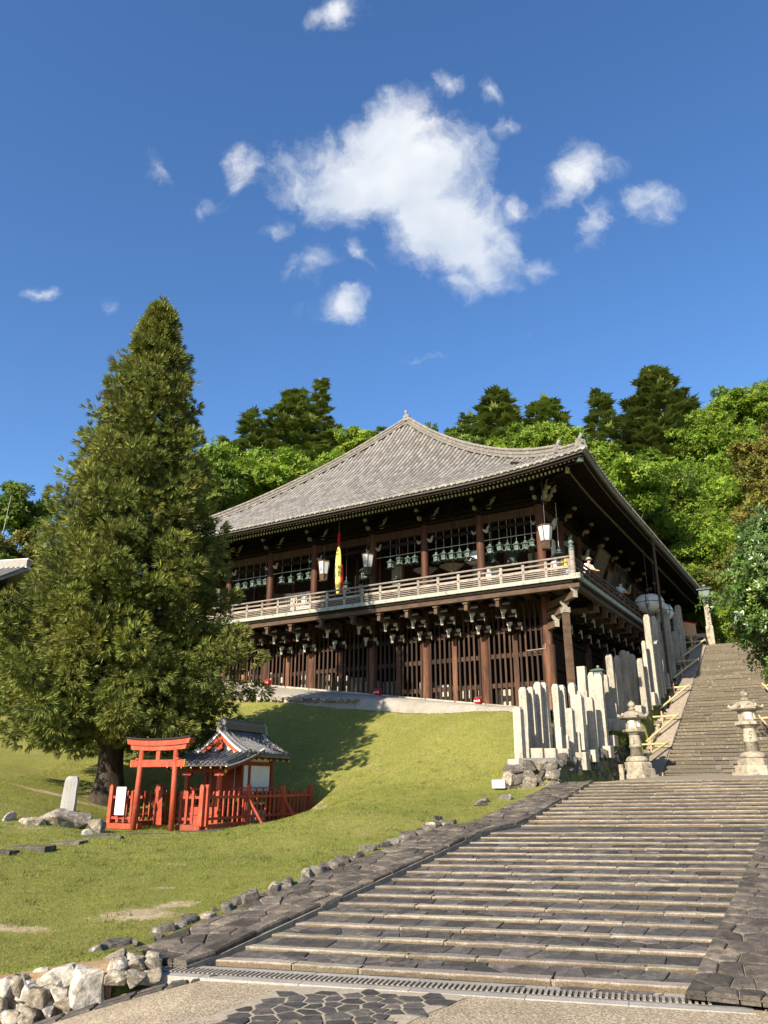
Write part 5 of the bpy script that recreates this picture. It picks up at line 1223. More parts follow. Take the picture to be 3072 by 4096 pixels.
def curved_beam(n, half, h, w, z0, lift, flare):
    V, F = [], []
    for i in range(n + 1):
        t = -1 + 2 * i / n; x = t * half; z = z0 + lift * abs(t) ** 2.4
        for zz, fx in ((0, 0), (h, flare)): V += [(x + fx * t, -w / 2, z + zz), (x + fx * t, w / 2, z + zz)]
    for i in range(n):
        a, b = 4 * i, 4 * i + 4; F += [(a, b, b + 2, a + 2), (a + 1, a + 3, b + 3, b + 1), (a + 2, b + 2, b + 3, a + 3), (a, a + 1, b + 1, b)]
    F += [(0, 2, 3, 1), (4 * n, 4 * n + 1, 4 * n + 3, 4 * n + 2)]; return V, F
for nm, mt, a in (('under_beam', 'vermilion', (12, .92, .12, .13, 2.12, .04, .03)), ('top_beam', 'vermilion', (12, 1.03, .15, .20, 2.245, .06, .06)), ('beam_cap', 'cloth_black', (12, 1.10, .045, .27, 2.40, .065, .02))):
    V, F = curved_beam(*a); obj(nm, mesh(nm, V, F, mt), tor)
# fence
def picket_mesh(): return mesh('picket_shape', [(-.5, -.5, 0), (.5, -.5, 0), (.5, .5, 0), (-.5, .5, 0), (-.5, -.5, .95), (.5, -.5, .95), (.5, .5, .95), (-.5, .5, .95), (-.25, -.5, 1), (.25, -.5, 1), (.25, .5, 1), (-.25, .5, 1)],
    [(3, 2, 1, 0), (0, 1, 5, 4), (1, 2, 6, 5), (2, 3, 7, 6), (3, 0, 4, 7), (4, 5, 9, 8), (5, 6, 10, 9), (6, 7, 11, 10), (7, 4, 8, 11), (8, 9, 10, 11)], 'vermilion')
PM = picket_mesh()
fence = empty('picket_fence', SH(0, 3, 0), SHY, 'vermilion picket fence enclosing the small shrine', 'fence')
def fence_run(a, b, posts, npk, side):
    a, b = Vector(a), Vector(b); d = b - a; up = Vector((0, 0, 1))
    bar('sill', 'vermilion', fence, a + up * .07, b + up * .07, .15, .14)
    for z in (.28, .83): bar('fence_rail', 'vermilion', fence, a + up * z, b + up * z, .05, .07)
    ang = math.atan2(d.y, d.x); nrm = Vector((-d.y, d.x, 0)).normalized() * side
    for t in posts: p = a + d * t; obj('fence_post', PM, fence, loc=p + up * .1, rot=(0, 0, ang), scale=(.12, .12, 1.06))
    for i in range(npk):
        p = a + d * ((i + .5) / npk)
        if any(abs((p - (a + d * t)).length) < .10 for t in posts): continue
        obj('picket', PM, fence, loc=p + nrm * .042 + up * .16, rot=(0, 0, ang), scale=(.072, .035, random.uniform(.82, .85)))
    for t in posts[1:-1]:
        p = a + d * t; bar('brace', 'vermilion', fence, p - nrm * .05 + up * .75, p - nrm * .55 + up * .06, .06, .06)
fence_run((-1.62, -3, 0), (-.50, -3, 0), (0.03, ), 5, -1); fence_run((.72, -3, 0), (1.50, -3, 0), (.97,), 4, -1)
fence_run((1.56, -2.9, 0), (1.56, 3.3, 0), (0.0, .34, .68, .99), 24, 1); fence_run((-1.66, -2.9, 0), (-1.66, 3.3, 0), (0, .33, .66, .99), 24, -1); fence_run((-1.6, 3.35, 0), (1.5, 3.35, 0), (0, .5, .99), 12, 1)
obj('fence_post', PM, fence, loc=(-.45, -2.35, .1), scale=(.14, .14, 1.05)); bar('brace', 'vermilion', fence, (-.38, -2.40, 1.0), (.02, -2.85, .08), .10, .12)
for x, y in ((1.5, -3.0), (-1.6, -3.0), (1.56, 0)): box('footing', 'granite', fence, (x, y - .05, -.06), (.22, .2, .14))
# white sign hung on the fence
sg = empty('sign_board', SH(-1.15, -.14, .36), SHY, 'white paper-faced sign board hung on the red fence left of the torii', 'sign'); box('panel', 'white_panel', sg, (0, 0, .37), (.33, .025, .74))
mb = MB()
for c in range(5):
    for r_ in range(9): mb.box((-.12 + c * .06, -.014, .66 - r_ * .058 + random.uniform(-.01, .01)), (random.uniform(.012, .026), .003, random.uniform(.014, .036)))
for r_ in range(2): mb.box((0, -.014, .08 - .04 * r_), (.24, .003, .012))
M('ink_pale', (.36, .35, .32), rough=.9); mb.build('print', 'ink_pale', sg)['kind'] = 'stuff'
# small shrine: gabled roof with a pent roof over the front
shr = empty('small_shrine', SH(.34, .1, -.04), SHY, 'small vermilion shrine with white panels and dark tiled gable roof', 'shrine')
FZ = .92; shr.scale = (.86, .95, .97)
for x, y, sx, sy in ((0, 3.72, 1.7, 2.1),): box('base_frame', 'vermilion_dark', shr, (x, y, .55), (sx, sy, .16)); box('floor', 'vermilion_dark', shr, (x, y, FZ), (sx + .5, sy + .6, .07))
for sx in (-1, 1):
    for y in (2.75, 4.65): box('pillar', 'vermilion_dark', shr, (sx * .72, y, 1.05), (.13, .13, 1.95))
    box('porch_post', 'vermilion', shr, (sx * .66, 1.62, .95), (.13, .13, 1.30)); box('post_cap', 'white_panel', shr, (sx * .66, 1.62, .52), (.135, .135, .05))
    box('side_panel', 'white_panel', shr, (sx * .72, 3.7, 1.42), (.05, 1.66, .82)); box('side_rail', 'vermilion_dark', shr, (sx * .73, 3.7, 1.88), (.09, 1.8, .12)); box('side_rail', 'vermilion_dark', shr, (sx * .73, 3.2, 1.42), (.10, .12, .82)); box('frieze', 'white_panel', shr, (sx * .70, 3.7, 2.03), (.05, 1.6, .2)); box('lower_panel', 'white_panel', shr, (sx * .70, 3.7, .40), (.04, 1.5, .62))
    box('rail', 'vermilion', shr, (sx * 1.02, 3.5, FZ + .22), (.04, 2.4, .04)); box('rail', 'vermilion', shr, (sx * 1.02, 3.5, FZ + .10), (.04, 2.4, .04)); box('rail', 'vermilion', shr, (sx * .85, 2.38, FZ + .20), (.42, .04, .04))
    for y in np.arange(2.4, 4.8, .45): box('baluster', 'vermilion', shr, (sx * 1.02, y, FZ + .12), (.035, .035, .24))
box('back_panel', 'white_panel', shr, (0, 4.66, 1.42), (1.4, .05, 1.1)); box('door', 'vermilion_dark', shr, (0, 2.74, 1.40), (1.35, .06, 1.0)); box('door_post', 'cream', shr, (.50, 2.70, 1.4), (.035, .04, 1.0)); box('door_post', 'cream', shr, (-.50, 2.70, 1.4), (.035, .04, 1.0))
box('lintel', 'vermilion_dark', shr, (0, 1.62, 1.64), (1.75, .12, .12)); box('beam_end', 'yellow_paint', shr, (.885, 1.62, 1.64), (.012, .12, .12))
for x in (-.66, .66): box('bracket', 'vermilion', shr, (x, 1.62, 1.54), (.36, .12, .09))
for sx in (-1, 1): bar('porch_beam', 'vermilion_dark', shr, (sx * .66, 1.62, 1.60), (sx * .70, 2.75, 1.92), .10, .13)
box('step', 'vermilion', shr, (0, 1.95, .62), (1.2, .5, .06)); box('step', 'vermilion', shr, (0, 1.70, .40), (1.2, .4, .06)); box('step_panel', 'vermilion', shr, (0, 1.55, .35), (1.5, .05, .5))
for x, y in ((-.72, 2.75), (.72, 2.75), (-.72, 4.65), (.72, 4.65), (-.66, 1.62), (.66, 1.62)): box('foot_stone', 'granite', shr, (x, y, .04), (.32, .32, .16))
box('offering_tag', 'yellow_paint', shr, (.9, 2.36, FZ - .1), (.10, .03, .14))
def rz_(t): return 2.78 - 1.06 * t + .30 * t * t      # roof profile, t = 0 ridge .. 1 eave
GY0, GY1, HX = 2.42, 5.15, 1.22
for sx in (-1, 1):
    V, F = [], []; n = 10
    for i in range(n + 1):
        t = i / n
        for y in (GY0, GY1): V += [(sx * HX * t, y, rz_(t) + .16), (sx * HX * t, y, rz_(t) + .05)]
    for i in range(n):
        a, b = 4 * i, 4 * i + 4; F += [(a, a + 2, b + 2, b), (a + 1, b + 1, b + 3, a + 3), (a, b, b + 1, a + 1), (a + 2, a + 3, b + 3, b + 2)]
    F.append((4 * n, 4 * n + 2, 4 * n + 3, 4 * n + 1)); rf = obj('roof_slope', mesh('roof_slope', V, F, 'tile_dark'), shr)
    for y in np.arange(GY0 + .08, GY1, .185):
        edge = y < GY0 + .12 or y > GY1 - .15
        mb = MB(); mb.tube([(sx * (HX + .03) * t, y, rz_(t) + .175) for t in np.linspace(.05, 1, 11)], [(.062 if edge else .05) + (.006 if i % 2 else 0) for i in range(11)], 8); mb.build('round_tile_row', 'tile_dark', rf, True)
        if edge: mb = MB(); mb.tube([(sx * (HX + .03) * t, y + (.22 if y < 3 else -.22), rz_(t) + .185) for t in np.linspace(.05, 1, 11)], .062, 8); mb.build('round_tile_row', 'slab', rf, True)
    # pan tile steps
    mb = MB()
    for k in range(9):
        t = (k + .6) / 9.4; mb.bar((sx * HX * t, GY0 + .02, rz_(t) + .168), (sx * HX * t, GY1 - .02, rz_(t) + .168), .10, .022)
    mb.build('pan_tiles', 'tile_dark', rf)
    for k, (d, mt, zo, th) in enumerate(((-.02, 'plaster_line', .075, .055), (.02, 'vermilion', -.03, .15))):
        mb = MB(); ps = [Vector((sx * HX * t * .99, GY0 + d, rz_(t) + zo)) for t in np.linspace(0, 1.0, 12)]
        for a, b in zip(ps[:-1], ps[1:]): mb.bar(a, b, .05, th)
        mb.build('bargeboard' if k else 'plaster_edge', mt, shr)
    for y in np.arange(GY0 + .2, GY1, .42): box('rafter', 'vermilion_dark', shr, (sx * 1.0, y, rz_(.82) - .02), (.42, .07, .08), (0, sx * .42, 0)); box('rafter_end', 'yellow_paint', shr, (sx * 1.185, y, rz_(.97) - .035), (.02, .06, .06))
    box('purlin_end', 'yellow_paint', shr, (sx * .62, GY0 - .03, rz_(.5) - .14), (.12, .05, .10))
box('eave_purlin', 'vermilion_dark', shr, (.74, 3.75, 2.14), (.12, 2.4, .10)); box('eave_purlin', 'vermilion_dark', shr, (-.74, 3.75, 2.14), (.12, 2.4, .10))
tri = mesh('gable_panel', [(-.8, GY0 + .16, 2.02), (.8, GY0 + .16, 2.02), (0, GY0 + .16, 2.74)], [(0, 1, 2)], 'white_panel'); obj('gable_panel', tri, shr)
obj('gable_strut', prism_mesh('gable_strut', [(-.22, 2.05), (.22, 2.05), (.1, 2.2), (.06, 2.42), (-.06, 2.42), (-.1, 2.2)], .06, 'vermilion'), shr, loc=(0, GY0 + .12, 0))
obj('gable_pendant', prism_mesh('gable_pendant', [(0, 2.14), (.07, 2.20), (.14, 2.22), (.12, 2.30), (.15, 2.38), (.08, 2.42), (.10, 2.50), (0, 2.56), (-.10, 2.50), (-.08, 2.42), (-.15, 2.38), (-.12, 2.30), (-.14, 2.22), (-.07, 2.20)], .05, 'vermilion'), shr, loc=(0, GY0 - .03, .12))
# shrine ridge
for k, (w, h, z) in enumerate(((.34, .07, 2.96), (.26, .07, 3.035), (.30, .06, 3.10), (.22, .07, 3.165))): box('ridge_course', 'tile_dark', shr, (0, (GY0 + GY1) / 2, z), (w, GY1 - GY0 - .25 - (.1 if k == 1 else 0), h))
mb = MB(); yy = np.linspace(GY0 + .08, GY1 - .1, 14); mb.tube([(0, y, 3.22 + (.012 if i % 2 else 0)) for i, y in enumerate(yy)], [.07 if i % 2 else .06 for i in range(14)], 8); mb.build('ridge_cap', 'tile_dark', shr, True)
for y, a in ((GY0 + .05, 0), (GY1 - .08, R(180))):
    o = obj('demon_tile', oni, shr, loc=(0, y, 2.82), rot=(0, 0, a), scale=(.62, .7, .75)); o.data = oni
    mb = MB(); mb.tube([(0, -.10, 0), (0, -.14, 0)], .10, 14); o2 = mb.build('crest_disc', 'slab', shr); o2.location = (0, y, 3.02); o2.rotation_euler = (0, 0, a)
# pent roof over the front steps
V, F = [], []; n = 8; pz = lambda t: 2.20 - .52 * t + .10 * t * t; PY0, PY1, PX = 2.62, 1.18, 1.20
for i in range(n + 1):
    t = i / n; y = PY0 + (PY1 - PY0) * t
    for x in (-PX, PX): V += [(x, y, pz(t) + .06), (x, y, pz(t) - .02)]
for i in range(n):
    a, b = 4 * i, 4 * i + 4; F += [(a, b, b + 2, a + 2), (a + 1, a + 3, b + 3, b + 1), (a, a + 1, b + 1, b), (a + 2, b + 2, b + 3, a + 3)]
F.append((4 * n, 4 * n + 1, 4 * n + 3, 4 * n + 2)); pr = obj('pent_roof', mesh('pent_roof', V, F, 'tile_dark'), shr)
for x in np.arange(-PX + .06, PX, .19):
    mb = MB(); mb.tube([(x, PY0 + (PY1 - .03 - PY0) * t, pz(t) + .075) for t in np.linspace(0, 1, 9)], [.05 + (.006 if i % 2 else 0) for i in range(9)], 8); mb.build('round_tile_row', 'tile_dark', pr, True)
    box('eave_tile', 'tile_dark', pr, (x + .095, PY1 - .005, pz(1) + .03), (.10, .03, .07))
mb = MB()
for k in range(7): t = (k + .6) / 7.4; mb.bar((-PX, PY0 + (PY1 - PY0) * t, pz(t) + .068), (PX, PY0 + (PY1 - PY0) * t, pz(t) + .068), .10, .02)
mb.build('pan_tiles', 'tile_dark', pr)
for sx in (-1, 1):
    for zo, th, mt in ((-.02, .05, 'plaster_line'), (-.085, .09, 'vermilion_dark')):
        mb = MB(); ps = [Vector((sx * PX, PY0 + .8 + (PY1 - PY0 - .8) * t, pz(t * 1.0) + zo + (.16 * (1 - t) ** 2))) for t in np.linspace(0, 1, 10)]
        for a, b in zip(ps[:-1], ps[1:]): mb.bar(a, b, .05, th)
        mb.build('verge', mt, pr)
for x in np.arange(-1.0, 1.05, .4): box('rafter', 'vermilion_dark', shr, (x, 1.45, pz(.8) - .07), (.06, .55, .07), (-.25, 0, 0)); box('rafter_end', 'yellow_paint', shr, (x, 1.17, pz(1) - .065), (.05, .02, .05))
# carved stone and boulders beside the shrine
st = empty('memorial_stone', Vector((-7.9, 20.6, 1.30)), R(8), 'upright pale inscribed memorial stone on a boulder beside the cedar', 'stone')
me = poly_prism([(-.22, -.09), (.20, -.10), (.22, .09), (-.20, .10)], 0, 1, .03)[0]
V = []; rr = random.Random(5)
for z, k in ((0, 1.0), (.3, 1.0), (.6, .95), (.85, .9), (.95, .8), (.98, .6)):
    for (x, y) in ((-.24, -.08), (0, -.10), (.22, -.09), (.25, .06), (.02, .10), (-.22, .09)): V.append((x * k + rr.uniform(-.012, .012) + .04 * z, y * k + rr.uniform(-.01, .01), z + rr.uniform(-.01, .01)))
F = [(j * 6 + i, j * 6 + (i + 1) % 6, (j + 1) * 6 + (i + 1) % 6, (j + 1) * 6 + i) for j in range(5) for i in range(6)] + [tuple(30 + i for i in range(6))]
obj('slab', mesh('slab', V, F, 'granite_new'), st); st.scale = (.72, .9, .92)
mb = MB()
for c in range(3):
    for r_ in range(10): mb.box((-.10 + c * .11, -.106, .84 - r_ * .075), (random.uniform(.015, .03), .005, random.uniform(.012, .03)))
mb.build('engraving', 'concrete', st)['kind'] = 'stuff'
for c, sz, mt, lab in (((-7.85, 20.5, 1.12), (1.35, .85, .62), 'rock', 'broad lichened boulder under the memorial stone'), ((-7.02, 20.35, 1.02), (.46, .42, .40), 'rock', 'small round boulder right of the memorial stone'), ((-8.5, 20.0, 1.06), (.8, .55, .45), 'rock', 'brown boulder before the memorial stone'), ((-8.95, 20.0, 1.08), (.85, .42, .55), 'rock_pale', 'pale tilted slab of rock left of the memorial stone'),
                        ((-6.75, 19.0, .93), (.3, .25, .25), 'rock_pale', 'small white stone at the head of the stepping stones'), ((-9.0, 19.2, .95), (.25, .2, .12), 'rock', 'small stone lying left of the boulders')):
    tag(rock('boulder', mt, None, c, sz, (random.uniform(-.2, .2), random.uniform(-.2, .2), random.uniform(0, 6))), lab, 'boulder')
for i, (x, y, w, d_) in enumerate(((-6.25, 18.7, .75, .4), (-6.55, 18.9, .6, .3), (-6.7, 17.6, .8, .4), (-7.0, 16.6, .85, .45), (-7.3, 15.7, .8, .4), (-7.7, 14.9, .5, .4), (-5.6, 20.3, 1.4, .3), (-4.6, 20.7, 1.2, .26), (-8.3, 16.3, .5, .3))):
    z = float(ground_h(x, y)); m = slab_variant(70 + i, 'edge_stone'); tag(obj('stepping_stone', m, loc=(x, y, z - .02), rot=(random.uniform(-.05, .05), random.uniform(-.05, .05), R(-12) + random.uniform(-.3, .3)), scale=(w, d_, .12)), 'flat grey stepping stone in the grass leading to the torii', 'stone', 'stepping stones to the torii')

# ================================================================== WALLS, POSTS AND LANTERNS
# low wall of pale stones at the road
def lw(x, dy=0.0, z=0.0): y = float(wall_y(x)) + dy; return (x, y, float(road_z(x, y)) + z)
wall = empty('stone_wall', lw(-4), 0, 'low dry wall of pale lichened stones at the foot of the lawn', 'wall'); wo = Vector(lw(-4))
V = []; xs_ = np.arange(-8, -2.75, .25)
for x in xs_: zt = float(ground_h(x, float(wall_y(x)) + .25)); V += [Vector(lw(x, .06, -.2)) - wo, Vector((x, float(wall_y(x)) + .06, zt - .03)) - wo, Vector((x, float(wall_y(x)) + .4, zt - .02)) - wo]
F = [f for i in range(len(xs_) - 1) for f in ((3 * i, 3 * i + 3, 3 * i + 4, 3 * i + 1), (3 * i + 1, 3 * i + 4, 3 * i + 5, 3 * i + 2))]
obj('fill', mesh('fill', V, F, 'dirt'), wall)
for row in range(3):
    x = -3.35 - row * .07
    while x > -7.5:
        w = random.uniform(.13, .24); p = Vector(lw(x - w / 2, .0 + .03 * row)); zt = float(ground_h(p.x, p.y + .3)); hgt = max(.22, zt - p.z - .02); h = hgt / 3
        rock('wall_stone', 'rock_pale' if random.random() < .5 else 'rock', wall, Vector((p.x, p.y + random.uniform(-.02, .02), p.z + h * (row + .5) + random.uniform(-.015, .015))) - wo, (w * 1.18, .26, h * 1.4), (random.uniform(-.15, .15), random.uniform(-.2, .2), random.uniform(-.3, .3))); x -= w
for x, dy, z, sz, rot, lab in ((-3.22, -.02, .19, (.38, .32, .46), (.12, -.15, .35), 'large white block of stone at the corner of the low wall'), (-3.58, .10, .36, (.44, .26, .25), (.1, -.5, .1), 'pale pointed stone leaning beside the white corner block'), (-3.84, .10, .33, (.30, .26, .22), (0, .2, .8), 'white stone on top of the low wall next to the pointed one'), (-4.12, .12, .33, (.24, .22, .20), (.2, 0, .4), 'small pale stone on top of the low wall by the lawn')):
    tag(rock('corner_stone', 'rock_pale', None, lw(x, dy, z), sz, rot), lab, 'stone')
for x, y, z, sz in ((-2.92, 9.60, .04, .34), (-2.70, 9.62, .02, .30), (-2.55, 9.70, .03, .26), (-2.95, 9.70, .10, .30), (-2.78, 9.80, .08, .26), (-2.6, 9.85, .08, .26), (-2.85, 10.0, .12, .30), (-2.65, 10.08, .10, .24), (-3.05, 9.95, .14, .28)): tag(rock('edging_stone', 'rock', None, (x, y, z), (sz * .85, sz * .85, .18)), 'rough pale stone between the white corner block and the drain', 'stone', 'stones at the drain end')

# retaining wall of the terrace beside the landing
rw = empty('retaining_wall', W(3.0, -4.5, 2.1), -YAW, 'dark mossy rubble retaining wall below the stone posts', 'wall')
V = []
for e in np.arange(-9.0, .21, .4): V += [(-.12, e + 4.5, -.5), (-.12, e + 4.5, float(terrace(e)) - 2.1 + .02), (-.8, e + 4.5, float(terrace(e)) - 2.1 + .03)]
n = len(V) // 3; F = [f for i in range(n - 1) for f in ((3 * i, 3 * i + 3, 3 * i + 4, 3 * i + 1), (3 * i + 1, 3 * i + 4, 3 * i + 5, 3 * i + 2))]
obj('wall_core', mesh('wall_core', V, F, 'rock_dark'), rw)
for e in np.arange(-8.9, .2, .36):
    top = float(terrace(e)) - 2.1; z = -.25
    while z < top:
        h = random.uniform(.24, .40); rock('wall_stone', 'rock_dark' if random.random() < .85 else 'rock', rw, (-.06 + random.uniform(-.05, .04), e + 4.5 + random.uniform(-.08, .08), z + h / 2), (.36, random.uniform(.36, .52), h * 1.2), (random.uniform(-.2, .2), random.uniform(-.2, .2), random.uniform(-.3, .3))); z += h
for s in np.arange(1.5, 3.0, .34):       # short return facing the lawn
    top = .42; z = -.35
    while z < top:
        h = random.uniform(.24, .36); rock('wall_stone', random.choice(('rock_dark', 'rock_dark', 'rock')), rw, (s - 3.0, -4.45 + random.uniform(-.05, .05), z + h / 2), (.46, .36, h * 1.3), (random.uniform(-.2, .2), random.uniform(-.2, .2), random.uniform(-.3, .3))); z += h
tag(rock('boulder', 'rock', None, W(2.2, -9.2, 1.98), (.5, .42, .55)), 'large brown boulder at the corner of the retaining wall', 'boulder')
tag(rock('boulder', 'rock_dark', None, W(1.55, -8.75, 2.42), (1.1, .6, .36)), 'flat dark boulder under the corner post plinth', 'boulder')
pl = empty('white_marker', W(1.22, -9.1, 2.02), -YAW, 'small blank white block half sunk in the grass by the wall corner', 'marker'); o = box('block', 'white_panel', pl, (0, 0, 0), (.42, .3, .24))
# grass clump over the wall
def tuft_patch(name, s0, s1, e0, e1, n, hgt, zf, label, cat='grass'):
    s, e = rng.uniform(s0, s1, n), rng.uniform(e0, e1, n); cs, ce = (s0 + s1) / 2, (e0 + e1) / 2
    k = 1 - ((s - cs) / (s1 - s0) * 2) ** 2 - ((e - ce) / (e1 - e0) * 2) ** 2; ok = k > 0; s, e, k = s[ok], e[ok], k[ok]; n = len(s)
    z = zf(e) + .35 * np.sqrt(k); x, y = OX + s * Sx + e * Ex, OY + s * Sy + e * Ey; a = rng.uniform(0, 6.28, n); h = rng.uniform(.5, 1, n) * hgt; w = .012
    V = np.stack([np.stack([x - np.cos(a) * w, y - np.sin(a) * w, z], -1), np.stack([x + np.cos(a) * w, y + np.sin(a) * w, z], -1), np.stack([x + rng.normal(0, .6, n) * h, y + rng.normal(0, .6, n) * h - .3 * h, z + h * .8], -1)], 1).reshape(-1, 3)
    return tag(obj(name, fast_mesh(name, V, np.arange(3 * n).reshape(-1, 3), 'grass_blade', np.repeat(rng.random(n), 3))), label, cat, kind='stuff')
me = bpy.data.meshes.new('mound'); V, F = [], []
for i in range(13):
    for j in range(13):
        u, v = -1 + i / 6, -1 + j / 6; e = -1.2 + v * 1.5; V.append(tuple(W(2.62 + u * .5, e, float(terrace(e)) - .05 + .42 * max(0, 1 - u * u - v * v) ** .5)))
F = [(i * 13 + j, (i + 1) * 13 + j, (i + 1) * 13 + j + 1, i * 13 + j + 1) for i in range(12) for j in range(12)]
mound = tag(obj('grassy_mound', mesh('grassy_mound', V, F, 'turf', True)), 'mounded turf hanging over the retaining wall', 'grass', kind='stuff')
tuft_patch('grass_clump', 2.1, 3.15, -2.75, .35, 9000, .16, lambda e: terrace(e) + .02, 'tufted green grass hanging over the retaining wall')

# granite posts
def post_mesh(seed):
    r = random.Random(seed); k = .92; V = [(-.5, -.5, 0), (.5, -.5, 0), (.5, .5, 0), (-.5, .5, 0), (-.5 * k, -.5 * k, .955), (.5 * k, -.5 * k, .955), (.5 * k, .5 * k, .955), (-.5 * k, .5 * k, .955), (-.28, -.28, 1), (.28, -.28, 1), (.28, .28, 1), (-.28, .28, 1)]
    return mesh('post_shape', V, [(0, 1, 5, 4), (1, 2, 6, 5), (2, 3, 7, 6), (3, 0, 4, 7), (4, 5, 9, 8), (5, 6, 10, 9), (6, 7, 11, 10), (7, 4, 8, 11), (8, 9, 10, 11)], 'granite')
PMESH = post_mesh(1)
def engr(seed, n):
    r = random.Random(seed); mb = MB()
    for k in range(n):
        z = .93 - k * .8 / n
        for _ in range(3): mb.box((r.uniform(-.09, .09), 0, z + r.uniform(-.014, .014)), (r.uniform(.05, .24), 1, .006)) if r.random() < .6 else mb.box((r.uniform(-.1, .1), 0, z), (.035, 1, r.uniform(.012, .03)))
    return mesh('engraving_shape', mb.V, mb.F, 'granite_dark')
EG = [engr(i, 12 + 3 * i) for i in range(3)]
def stone_post(s, e, top, w, label, group, base=None, mat=None):
    z0 = (float(terrace(e)) if base is None else base) - .08; H = top - z0
    r = empty('stone_post', W(s, e, z0), -YAW + random.uniform(-.10, .04), label, 'post', group)
    r.rotation_euler.x = random.uniform(-.012, .012); r.rotation_euler.y = random.uniform(-.012, .012)
    obj('shaft', PMESH, r, scale=(w, w * random.uniform(.85, 1.05), H)); q = random.choice(EG)
    obj('engraving', q, r, loc=(w * .485, 0, 0), rot=(0, math.atan(-.01), R(90)), scale=(w, .012, H))['kind'] = 'stuff'
    return r
G1, G2, G3, G4 = 'tall posts of the lowest row', 'front row of shorter posts', 'tall posts half way up', 'tall posts near the top of the stairs'
stone_post(1.55, -8.1, 4.40, .29, 'pale granite corner post on a square plinth at the edge of the lawn', None, 2.66)
box('plinth', 'granite_new', bpy.data.objects['stone_post'], (0, 0, .02), (.62, .62, .34))
for s, e, t, w in ((1.37, -7.0, 5.16, .34), (1.47, -6.5, 5.21, .30), (1.52, -6.0, 5.43, .32), (1.60, -5.5, 5.46, .30), (1.82, -5.0, 5.44, .30), (1.95, -4.5, 5.45, .28), (2.19, -4.0, 5.57, .32)):
    stone_post(s, e, t, w * .86, 'tall engraved granite post in the lowest row behind the plain curb blocks', G1)
for s, e, t, w in ((2.69, -7.5, 3.77, .20), (2.80, -7.15, 3.53, .16), (2.92, -6.3, 3.66, .16)): stone_post(s, e, t, w, 'short slim weathered post before the lowest row of posts', G2)
for s, e, t, w in ((2.78, -6.6, 4.42, .26), (2.66, -5.0, 5.03, .30), (2.5, -4.4, 4.75, .20), (2.73, -3.9, 5.02, .26), (2.86, -3.0, 5.97, .34), (2.44, -2.5, 6.10, .24), (2.6, -2.3, 5.9, .22)): stone_post(s, e, t, w, 'engraved granite post standing before the lowest row above the retaining wall', 'posts above the retaining wall')
b = stone_post(1.93, -2.0, 5.55, .42, 'broad stepped granite pillar of two blocks behind the lowest row', None); box('upper_block', 'granite', b, (0, 0, 2.75), (.32, .32, .95))
for s, e, t, w in ((2.2, 1.58, 7.40, .36), (2.2, 2.73, 7.50, .26), (2.3, 3.58, 7.84, .34), (2.2, 4.85, 7.98, .24), (2.3, 5.27, 7.90, .28), (2.85, 4.49, 7.54, .32), (2.8, 5.70, 7.58, .22), (2.3, .14, 6.33, .26), (2.3, -1.15, 6.22, .34), (2.0, -.85, 6.35, .26), (2.5, 6.6, 7.9, .22), (2.75, 7.3, 7.7, .22), (2.1, 6.3, 8.0, .24), (2.9, 6.5, 7.3, .2)):
    stone_post(s, e, t, w * .85, 'engraved granite post half way up beside the veranda', G3)
for s, e, t, w in ((2.0, 11.75, 10.48, .36), (1.9, 13.6, 10.75, .26), (1.9, 14.6, 10.81, .30), (2.2, 15.3, 11.43, .40), (2.4, 17.3, 11.79, .38), (2.2, 19.5, 12.53, .36), (2.6, 12.2, 9.94, .30), (2.6, 9.7, 8.87, .28), (2.3, 19.1, 11.83, .3), (2.5, 11.0, 9.2, .22), (2.3, 10.2, 9.3, .26), (2.6, 13.6, 10.1, .26), (2.7, 14.8, 10.4, .3), (2.2, 9.2, 8.9, .22), (2.75, 8.4, 8.1, .22)):
    k = max(0, 3.02 + random.uniform(-.12, .12) - s); stone_post(s + k, e - 5.4 * k, t - .60 * k, w * .88, 'engraved granite post high up near the head of the stairs', G4)
# curb blocks and plinths between the posts
for s, e, z, sz, lab in ((2.02, -7.72, 2.80, (.40, .36, .62), 'plain pale granite curb block beside the corner post'), (2.42, -7.6, 2.80, (.38, .34, .60), 'second plain granite curb block from the corner post'), (2.80, -7.45, 2.80, (.36, .34, .58), 'third plain granite curb block from the corner post'), (2.25, -8.25, 2.58, (1.25, .5, .42), 'long dark granite base slab under the curb blocks'), (3.05, -6.5, 2.72, (.42, .42, .56), 'square granite block under the slim posts'), (2.98, -5.3, 2.92, (.5, .4, .4), 'square granite block beside the mossy wall'),
                        (3.0, -3.2, 3.12, (.42, .5, .42), 'square granite block under the tall front post'), (2.95, -2.2, 3.55, (.36, .6, .40), 'granite curb block by the turf mound'), (2.7, 1.9, 4.45, (.44, .9, .55), 'pale granite curb stone below the posts half way up'), (2.85, 3.2, 5.0, (.4, .9, .55), 'granite curb stone half way up beside the rubble'), (3.0, 5.4, 5.75, (.36, .6, .6), 'small granite plinth by the bamboo rail'), (3.02, 8.9, 7.0, (.36, .6, .7), 'weathered granite plinth near the upper posts'), (2.6, -.2, 4.25, (.5, .6, .5), 'granite curb block on the turf mound edge')):
    bb = MB(); bb.box((0, 0, 0), sz); o = bb.build('curb_block', 'granite_dark' if 'dark' in lab else 'granite'); o.location = W(s, e, z); o.rotation_euler = (0, 0, -YAW); bv = o.modifiers.new('bevel', 'BEVEL'); bv.width = .02; bv.segments = 2; tag(o, lab, 'block')
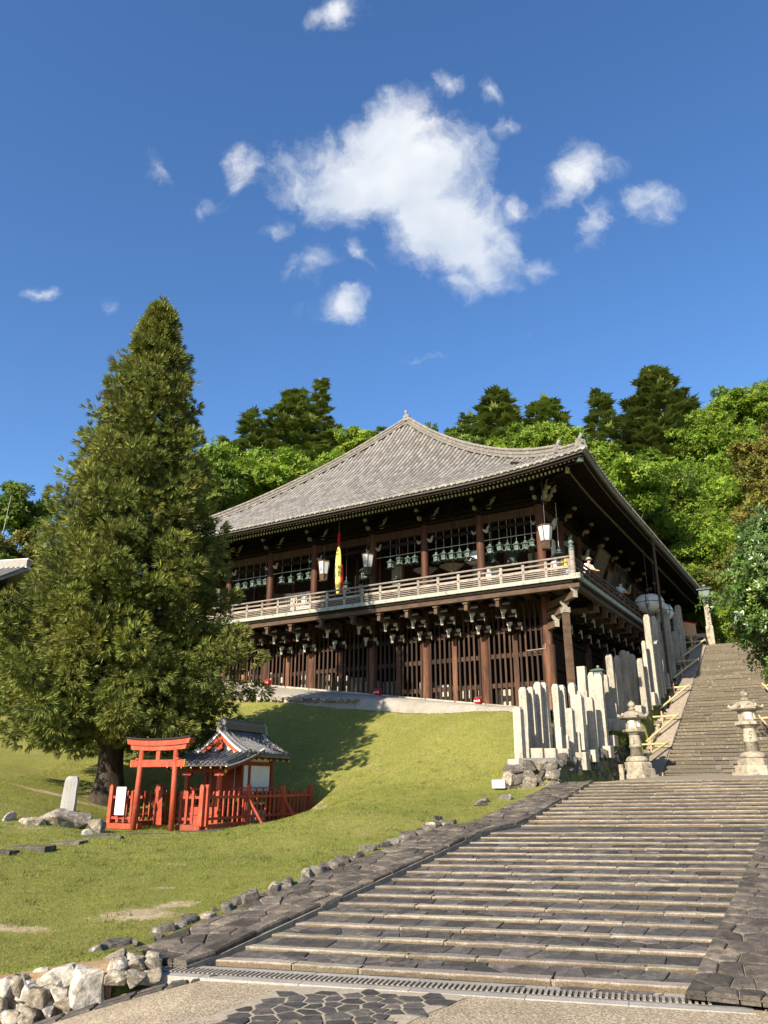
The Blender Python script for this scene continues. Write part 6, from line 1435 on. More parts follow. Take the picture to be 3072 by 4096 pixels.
# metal lantern heads on stone posts
def post_lantern(s, e, z, label, sc0=1.0, base=None, w=.26):
    z0 = (float(terrace(e)) if base is None else base) - .1; r = empty('post_lantern', W(s, e, z0), -YAW, label, 'lantern', 'lanterns on stone posts'); H = z - z0
    obj('shaft', PMESH, r, scale=(w, w, H - .30 * sc0)); k = H - .32 * sc0
    M_ = 'bronze_dark'
    obj('neck', lathe_mesh('neck', [(.10, 0), (.12, .0), (.20, .10), (.20, .12), (0, .12)], M_, 4, False, rot=R(45)), r, loc=(0, 0, k), scale=(sc0,) * 3); box('light_box', M_, r, (0, 0, k + .29 * sc0), (.42 * sc0, .42 * sc0, .34 * sc0))
    for a in range(4): box('fret', 'bronze', r, (math.cos(a * R(90)) * .212 * sc0, math.sin(a * R(90)) * .212 * sc0, k + .29 * sc0), ((.012, .26, .2) if a % 2 == 0 else (.26, .012, .2)))
    obj('roof', lathe_mesh('post_lantern_roof', [(0, 0), (.40, 0), (.41, .03), (.26, .08), (.10, .12), (.05, .13), (.05, .15), (.075, .18), (.06, .23), (0, .25)], 'bronze', 4, False, rot=R(45)), r, loc=(0, 0, k + .46 * sc0), scale=(sc0,) * 3); return r
post_lantern(2.05, .1, 6.35, 'green metal lantern on a stone post lowest of the row', 1.0); post_lantern(2.4, 7.9, 7.72, 'green metal lantern on a stone post half way up the row'); post_lantern(2.5, 10.9, 8.92, 'green metal lantern on a stone post by the mossy upper post', 1.05); post_lantern(2.5, 15.1, 10.8, 'green metal lantern on a stone post below the round paper lanterns', 1.05)
# stone lanterns flanking the landing
def stone_lantern(s, e, z, label, sc0=1.0, rz=0.0):
    r = empty('stone_lantern', W(s, e, z), -YAW + rz, label, 'stone lantern', 'stone lanterns either side of the stairs'); r.scale = (sc0,) * 3
    m = 'lichen_stone'; hexa = lambda nm, pr, n=6, sm=False: lathe_mesh(nm, pr, m, n, sm)
    obj('foot', hexa('foot', [(0, 0), (.78, 0), (.78, .16), (.0, .16)]), r); obj('foot', hexa('foot2', [(0, .16), (.66, .16), (.66, .36), (.60, .40), (0, .40)]), r); obj('foot', hexa('foot3', [(0, .40), (.55, .40), (.55, .58), (.48, .64), (0, .64)]), r)
    obj('lotus_base', hexa('lotus', [(0, .64), (.42, .64), (.46, .70), (.40, .80), (.30, .86), (0, .86)], 12, True), r)
    obj('shaft', hexa('shaft', [(0, .86), (.25, .86), (.225, 1.18), (.255, 1.19), (.255, 1.27), (.225, 1.28), (.225, 1.60), (.24, 1.66), (0, 1.66)], 20, True), r)
    obj('platform', hexa('platform', [(0, 1.66), (.24, 1.66), (.40, 1.78), (.46, 1.80), (.46, 1.90), (.34, 1.92), (0, 1.92)]), r)
    obj('light_chamber', hexa('chamber', [(0, 1.92), (.31, 1.92), (.31, 2.30), (0, 2.30)]), r)
    mb = MB()
    for k in (240, 300, 0, 60):
        a = R(k + 30 if False else k + 30); box('window', 'white_panel', r, (.272 * math.cos(a), .272 * math.sin(a), 2.11), (.02, .17, .25), (0, 0, a))
    obj('cap', hexa('cap', [(0, 2.28), (.44, 2.29), (.55, 2.34), (.57, 2.40), (.50, 2.46), (.36, 2.56), (.22, 2.62), (.15, 2.64), (0, 2.64)]), r)
    for k in range(6):
        a = R(60 * k); sc = MB(); sc.tube([(.50 * math.cos(a), .50 * math.sin(a), 2.40), (.57 * math.cos(a), .57 * math.sin(a), 2.45), (.56 * math.cos(a), .56 * math.sin(a), 2.51)], [.06, .065, .04], 7); sc.build('scroll', m, r, True)
    obj('jewel', hexa('jewel', [(0, 2.64), (.11, 2.64), (.15, 2.68), (.13, 2.73), (.09, 2.75), (.10, 2.77), (.15, 2.83), (.155, 2.89), (.10, 2.97), (.03, 3.02), (0, 3.04)], 14, True), r)
    mb = MB()
    for k in range(6): mb.box((random.uniform(-.02, .02), -.232, 1.55 - k * .1), (random.uniform(.04, .1), .01, .02)); mb.box((random.uniform(-.03, .03), -.232, 1.52 - k * .1), (.02, .01, .05))
    mb.build('engraving', 'granite_dark', r)['kind'] = 'stuff'
stone_lantern(3.74, -1.9, 2.20, 'weathered stone lantern left of the upper stairs by the turf mound', .93); stone_lantern(7.73, -2.0, 2.24, 'weathered stone lantern right of the upper stairs on a dark stained base', .97, R(12))
mk = MB(); mk.box((0, 0, 0), (.16, .14, .55)); o = mk.build('marker_post', 'lichen_stone'); o.location = W(3.35, -2.75, 2.42); o.rotation_euler = (0, 0, -YAW); tag(o, 'small square marker post at the foot of the left stone lantern', 'post')
# bamboo rails along the left slab border
for i, e in enumerate((2.1, 5.0, 8.6, 12.6, 16.0)):
    f = lambda q: float(stair_line(q)); r = empty('bamboo_rail', W(3.9, e, f(e)), -YAW, ['green bamboo rail frame next to the left stone lantern', 'pale bamboo rail frame second from the left stone lantern', 'pale bamboo rail frame half way up the stairs', 'pale bamboo rail frame fourth up the stairs', 'pale bamboo rail frame below the notice board'][i], 'rail', 'bamboo rails up the stairs')
    mt = 'bamboo_green' if i == 0 else 'bamboo'; dz = f(e - 2.3) - f(e)
    cyl('cross_pole', mt, r, (-.95, 0, .42), (.28, 0, .44), .045, 10); cyl('diagonal_pole', mt, r, (-.72, -2.5, dz + .30), (.25, .05, .52), .045, 10)
    cyl('stake', 'board_wood', r, (-.48, 0, .0), (-.48, 0, .66), .035, 8); cyl('stake', 'board_wood', r, (-.42, -1.55, f(e - 1.55) - f(e) - .02), (-.42, -1.55, f(e - 1.55) - f(e) + .58), .035, 8)
    for p in ((-.48, 0, .43), (-.42, -1.55, f(e - 1.55) - f(e) + .38)): b = MB(); b.tube([(p[0], p[1] - .05, p[2] - .03), (p[0], p[1] + .05, p[2] + .03)], .06, 8); b.build('binding', 'board_wood', r)
for i, e in enumerate((4.4, 8.2)):
    r = empty('bamboo_rail', W(7.7, e, float(stair_line(e))), -YAW, 'pale bamboo rail frame on the right side of the stairs', 'rail', 'bamboo rails right of the stairs'); cyl('cross_pole', 'bamboo', r, (-.2, 0, .42), (1.0, 0, .44), .045, 10); cyl('diagonal_pole', 'bamboo', r, (.7, -2.2, -.7), (-.2, .05, .52), .045, 10); cyl('stake', 'board_wood', r, (.4, 0, 0), (.4, 0, .66), .035, 8)
# notice board at the stair head
nb = empty('notice_board', W(3.05, 16.5, float(stair_line(16.4)) - .25), -YAW + R(0), 'small wooden gabled notice board on two legs at the head of the stairs', 'notice board')
for sx in (-.28, .28): box('leg', 'board_wood', nb, (sx, 0, .55), (.09, .07, 1.3))
obj('panel', prism_mesh('notice_panel', [(-.62, .95), (.62, .95), (.62, 1.62), (0, 1.80), (-.62, 1.62)], .05, 'board_wood'), nb, loc=(0, -.05, 0))
for sx in (-1, 1): bar('roof_strip', 'red_cloth', nb, (0, -.05, 1.84), (sx * .72, -.05, 1.62), .12, .05)
mb = MB()
for c in range(6):
    for k in range(5): mb.box((-.42 + c * .165, -.08, 1.52 - k * .105), (random.uniform(.04, .09), .006, random.uniform(.02, .06)))
mb.build('writing_marks', 'ink_pale', nb)['kind'] = 'stuff'
# stone balustrade at the stair head
bs = empty('stone_balustrade', W(3.3, 19.2, 9.75), -YAW, 'lichened stone balustrade with a round opening at the head of the stairs', 'balustrade')
box('post', 'lichen_stone', bs, (.78, 0, .78), (.42, .36, 1.75)); box('post', 'lichen_stone', bs, (-1.6, 0, .7), (.36, .34, 1.5))
box('coping', 'lichen_stone', bs, (-.42, 0, 1.12), (2.0, .30, .22)); box('kerb', 'lichen_stone', bs, (-.42, 0, .12), (2.0, .34, .46))
V, F = [], []; n = 24; cx, cz, rr_ = .15, .68, .30
for t in range(n):
    a = 2 * math.pi * t / n; ca, sa = math.cos(a), math.sin(a); k = min(.42 / max(abs(ca), 1e-6), .335 / max(abs(sa), 1e-6)); 
    for yy_ in (-.10, .10): V += [(cx + ca * rr_, yy_, cz + sa * rr_), (cx + ca * k, yy_, cz + sa * k)]
for t in range(n):
    a, b = 4 * t, 4 * ((t + 1) % n); F += [(a, a + 1, b + 1, b), (a + 2, b + 2, b + 3, a + 3), (a, b, b + 2, a + 2)]
obj('pierced_panel', mesh('pierced_panel', V, F, 'lichen_stone'), bs); V2 = [(v[0] - .9, v[1], v[2]) for v in V]; obj('pierced_panel', mesh('pierced_panel', V2, F, 'lichen_stone'), bs)
# tall lantern pillar behind the balustrade
tl = empty('lantern_pillar', W(3.95, 20.2, 9.75), -YAW, 'tall pale inscribed pillar with a green metal lantern head at the head of the stairs', 'lantern')
obj('shaft', PMESH, tl, scale=(.34, .34, 3.35)); mb = MB()
for k in range(5): mb.box((0, -.168, 3.0 - k * .32), (.16, .012, .035)); mb.box((random.uniform(-.04, .04), -.168, 2.92 - k * .32), (.035, .012, .14)); mb.box((.03, -.168, 2.86 - k * .32), (.15, .012, .025))
mb.build('engraving', 'ink_grey', tl)['kind'] = 'stuff'; obj('neck', lathe_mesh('neck', [(.12, 0), (.2, .0), (.26, .12), (.3, .42), (0, .42)], 'bronze_dark', 4, False, rot=R(45)), tl, loc=(0, 0, 3.25))
box('light_box', 'bronze_dark', tl, (0, 0, 3.92), (.66, .66, .5)); box('fret', 'bronze', tl, (0, -.335, 3.92), (.5, .012, .34)); obj('roof', lathe_mesh('pillar_roof', [(0, 0), (.62, 0), (.62, .06), (.30, .16), (.10, .22), (.13, .30), (.11, .38), (0, .42)], 'bronze_dark', 4, False, rot=R(45)), tl, loc=(0, 0, 4.17))
# wash-basin pavilion corner with its upturned green ornament
pv = empty('roof_ornament', W(5.6, 21.5, 9.75), -YAW, 'upturned green metal roof corner beyond the stair head', 'roof')
obj('fin', prism_mesh('fin', [(-.35, 2.0), (.55, 2.15), (.55, 2.4), (.30, 2.7), (.22, 3.3), (.28, 4.0), (.05, 4.0), (-.05, 3.2), (-.2, 2.6)], .25, 'bronze'), pv); box('eave', 'wood_brown', pv, (.6, 0, 1.95), (2.4, 1.4, .16), (0, -.12, 0)); box('post', 'wood_dark', pv, (.9, .3, .9), (.2, .2, 1.9))

# ================================================================== VEGETATION
def rot_frames(d, up=None, jit=1.0):
    """Frames with local x along d and random roll."""
    d = d / np.linalg.norm(d, axis=1, keepdims=True); r = rng.normal(size=d.shape); y = np.cross(d, r); y /= np.linalg.norm(y, axis=1, keepdims=True); z = np.cross(d, y)
    return np.stack([d, y, z], -1)
def flat_frames(d, tilt=.35):
    d = d / np.linalg.norm(d, axis=1, keepdims=True); up = np.tile([0, 0, 1.0], (len(d), 1)) + rng.normal(0, tilt, d.shape); y = np.cross(up, d); y /= np.linalg.norm(y, axis=1, keepdims=True); z = np.cross(d, y)
    return np.stack([d, y, z], -1)
def brush_template(nb, L_, w, spread, curl=.25):
    V, F = [], []; r = random.Random(3)
    for b in range(nb):
        a = 2 * math.pi * (b * .618); t = spread * (.25 + .75 * ((b + .5) / nb) ** .6); d = Vector((math.cos(t), math.sin(t) * math.cos(a), math.sin(t) * math.sin(a))); s = d.cross(Vector((r.uniform(-1, 1), r.uniform(-1, 1), r.uniform(-1, 1)))).normalized()
        l = L_ * r.uniform(.7, 1.1); p1 = d * l * .55; p2 = d * l * .62 + Vector((1, 0, 0)) * l * .45; o = len(V)
        V += [(0, 0, 0), tuple(p1 + s * w * .5), tuple(p2), tuple(p1 - s * w * .5)]; F += [(o, o + 1, o + 2), (o, o + 2, o + 3)]
    return np.array(V), np.array(F)
def fan_template(nb, L_, w):
    V, F = [], []; r = random.Random(8)
    for b in range(nb):
        a = -1.15 + 2.3 * b / (nb - 1); l = L_ * (1 - .35 * abs(a)) * r.uniform(.85, 1.1); d = Vector((math.cos(a), math.sin(a), r.uniform(-.10, .22))); s = Vector((-math.sin(a), math.cos(a), 0)); o = len(V)
        V += [(0, 0, 0), tuple(d * l * .5 + s * w * .5), tuple(d * l), tuple(d * l * .5 - s * w * .5)]; F += [(o, o + 1, o + 2), (o, o + 2, o + 3)]
    return np.array(V), np.array(F)
def leaf_template(n, L_, w, fold=.18):
    V, F = [], []; r = random.Random(4)
    for b in range(n):
        a = 2 * math.pi * b / n + r.uniform(-.3, .3); el = r.uniform(.05, .75); d = Vector((math.cos(a) * math.cos(el), math.sin(a) * math.cos(el), math.sin(el))); s = Vector((-math.sin(a), math.cos(a), r.uniform(-.4, .4))).normalized(); u = d.cross(s) * -1; o = len(V); l = L_ * r.uniform(.75, 1.15)
        V += [tuple(d * .02), tuple(d * l * .5 + s * w * .5 + u * fold * w), tuple(d * l), tuple(d * l * .5 - s * w * .5 + u * fold * w)]; F += [(o, o + 1, o + 2), (o, o + 2, o + 3)]
    return np.array(V), np.array(F)
def stack(parts):
    off = 0; Vs, Fs, Ts = [], [], []
    for V, F, T in parts: Vs.append(V); Fs.append(F + off); Ts.append(T); off += len(V)
    return np.vstack(Vs), np.vstack(Fs), np.concatenate(Ts)

def tree_root(name, x, y, z, label, group=None): return empty(name, (x, y, z), 0, label, 'tree', group)

# --- the great cedar
def cedar(x, y, z0, H, prof, label):
    r = tree_root('cedar_tree', x, y, z0, label)
    mb = MB(); n = 14; rings = 9; zz = [-.25, .1, .5, 1.0, 1.8, 3.5, 7, 11, 15]; rd = [.92, .68, .50, .42, .38, .34, .27, .18, .09]
    V, F = [], []
    for j, (z, q) in enumerate(zip(zz, rd)):
        for i in range(n): a = 2 * math.pi * i / n; k = 1 + (.16 * math.sin(3 * a + .6) + .07 * math.sin(7 * a)) * max(0, 1 - z / 1.6); V.append((q * k * math.cos(a), q * k * math.sin(a), z))
    F = [(j * n + i, j * n + (i + 1) % n, (j + 1) * n + (i + 1) % n, (j + 1) * n + i) for j in range(len(zz) - 1) for i in range(n)]; mb.add(V, F)
    bases, dirs, seeds_t = [], [], []
    nb = 330
    for k in range(nb):
        f = (k + .5) / nb; h = H * (.098 + .897 * f ** .95); a = k * 2.39996 + rng.normal(0, .25); Rm = float(np.interp(h, prof[0], prof[1])) * (rng.uniform(.66, 1.10) if f < .97 else 1)
        if Rm < .15: Rm = .15
        sag = -.10 * Rm if h > 6 else -.24 * Rm; root_h = h + (.35 if h < 6 else .1) * Rm * .4
        p = np.array([[math.cos(a) * Rm * t, math.sin(a) * Rm * t, root_h + sag * math.sin(t * 2.0) + .10 * Rm * t * t] for t in (0, .33, .66, 1.0)])
        if Rm > .8: mb.tube([tuple(q) for q in p], [.075 * (1 - f * .6), .06 * (1 - f * .6), .04 * (1 - f * .5), .012], 5, False)
        nc = max(2, int(Rm * 2.1))
        for c in range(nc):
            t = 1 - (c / nc) * .62 + rng.normal(0, .03); i = min(2, int(max(0, t) * 3)); u = t * 3 - i; q = p[i] * (1 - u) + p[min(3, i + 1)] * u
            side = np.array([-math.sin(a), math.cos(a), 0]) * rng.normal(0, .30 * (1.2 - t) * Rm * .5 + .16); cpos = q + side + np.array([0, 0, rng.normal(0, .12)])
            m = int(rng.integers(24, 38)); rad = rng.uniform(.34, .62) * (1 if h > 3 else 1.05) * min(1, .45 + Rm * .4); dv = rng.normal(size=(m, 3)); dv /= np.linalg.norm(dv, axis=1, keepdims=True); dv[:, 2] = dv[:, 2] * .8 + .12
            out = np.array([math.cos(a), math.sin(a), .35 if h > 5 else -.25]); bases.append(cpos + dv * rad * rng.uniform(.55, 1, (m, 1)) * np.array([1, 1, .75])); dirs.append(dv * 1.0 + out * .4 + np.array([0, 0, .15 if h > 4 else -.35])); seeds_t.append(np.full(m, rng.random()) * .6 + rng.random(m) * .4)
    B, D, T = np.vstack(bases), np.vstack(dirs), np.concatenate(seeds_t)
    tV, tF = brush_template(7, .24, .024, .75); s_ = rng.uniform(.75, 1.25, len(B))[:, None, None]
    V, F, Tt = inst(tV, tF, rot_frames(D) * s_, B, T)
    obj('crown', fast_mesh('crown', V, F, 'cedar', Tt), r); mb.build('trunk', 'bark', r, True)
    return r
cedar(-9.0, 26.6, float(ground_h(-9.0, 26.6)) - .05, 18.7, ([0, 1.2, 2.2, 3.6, 6.0, 9.7, 13.4, 15.2, 16.8, 18.0, 18.7], [2.7, 3.4, 4.0, 4.15, 3.8, 2.75, 1.8, 1.25, .78, .4, .1]), 'huge cone shaped cedar standing behind the shrine fence')

# --- firs with layered boughs
def fir(x, y, z0, H, Rm, label, mat='fir', seed=0, shape=1.0, nb=170, lean=0.0):
    r = tree_root('fir_tree', x, y, z0, label, 'conifers on the hill behind the hall'); mb = MB(); mb.tube([(0, 0, -.5), (0, 0, H * .5), (lean, 0, H * .97)], [H * .020, H * .013, .05], 8)
    P, D, T = [], [], []
    for k in range(nb):
        f = (k + .5) / nb; h = H * (.18 + .81 * f); h = round(h / 1.15) * 1.15 + rng.normal(0, .16) if h < H * .93 else h; a = k * 2.39996 + rng.normal(0, .3); L_ = Rm * (1 - min(1, max(0, (h / H - .18) / .82)) ** shape) * rng.uniform(.70, 1.1) + .35
        d0 = np.array([math.cos(a), math.sin(a), 0]); n = int(4 + L_ * 5)
        t = rng.uniform(.15, 1, n) ** .7; off = rng.normal(0, 1, n) * .20 * L_ * (1.1 - t) + rng.normal(0, .22, n)
        z = h + L_ * (-.10 * t + .12 * t * t) + rng.normal(0, .08, n)
        pos = d0[None] * (L_ * t)[:, None] + np.array([-d0[1], d0[0], 0])[None] * off[:, None]; pos[:, 2] += z; pos[:, 0] += lean * h / H
        P.append(pos); D.append(d0[None] + rng.normal(0, .45, (n, 3)) * np.array([1, 1, .35]) + np.array([0, 0, .18])); T.append(np.full(n, rng.random()) * .5 + rng.random(n) * .5)
        if L_ > 1.5 and k % 2 == 0: mb.tube([(lean * h / H, 0, h), tuple(d0 * L_ * .55 + np.array([lean * h / H, 0, h - L_ * .02])), tuple(d0 * L_ * .9 + np.array([lean * h / H, 0, h]))], [.09, .05, .02], 4, False)
    P, D, T = np.vstack(P), np.vstack(D), np.concatenate(T); tV, tF = fan_template(7, 1.0, .30); s_ = rng.uniform(.7, 1.25, len(P))[:, None, None]
    V, F, Tt = inst(tV, tF, flat_frames(D, .28) * s_, P, T); obj('crown', fast_mesh('crown', V, F, mat, Tt), r); mb.build('trunk', 'bark', r, True)
# --- broadleaved trees: leaf clumps through the crown
def broadleaf(x, y, z0, H, rad, label, mat='leaf_bright', n=9000, leaf=.30, clumps=60, flat=.75, bark='bark_pale', group='broadleaved trees on the hill', trunk_r=.22, layered=False):
    r = tree_root('broadleaf_tree', x, y, z0, label, group); c0 = np.array([0, 0, H - rad * flat]); mb = MB(); mb.tube([(0, 0, -.5), (.1, 0, H * .35), (0, .1, H * .7)], [trunk_r * 1.2, trunk_r, trunk_r * .5], 8)
    dv = rng.normal(size=(clumps, 3)); dv /= np.linalg.norm(dv, axis=1, keepdims=True); dv[:, 2] = np.where(dv[:, 2] < -.35, -dv[:, 2], dv[:, 2]); cc = c0 + dv * rad * rng.uniform(.40, 1.08, (clumps, 1)) * np.array([1, 1, flat]); cr = rng.uniform(.14, .32, clumps) * rad
    for k in range(0, clumps, 6): e = cc[k]; mb.tube([(0, .05, H * .4), tuple(e * np.array([.5, .5, 1]) * np.array([1, 1, .85])), tuple(e)], [trunk_r * .3, trunk_r * .16, .02], 5, False)
    n = int(n * .55); m = n // clumps; idx = np.repeat(np.arange(clumps), m); d = rng.normal(size=(len(idx), 3)); d /= np.linalg.norm(d, axis=1, keepdims=True)
    pos = cc[idx] + d * cr[idx][:, None] * rng.uniform(.35, 1.0, (len(idx), 1)) ** .6 * np.array([1, 1, .55 if layered else .75])
    nrm = d * .6 + rng.normal(0, .5, d.shape) + np.array([0, 0, .5]); tV, tF = leaf_template(4, leaf, leaf * .55); fr = rot_frames(nrm)[:, :, [1, 2, 0]]
    T = rng.random(clumps)[idx] * .5 + rng.random(len(idx)) * .5; V, F, Tt = inst(tV, tF, fr * rng.uniform(.7, 1.2, (len(idx), 1, 1)), pos, T)
    obj('crown', fast_mesh('crown', V, F, mat, Tt), r); mb.build('trunk', bark, r, True)
P_ = R(19.5)
def spot(px, py, d):
    """Ground position and height seen at a picture point, d metres away (used to survey the hill)."""
    u, v = (px - 384) / 770, (py - 512) / 770; rx, ry, rz__ = u, math.cos(P_) + v * math.sin(P_), math.sin(P_) - v * math.cos(P_); k = d / math.hypot(rx, ry); return rx * k, ry * k, 2 + rz__ * k
def hill_tree(fn, px, py, d, *a, drop=None, **k):
    x, y, zt = spot(px, py, d); z0 = float(ground_h(x, y)) - .3
    if drop: z0 = zt - drop
    fn(x, y, z0, zt - z0, *a, **k)
FIRS = [(296, 390, 84, 9.0, 'broad dark fir crowning the hill left of the roof apex', 'fir', 2.2, 260), (322, 378, 92, 4.6, 'slim spire-topped fir rising behind the broad dark fir', 'fir_dark', 1.1, 150), (252, 410, 82, 4.5, 'small dark fir left of the broad one on the hill', 'fir', 1.5, 130), (228, 438, 80, 4.2, 'low dark fir nearest the cedar on the hill', 'fir', 1.5, 120), (334, 425, 86, 4.6, 'rounded fir between the broad fir and the roof slope', 'fir', 1.6, 130),
        (496, 389, 82, 7.2, 'wide fir right behind the roof apex', 'fir', 1.9, 250), (468, 414, 86, 4.5, 'small fir just right of the roof apex', 'fir', 1.4, 120), (549, 398, 80, 5.0, 'twin-peaked fir behind the hip ridge', 'fir', 1.5, 180), (535, 403, 82, 4.2, 'lower peak of fir behind the hip ridge', 'fir', 1.5, 140), (598, 391, 76, 3.9, 'narrow near-black fir above the roof corner', 'fir_dark', 1.3, 140), (652, 368, 84, 8.8, 'tallest broad fir right of the roof corner', 'fir_dark', 1.7, 330), (694, 430, 86, 5.0, 'dark fir at the shoulder of the tallest fir', 'fir_dark', 1.3, 150),
        (382, 425, 92, 3.2, 'distant fir tip over the left roof slope', 'fir', 1.3, 80)]
for i, (px, py, d, rm, lab, mt, shp, nb) in enumerate(FIRS): hill_tree(fir, px, py, d, rm * 1.2, lab, mt, shape=shp, nb=nb, seed=i)
BL = [(228, 452, 62, 5.2, 'bright green maple between the cedar and the roof', 'leaf_bright', 11000, .34), (272, 460, 64, 5.0, 'yellow-green maple touching the left roof slope', 'leaf_bright', 11000, .34), (205, 470, 58, 4.0, 'leafy green tree half hidden by the cedar edge', 'leaf_mid', 7000, .32), (318, 455, 70, 3.6, 'small bright tree under the broad fir', 'leaf_bright', 6000, .34), (360, 432, 74, 3.2, 'yellow-green crown peeking over the left roof slope', 'leaf_bright', 5000, .36),
      (448, 428, 76, 3.8, 'light green crown right of the roof apex', 'leaf_mid', 6000, .36), (540, 428, 66, 5.0, 'bright rounded maple over the right hip ridge', 'leaf_bright', 10000, .34), (575, 437, 64, 3.6, 'bright maple behind the corner ornament', 'leaf_bright', 7000, .32), (612, 460, 62, 4.6, 'bright maple just right of the roof corner', 'leaf_bright', 9000, .32), (645, 480, 70, 5.0, 'green maple below the tallest fir', 'leaf_mid', 9000, .32), (630, 520, 72, 5.6, 'shaded maple close to the side eave', 'leaf_mid', 9000, .30), (690, 468, 74, 6.0, 'bright maple below the fir shoulder', 'leaf_bright', 10000, .32),
      (668, 538, 69, 5.0, 'bright layered maple beside the side eave', 'leaf_bright', 10000, .28), (712, 516, 68, 5.2, 'bright maple half way up the right slope', 'leaf_bright', 10000, .28), (694, 572, 68, 4.4, 'lowest bright maple above the stair head', 'leaf_mid', 8000, .24), (725, 395, 80, 4.0, 'upright pale green ginkgo against the sky', 'leaf_bright', 9000, .30), (735, 440, 78, 5.6, 'pale green ginkgo crown below the upright one', 'leaf_bright', 14000, .30), (768, 392, 82, 4.8, 'pale green tree at the right against the sky', 'leaf_bright', 10000, .32), (705, 415, 78, 3.8, 'pale green leader leaning against the tallest fir', 'leaf_bright', 4000, .30),
      (790, 428, 46, 3.8, 'olive and rust tinged tree right of the ginkgo', 'leaf_olive', 12000, .22), (808, 480, 44, 4.2, 'olive tree with bare limbs on the right slope', 'leaf_olive', 12000, .22), (745, 552, 66, 4.4, 'olive green shrubby tree by the stair head', 'leaf_olive', 9000, .22), (758, 600, 70, 4.6, 'dark olive tree behind the glossy one', 'leaf_mid', 8000, .22), (642, 520, 70, 4.4, 'sunlit maple low against the side eave', 'leaf_mid', 8000, .32), (722, 582, 66, 4.0, 'sunlit maple above the stair head lantern', 'leaf_bright', 8000, .30), (10, 490, 66, 4.0, 'dark green tree beyond the cedar with the pole', 'leaf_mid', 8000, .34), (8, 538, 55, 4.0, 'rust tinged shrubby tree over the tiled roof', 'leaf_olive', 8000, .30), (42, 548, 56, 3.4, 'rust tinged shrub left of the cedar', 'leaf_olive', 6000, .30), (20, 600, 52, 3.6, 'dark leafy tree behind the cedar below the tiled roof', 'leaf_mid', 7000, .3), (-12, 640, 44, 3.4, 'dark leafy tree at the edge behind the cedar', 'leaf_mid', 7000, .28), (52, 590, 58, 4.0, 'shaded tree behind the middle of the cedar', 'leaf_mid', 7000, .3), (-20, 560, 50, 3.5, 'dark shrubby tree left of the tiled roof', 'leaf_mid', 6000, .3)]
for i, (px, py, d, rm, lab, mt, n, lf) in enumerate(BL): hill_tree(broadleaf, px, py, d, rm, lab, mt, n, lf, 70 if rm > 4 else 44, flat=.85, layered=True)
# dense wood on the hillside behind (reads as one mass)
P, D, T = [], [], []
n = 14000; xx_ = rng.uniform(-60, 90, n); yy_ = rng.uniform(70, 135, n); z_ = ground_h(xx_, yy_); sE = (xx_ - OX) * Ex + (yy_ - OY) * Ey; ok = (sE > 50) & (z_ > 6); xx_, yy_, z_ = xx_[ok], yy_[ok], z_[ok]
hh = 5.5 + 4.0 * np.sin(xx_ * .21) * np.sin(yy_ * .17) + 1.5 * np.sin(xx_ * .55 + yy_ * .3)
pos = np.stack([xx_, yy_, z_ + hh * rng.uniform(.2, 1, len(xx_)) ** .5], -1); tV, tF = leaf_template(4, .8, .45)
V, F, Tt = inst(tV, tF, rot_frames(rng.normal(size=pos.shape) * .5 + np.array([0, 0, .8]))[:, :, [1, 2, 0]], pos); tag(obj('hillside_wood', fast_mesh('hillside_wood', V, F, 'fir', Tt)), 'dark wooded hillside filling the gaps behind the trees', 'wood', kind='stuff')
# shrubs at the stair head and along the hall
def shrub(x, y, z0, rx, rz__, n, label, mat='leaf_shrub', leaf=.12):
    r = empty('shrub', (x, y, z0), 0, label, 'shrub', None); cl = 14; dv = rng.normal(size=(cl, 3)); dv /= np.linalg.norm(dv, axis=1, keepdims=True); dv[:, 2] = abs(dv[:, 2]); cc = dv * np.array([rx, rx, rz__]) * .65; idx = rng.integers(0, cl, n); d = rng.normal(size=(n, 3)); d /= np.linalg.norm(d, axis=1, keepdims=True)
    pos = cc[idx] + d * np.array([rx, rx, rz__]) * .42; pos[:, 2] = np.maximum(pos[:, 2], .02); tV, tF = leaf_template(4, leaf, leaf * .5); V, F, T = inst(tV, tF, rot_frames(d + np.array([0, 0, .4]))[:, :, [1, 2, 0]], pos); obj('foliage', fast_mesh('foliage', V, F, mat, T), r)
    mb = MB()
    for k in range(5): a = k * 1.3; mb.tube([(0, 0, -.1), (rx * .3 * math.cos(a), rx * .3 * math.sin(a), rz__ * .7)], [.03, .012], 5)
    mb.build('stems', 'bark_pale', r)
for s, e, rx, rz__, n, lab in ((2.4, 23.5, 1.3, 1.6, 2200, 'clipped green hedge shrub left behind the stone balustrade'), (4.2, 24.0, 1.3, 1.7, 2200, 'clipped green hedge shrub right behind the stone balustrade'), (6.5, 20.5, 1.1, 1.3, 2500, 'leafy shrub right of the stone balustrade'), (.9, 25, 1.4, 2.0, 3000, 'dark green shrub under the far end of the eave')): p = W(s, e, 9.75); shrub(p.x, p.y, p.z, rx, rz__, n, lab)
p = W(3.05, -.25, 2.6); shrub(p.x, p.y, p.z, .42, 1.5, 2200, 'dark green fern shrub on the wall behind the left stone lantern', 'leaf_gloss', .10)
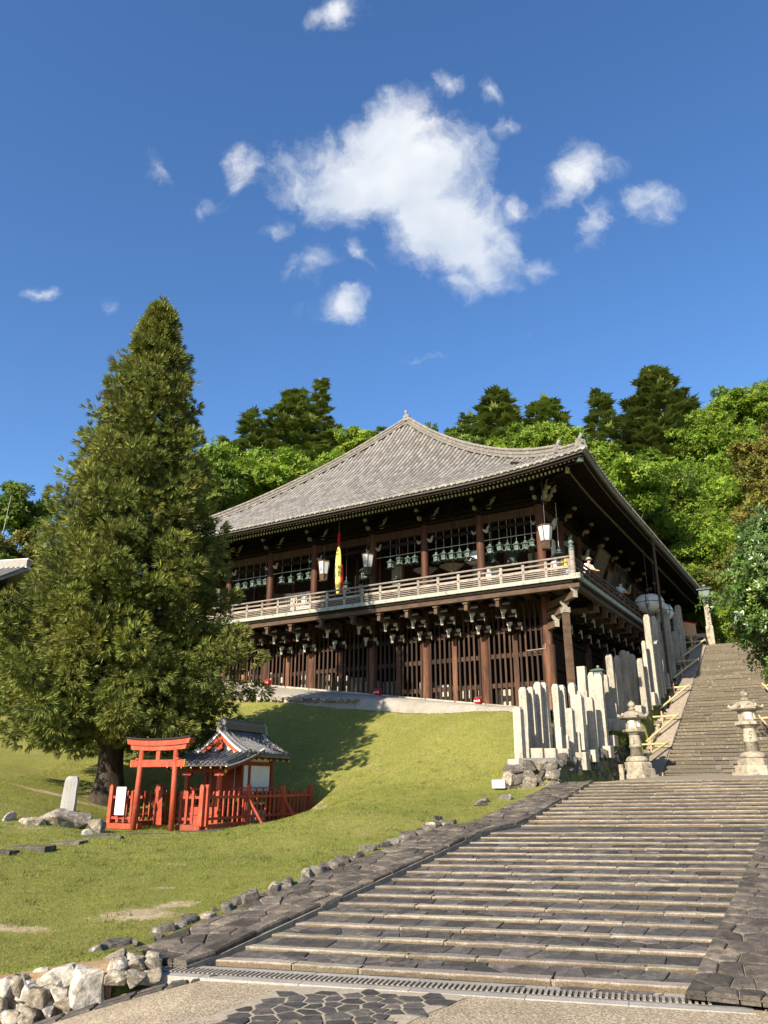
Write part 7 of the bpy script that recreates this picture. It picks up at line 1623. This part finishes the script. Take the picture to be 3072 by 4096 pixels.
# --- glossy evergreen leaning in from the right of the stairs
def glossy(x, y, z0, label):
    r = tree_root('evergreen_tree', x, y, z0, label); mb = MB(); mb.tube([(0, 0, -.3), (.1, .1, 1.6), (-.1, 0, 3.4), (-.3, -.1, 7.4)], [.20, .16, .12, .05], 10)
    P, D, T = [], [], []
    for k in range(190):
        u = rng.normal(size=3); u /= np.linalg.norm(u); h = rng.uniform(3.4, 9.2); f = (h - 3.4) / 5.8; Rm = 2.5 * rng.uniform(.7, 1.12) * math.sin(math.pi * (.12 + .80 * f)) ** .8; a = rng.uniform(0, 6.28); rr_ = Rm * rng.uniform(.45, 1.0); c = np.array([math.cos(a) * rr_ - .1, math.sin(a) * rr_, h])
        if k % 3 == 0: mb.tube([(-.1, 0, max(1.4, h - 1.2)), tuple(c * np.array([.55, .55, 1]) - np.array([0, 0, .3])), tuple(c)], [.05, .03, .01], 5, False)
        m = 42; d = rng.normal(size=(m, 3)); d /= np.linalg.norm(d, axis=1, keepdims=True); pos = c + d * rng.uniform(.2, .62, (m, 1)) * np.array([1, 1, .8]); P.append(pos); D.append(d * .6 + np.array([math.cos(a) * .5, math.sin(a) * .5, .45])); T.append(np.full(m, rng.random()) * .4 + rng.random(m) * .6)
    P, D, T = np.vstack(P), np.vstack(D), np.concatenate(T); tV, tF = leaf_template(6, .19, .066, .12); V, F, Tt = inst(tV, tF, rot_frames(D)[:, :, [1, 2, 0]] * rng.uniform(.75, 1.2, (len(P), 1, 1)), P, T)
    obj('crown', fast_mesh('crown', V, F, 'leaf_gloss', Tt), r); mb.build('trunk', 'bark_pale', r, True)
gx_, gy_ = 14.45, 26.6; glossy(gx_, gy_, float(ground_h(gx_, gy_)) + .0, 'glossy-leaved evergreen leaning over the stairs from the right')

# ================================================================== FAR LEFT: roof, pole
p = spot(0, 575, 46); bd = empty('tiled_building', (p[0] - 3.6, p[1], float(ground_h(p[0] - 3.6, p[1])) - .3), R(-12), 'grey tiled roofed building half hidden behind the cedar on the left', 'building'); zt = p[2] - (float(ground_h(p[0] - 3.6, p[1])) - .3)
box('wall', 'wood_dark', bd, (0, 0, (zt - 1.2) / 2), (10, 5, zt - 1.2))
for sy in (-1, 1): bar('roof', 'tile', bd, (0, sy * .0, zt), (0, sy * 3.6, zt - 1.9), 11.6, .12); 
for x in np.arange(-5.7, 5.8, .3): cyl('round_tile_row', 'tile', bd, (x, -.1, zt + .12), (x, -3.6, zt - 1.78), .075, 8)
box('ridge', 'tile', bd, (0, 0, zt + .25), (11.6, .4, .5)); box('ridge_line', 'plaster_line', bd, (0, -.02, zt + .06), (11.7, .46, .06)); box('ridge_line', 'plaster_line', bd, (0, 0, zt + .52), (11.7, .42, .05))
p = spot(35, 530, 60); z0 = float(ground_h(p[0], p[1])); pole = empty('utility_pole', (p[0], p[1], z0), 0, 'dark twin-topped utility pole with crossarm showing beside the cedar', 'pole'); Hp = p[2] - z0
for dx_ in (-.3, .3): cyl('pole', 'bark', pole, (dx_, 0, -.3), (dx_, 0, Hp), .14, 10)
box('crossarm', 'wood_brown', pole, (-.3, 0, Hp - 2.6), (2.6, .15, .15)); box('transformer', 'iron', pole, (-1.0, 0, Hp - 3.1), (.5, .5, .8)); cyl('insulator', 'plaster_line', pole, (-1.3, 0, Hp - 2.5), (-1.3, 0, Hp - 2.2), .08, 8)
p = spot(5, 495, 58); z0 = float(ground_h(p[0], p[1])); fp = empty('lightning_rod', (p[0], p[1], z0), 0, 'thin pale rod standing against the left edge trees', 'pole'); m = MB(); m.tube([(0, 0, -.2), (.2, 0, (p[2] - z0) * .6), (.45, 0, p[2] - z0)], [.05, .04, .015], 8); m.build('rod', 'granite', fp)
_st = {}
for o in bpy.data.objects:
    if o.type == 'MESH': k_ = o.name.split('.')[0]; _st[k_] = _st.get(k_, 0) + len(o.data.loops) - 2 * len(o.data.polygons)
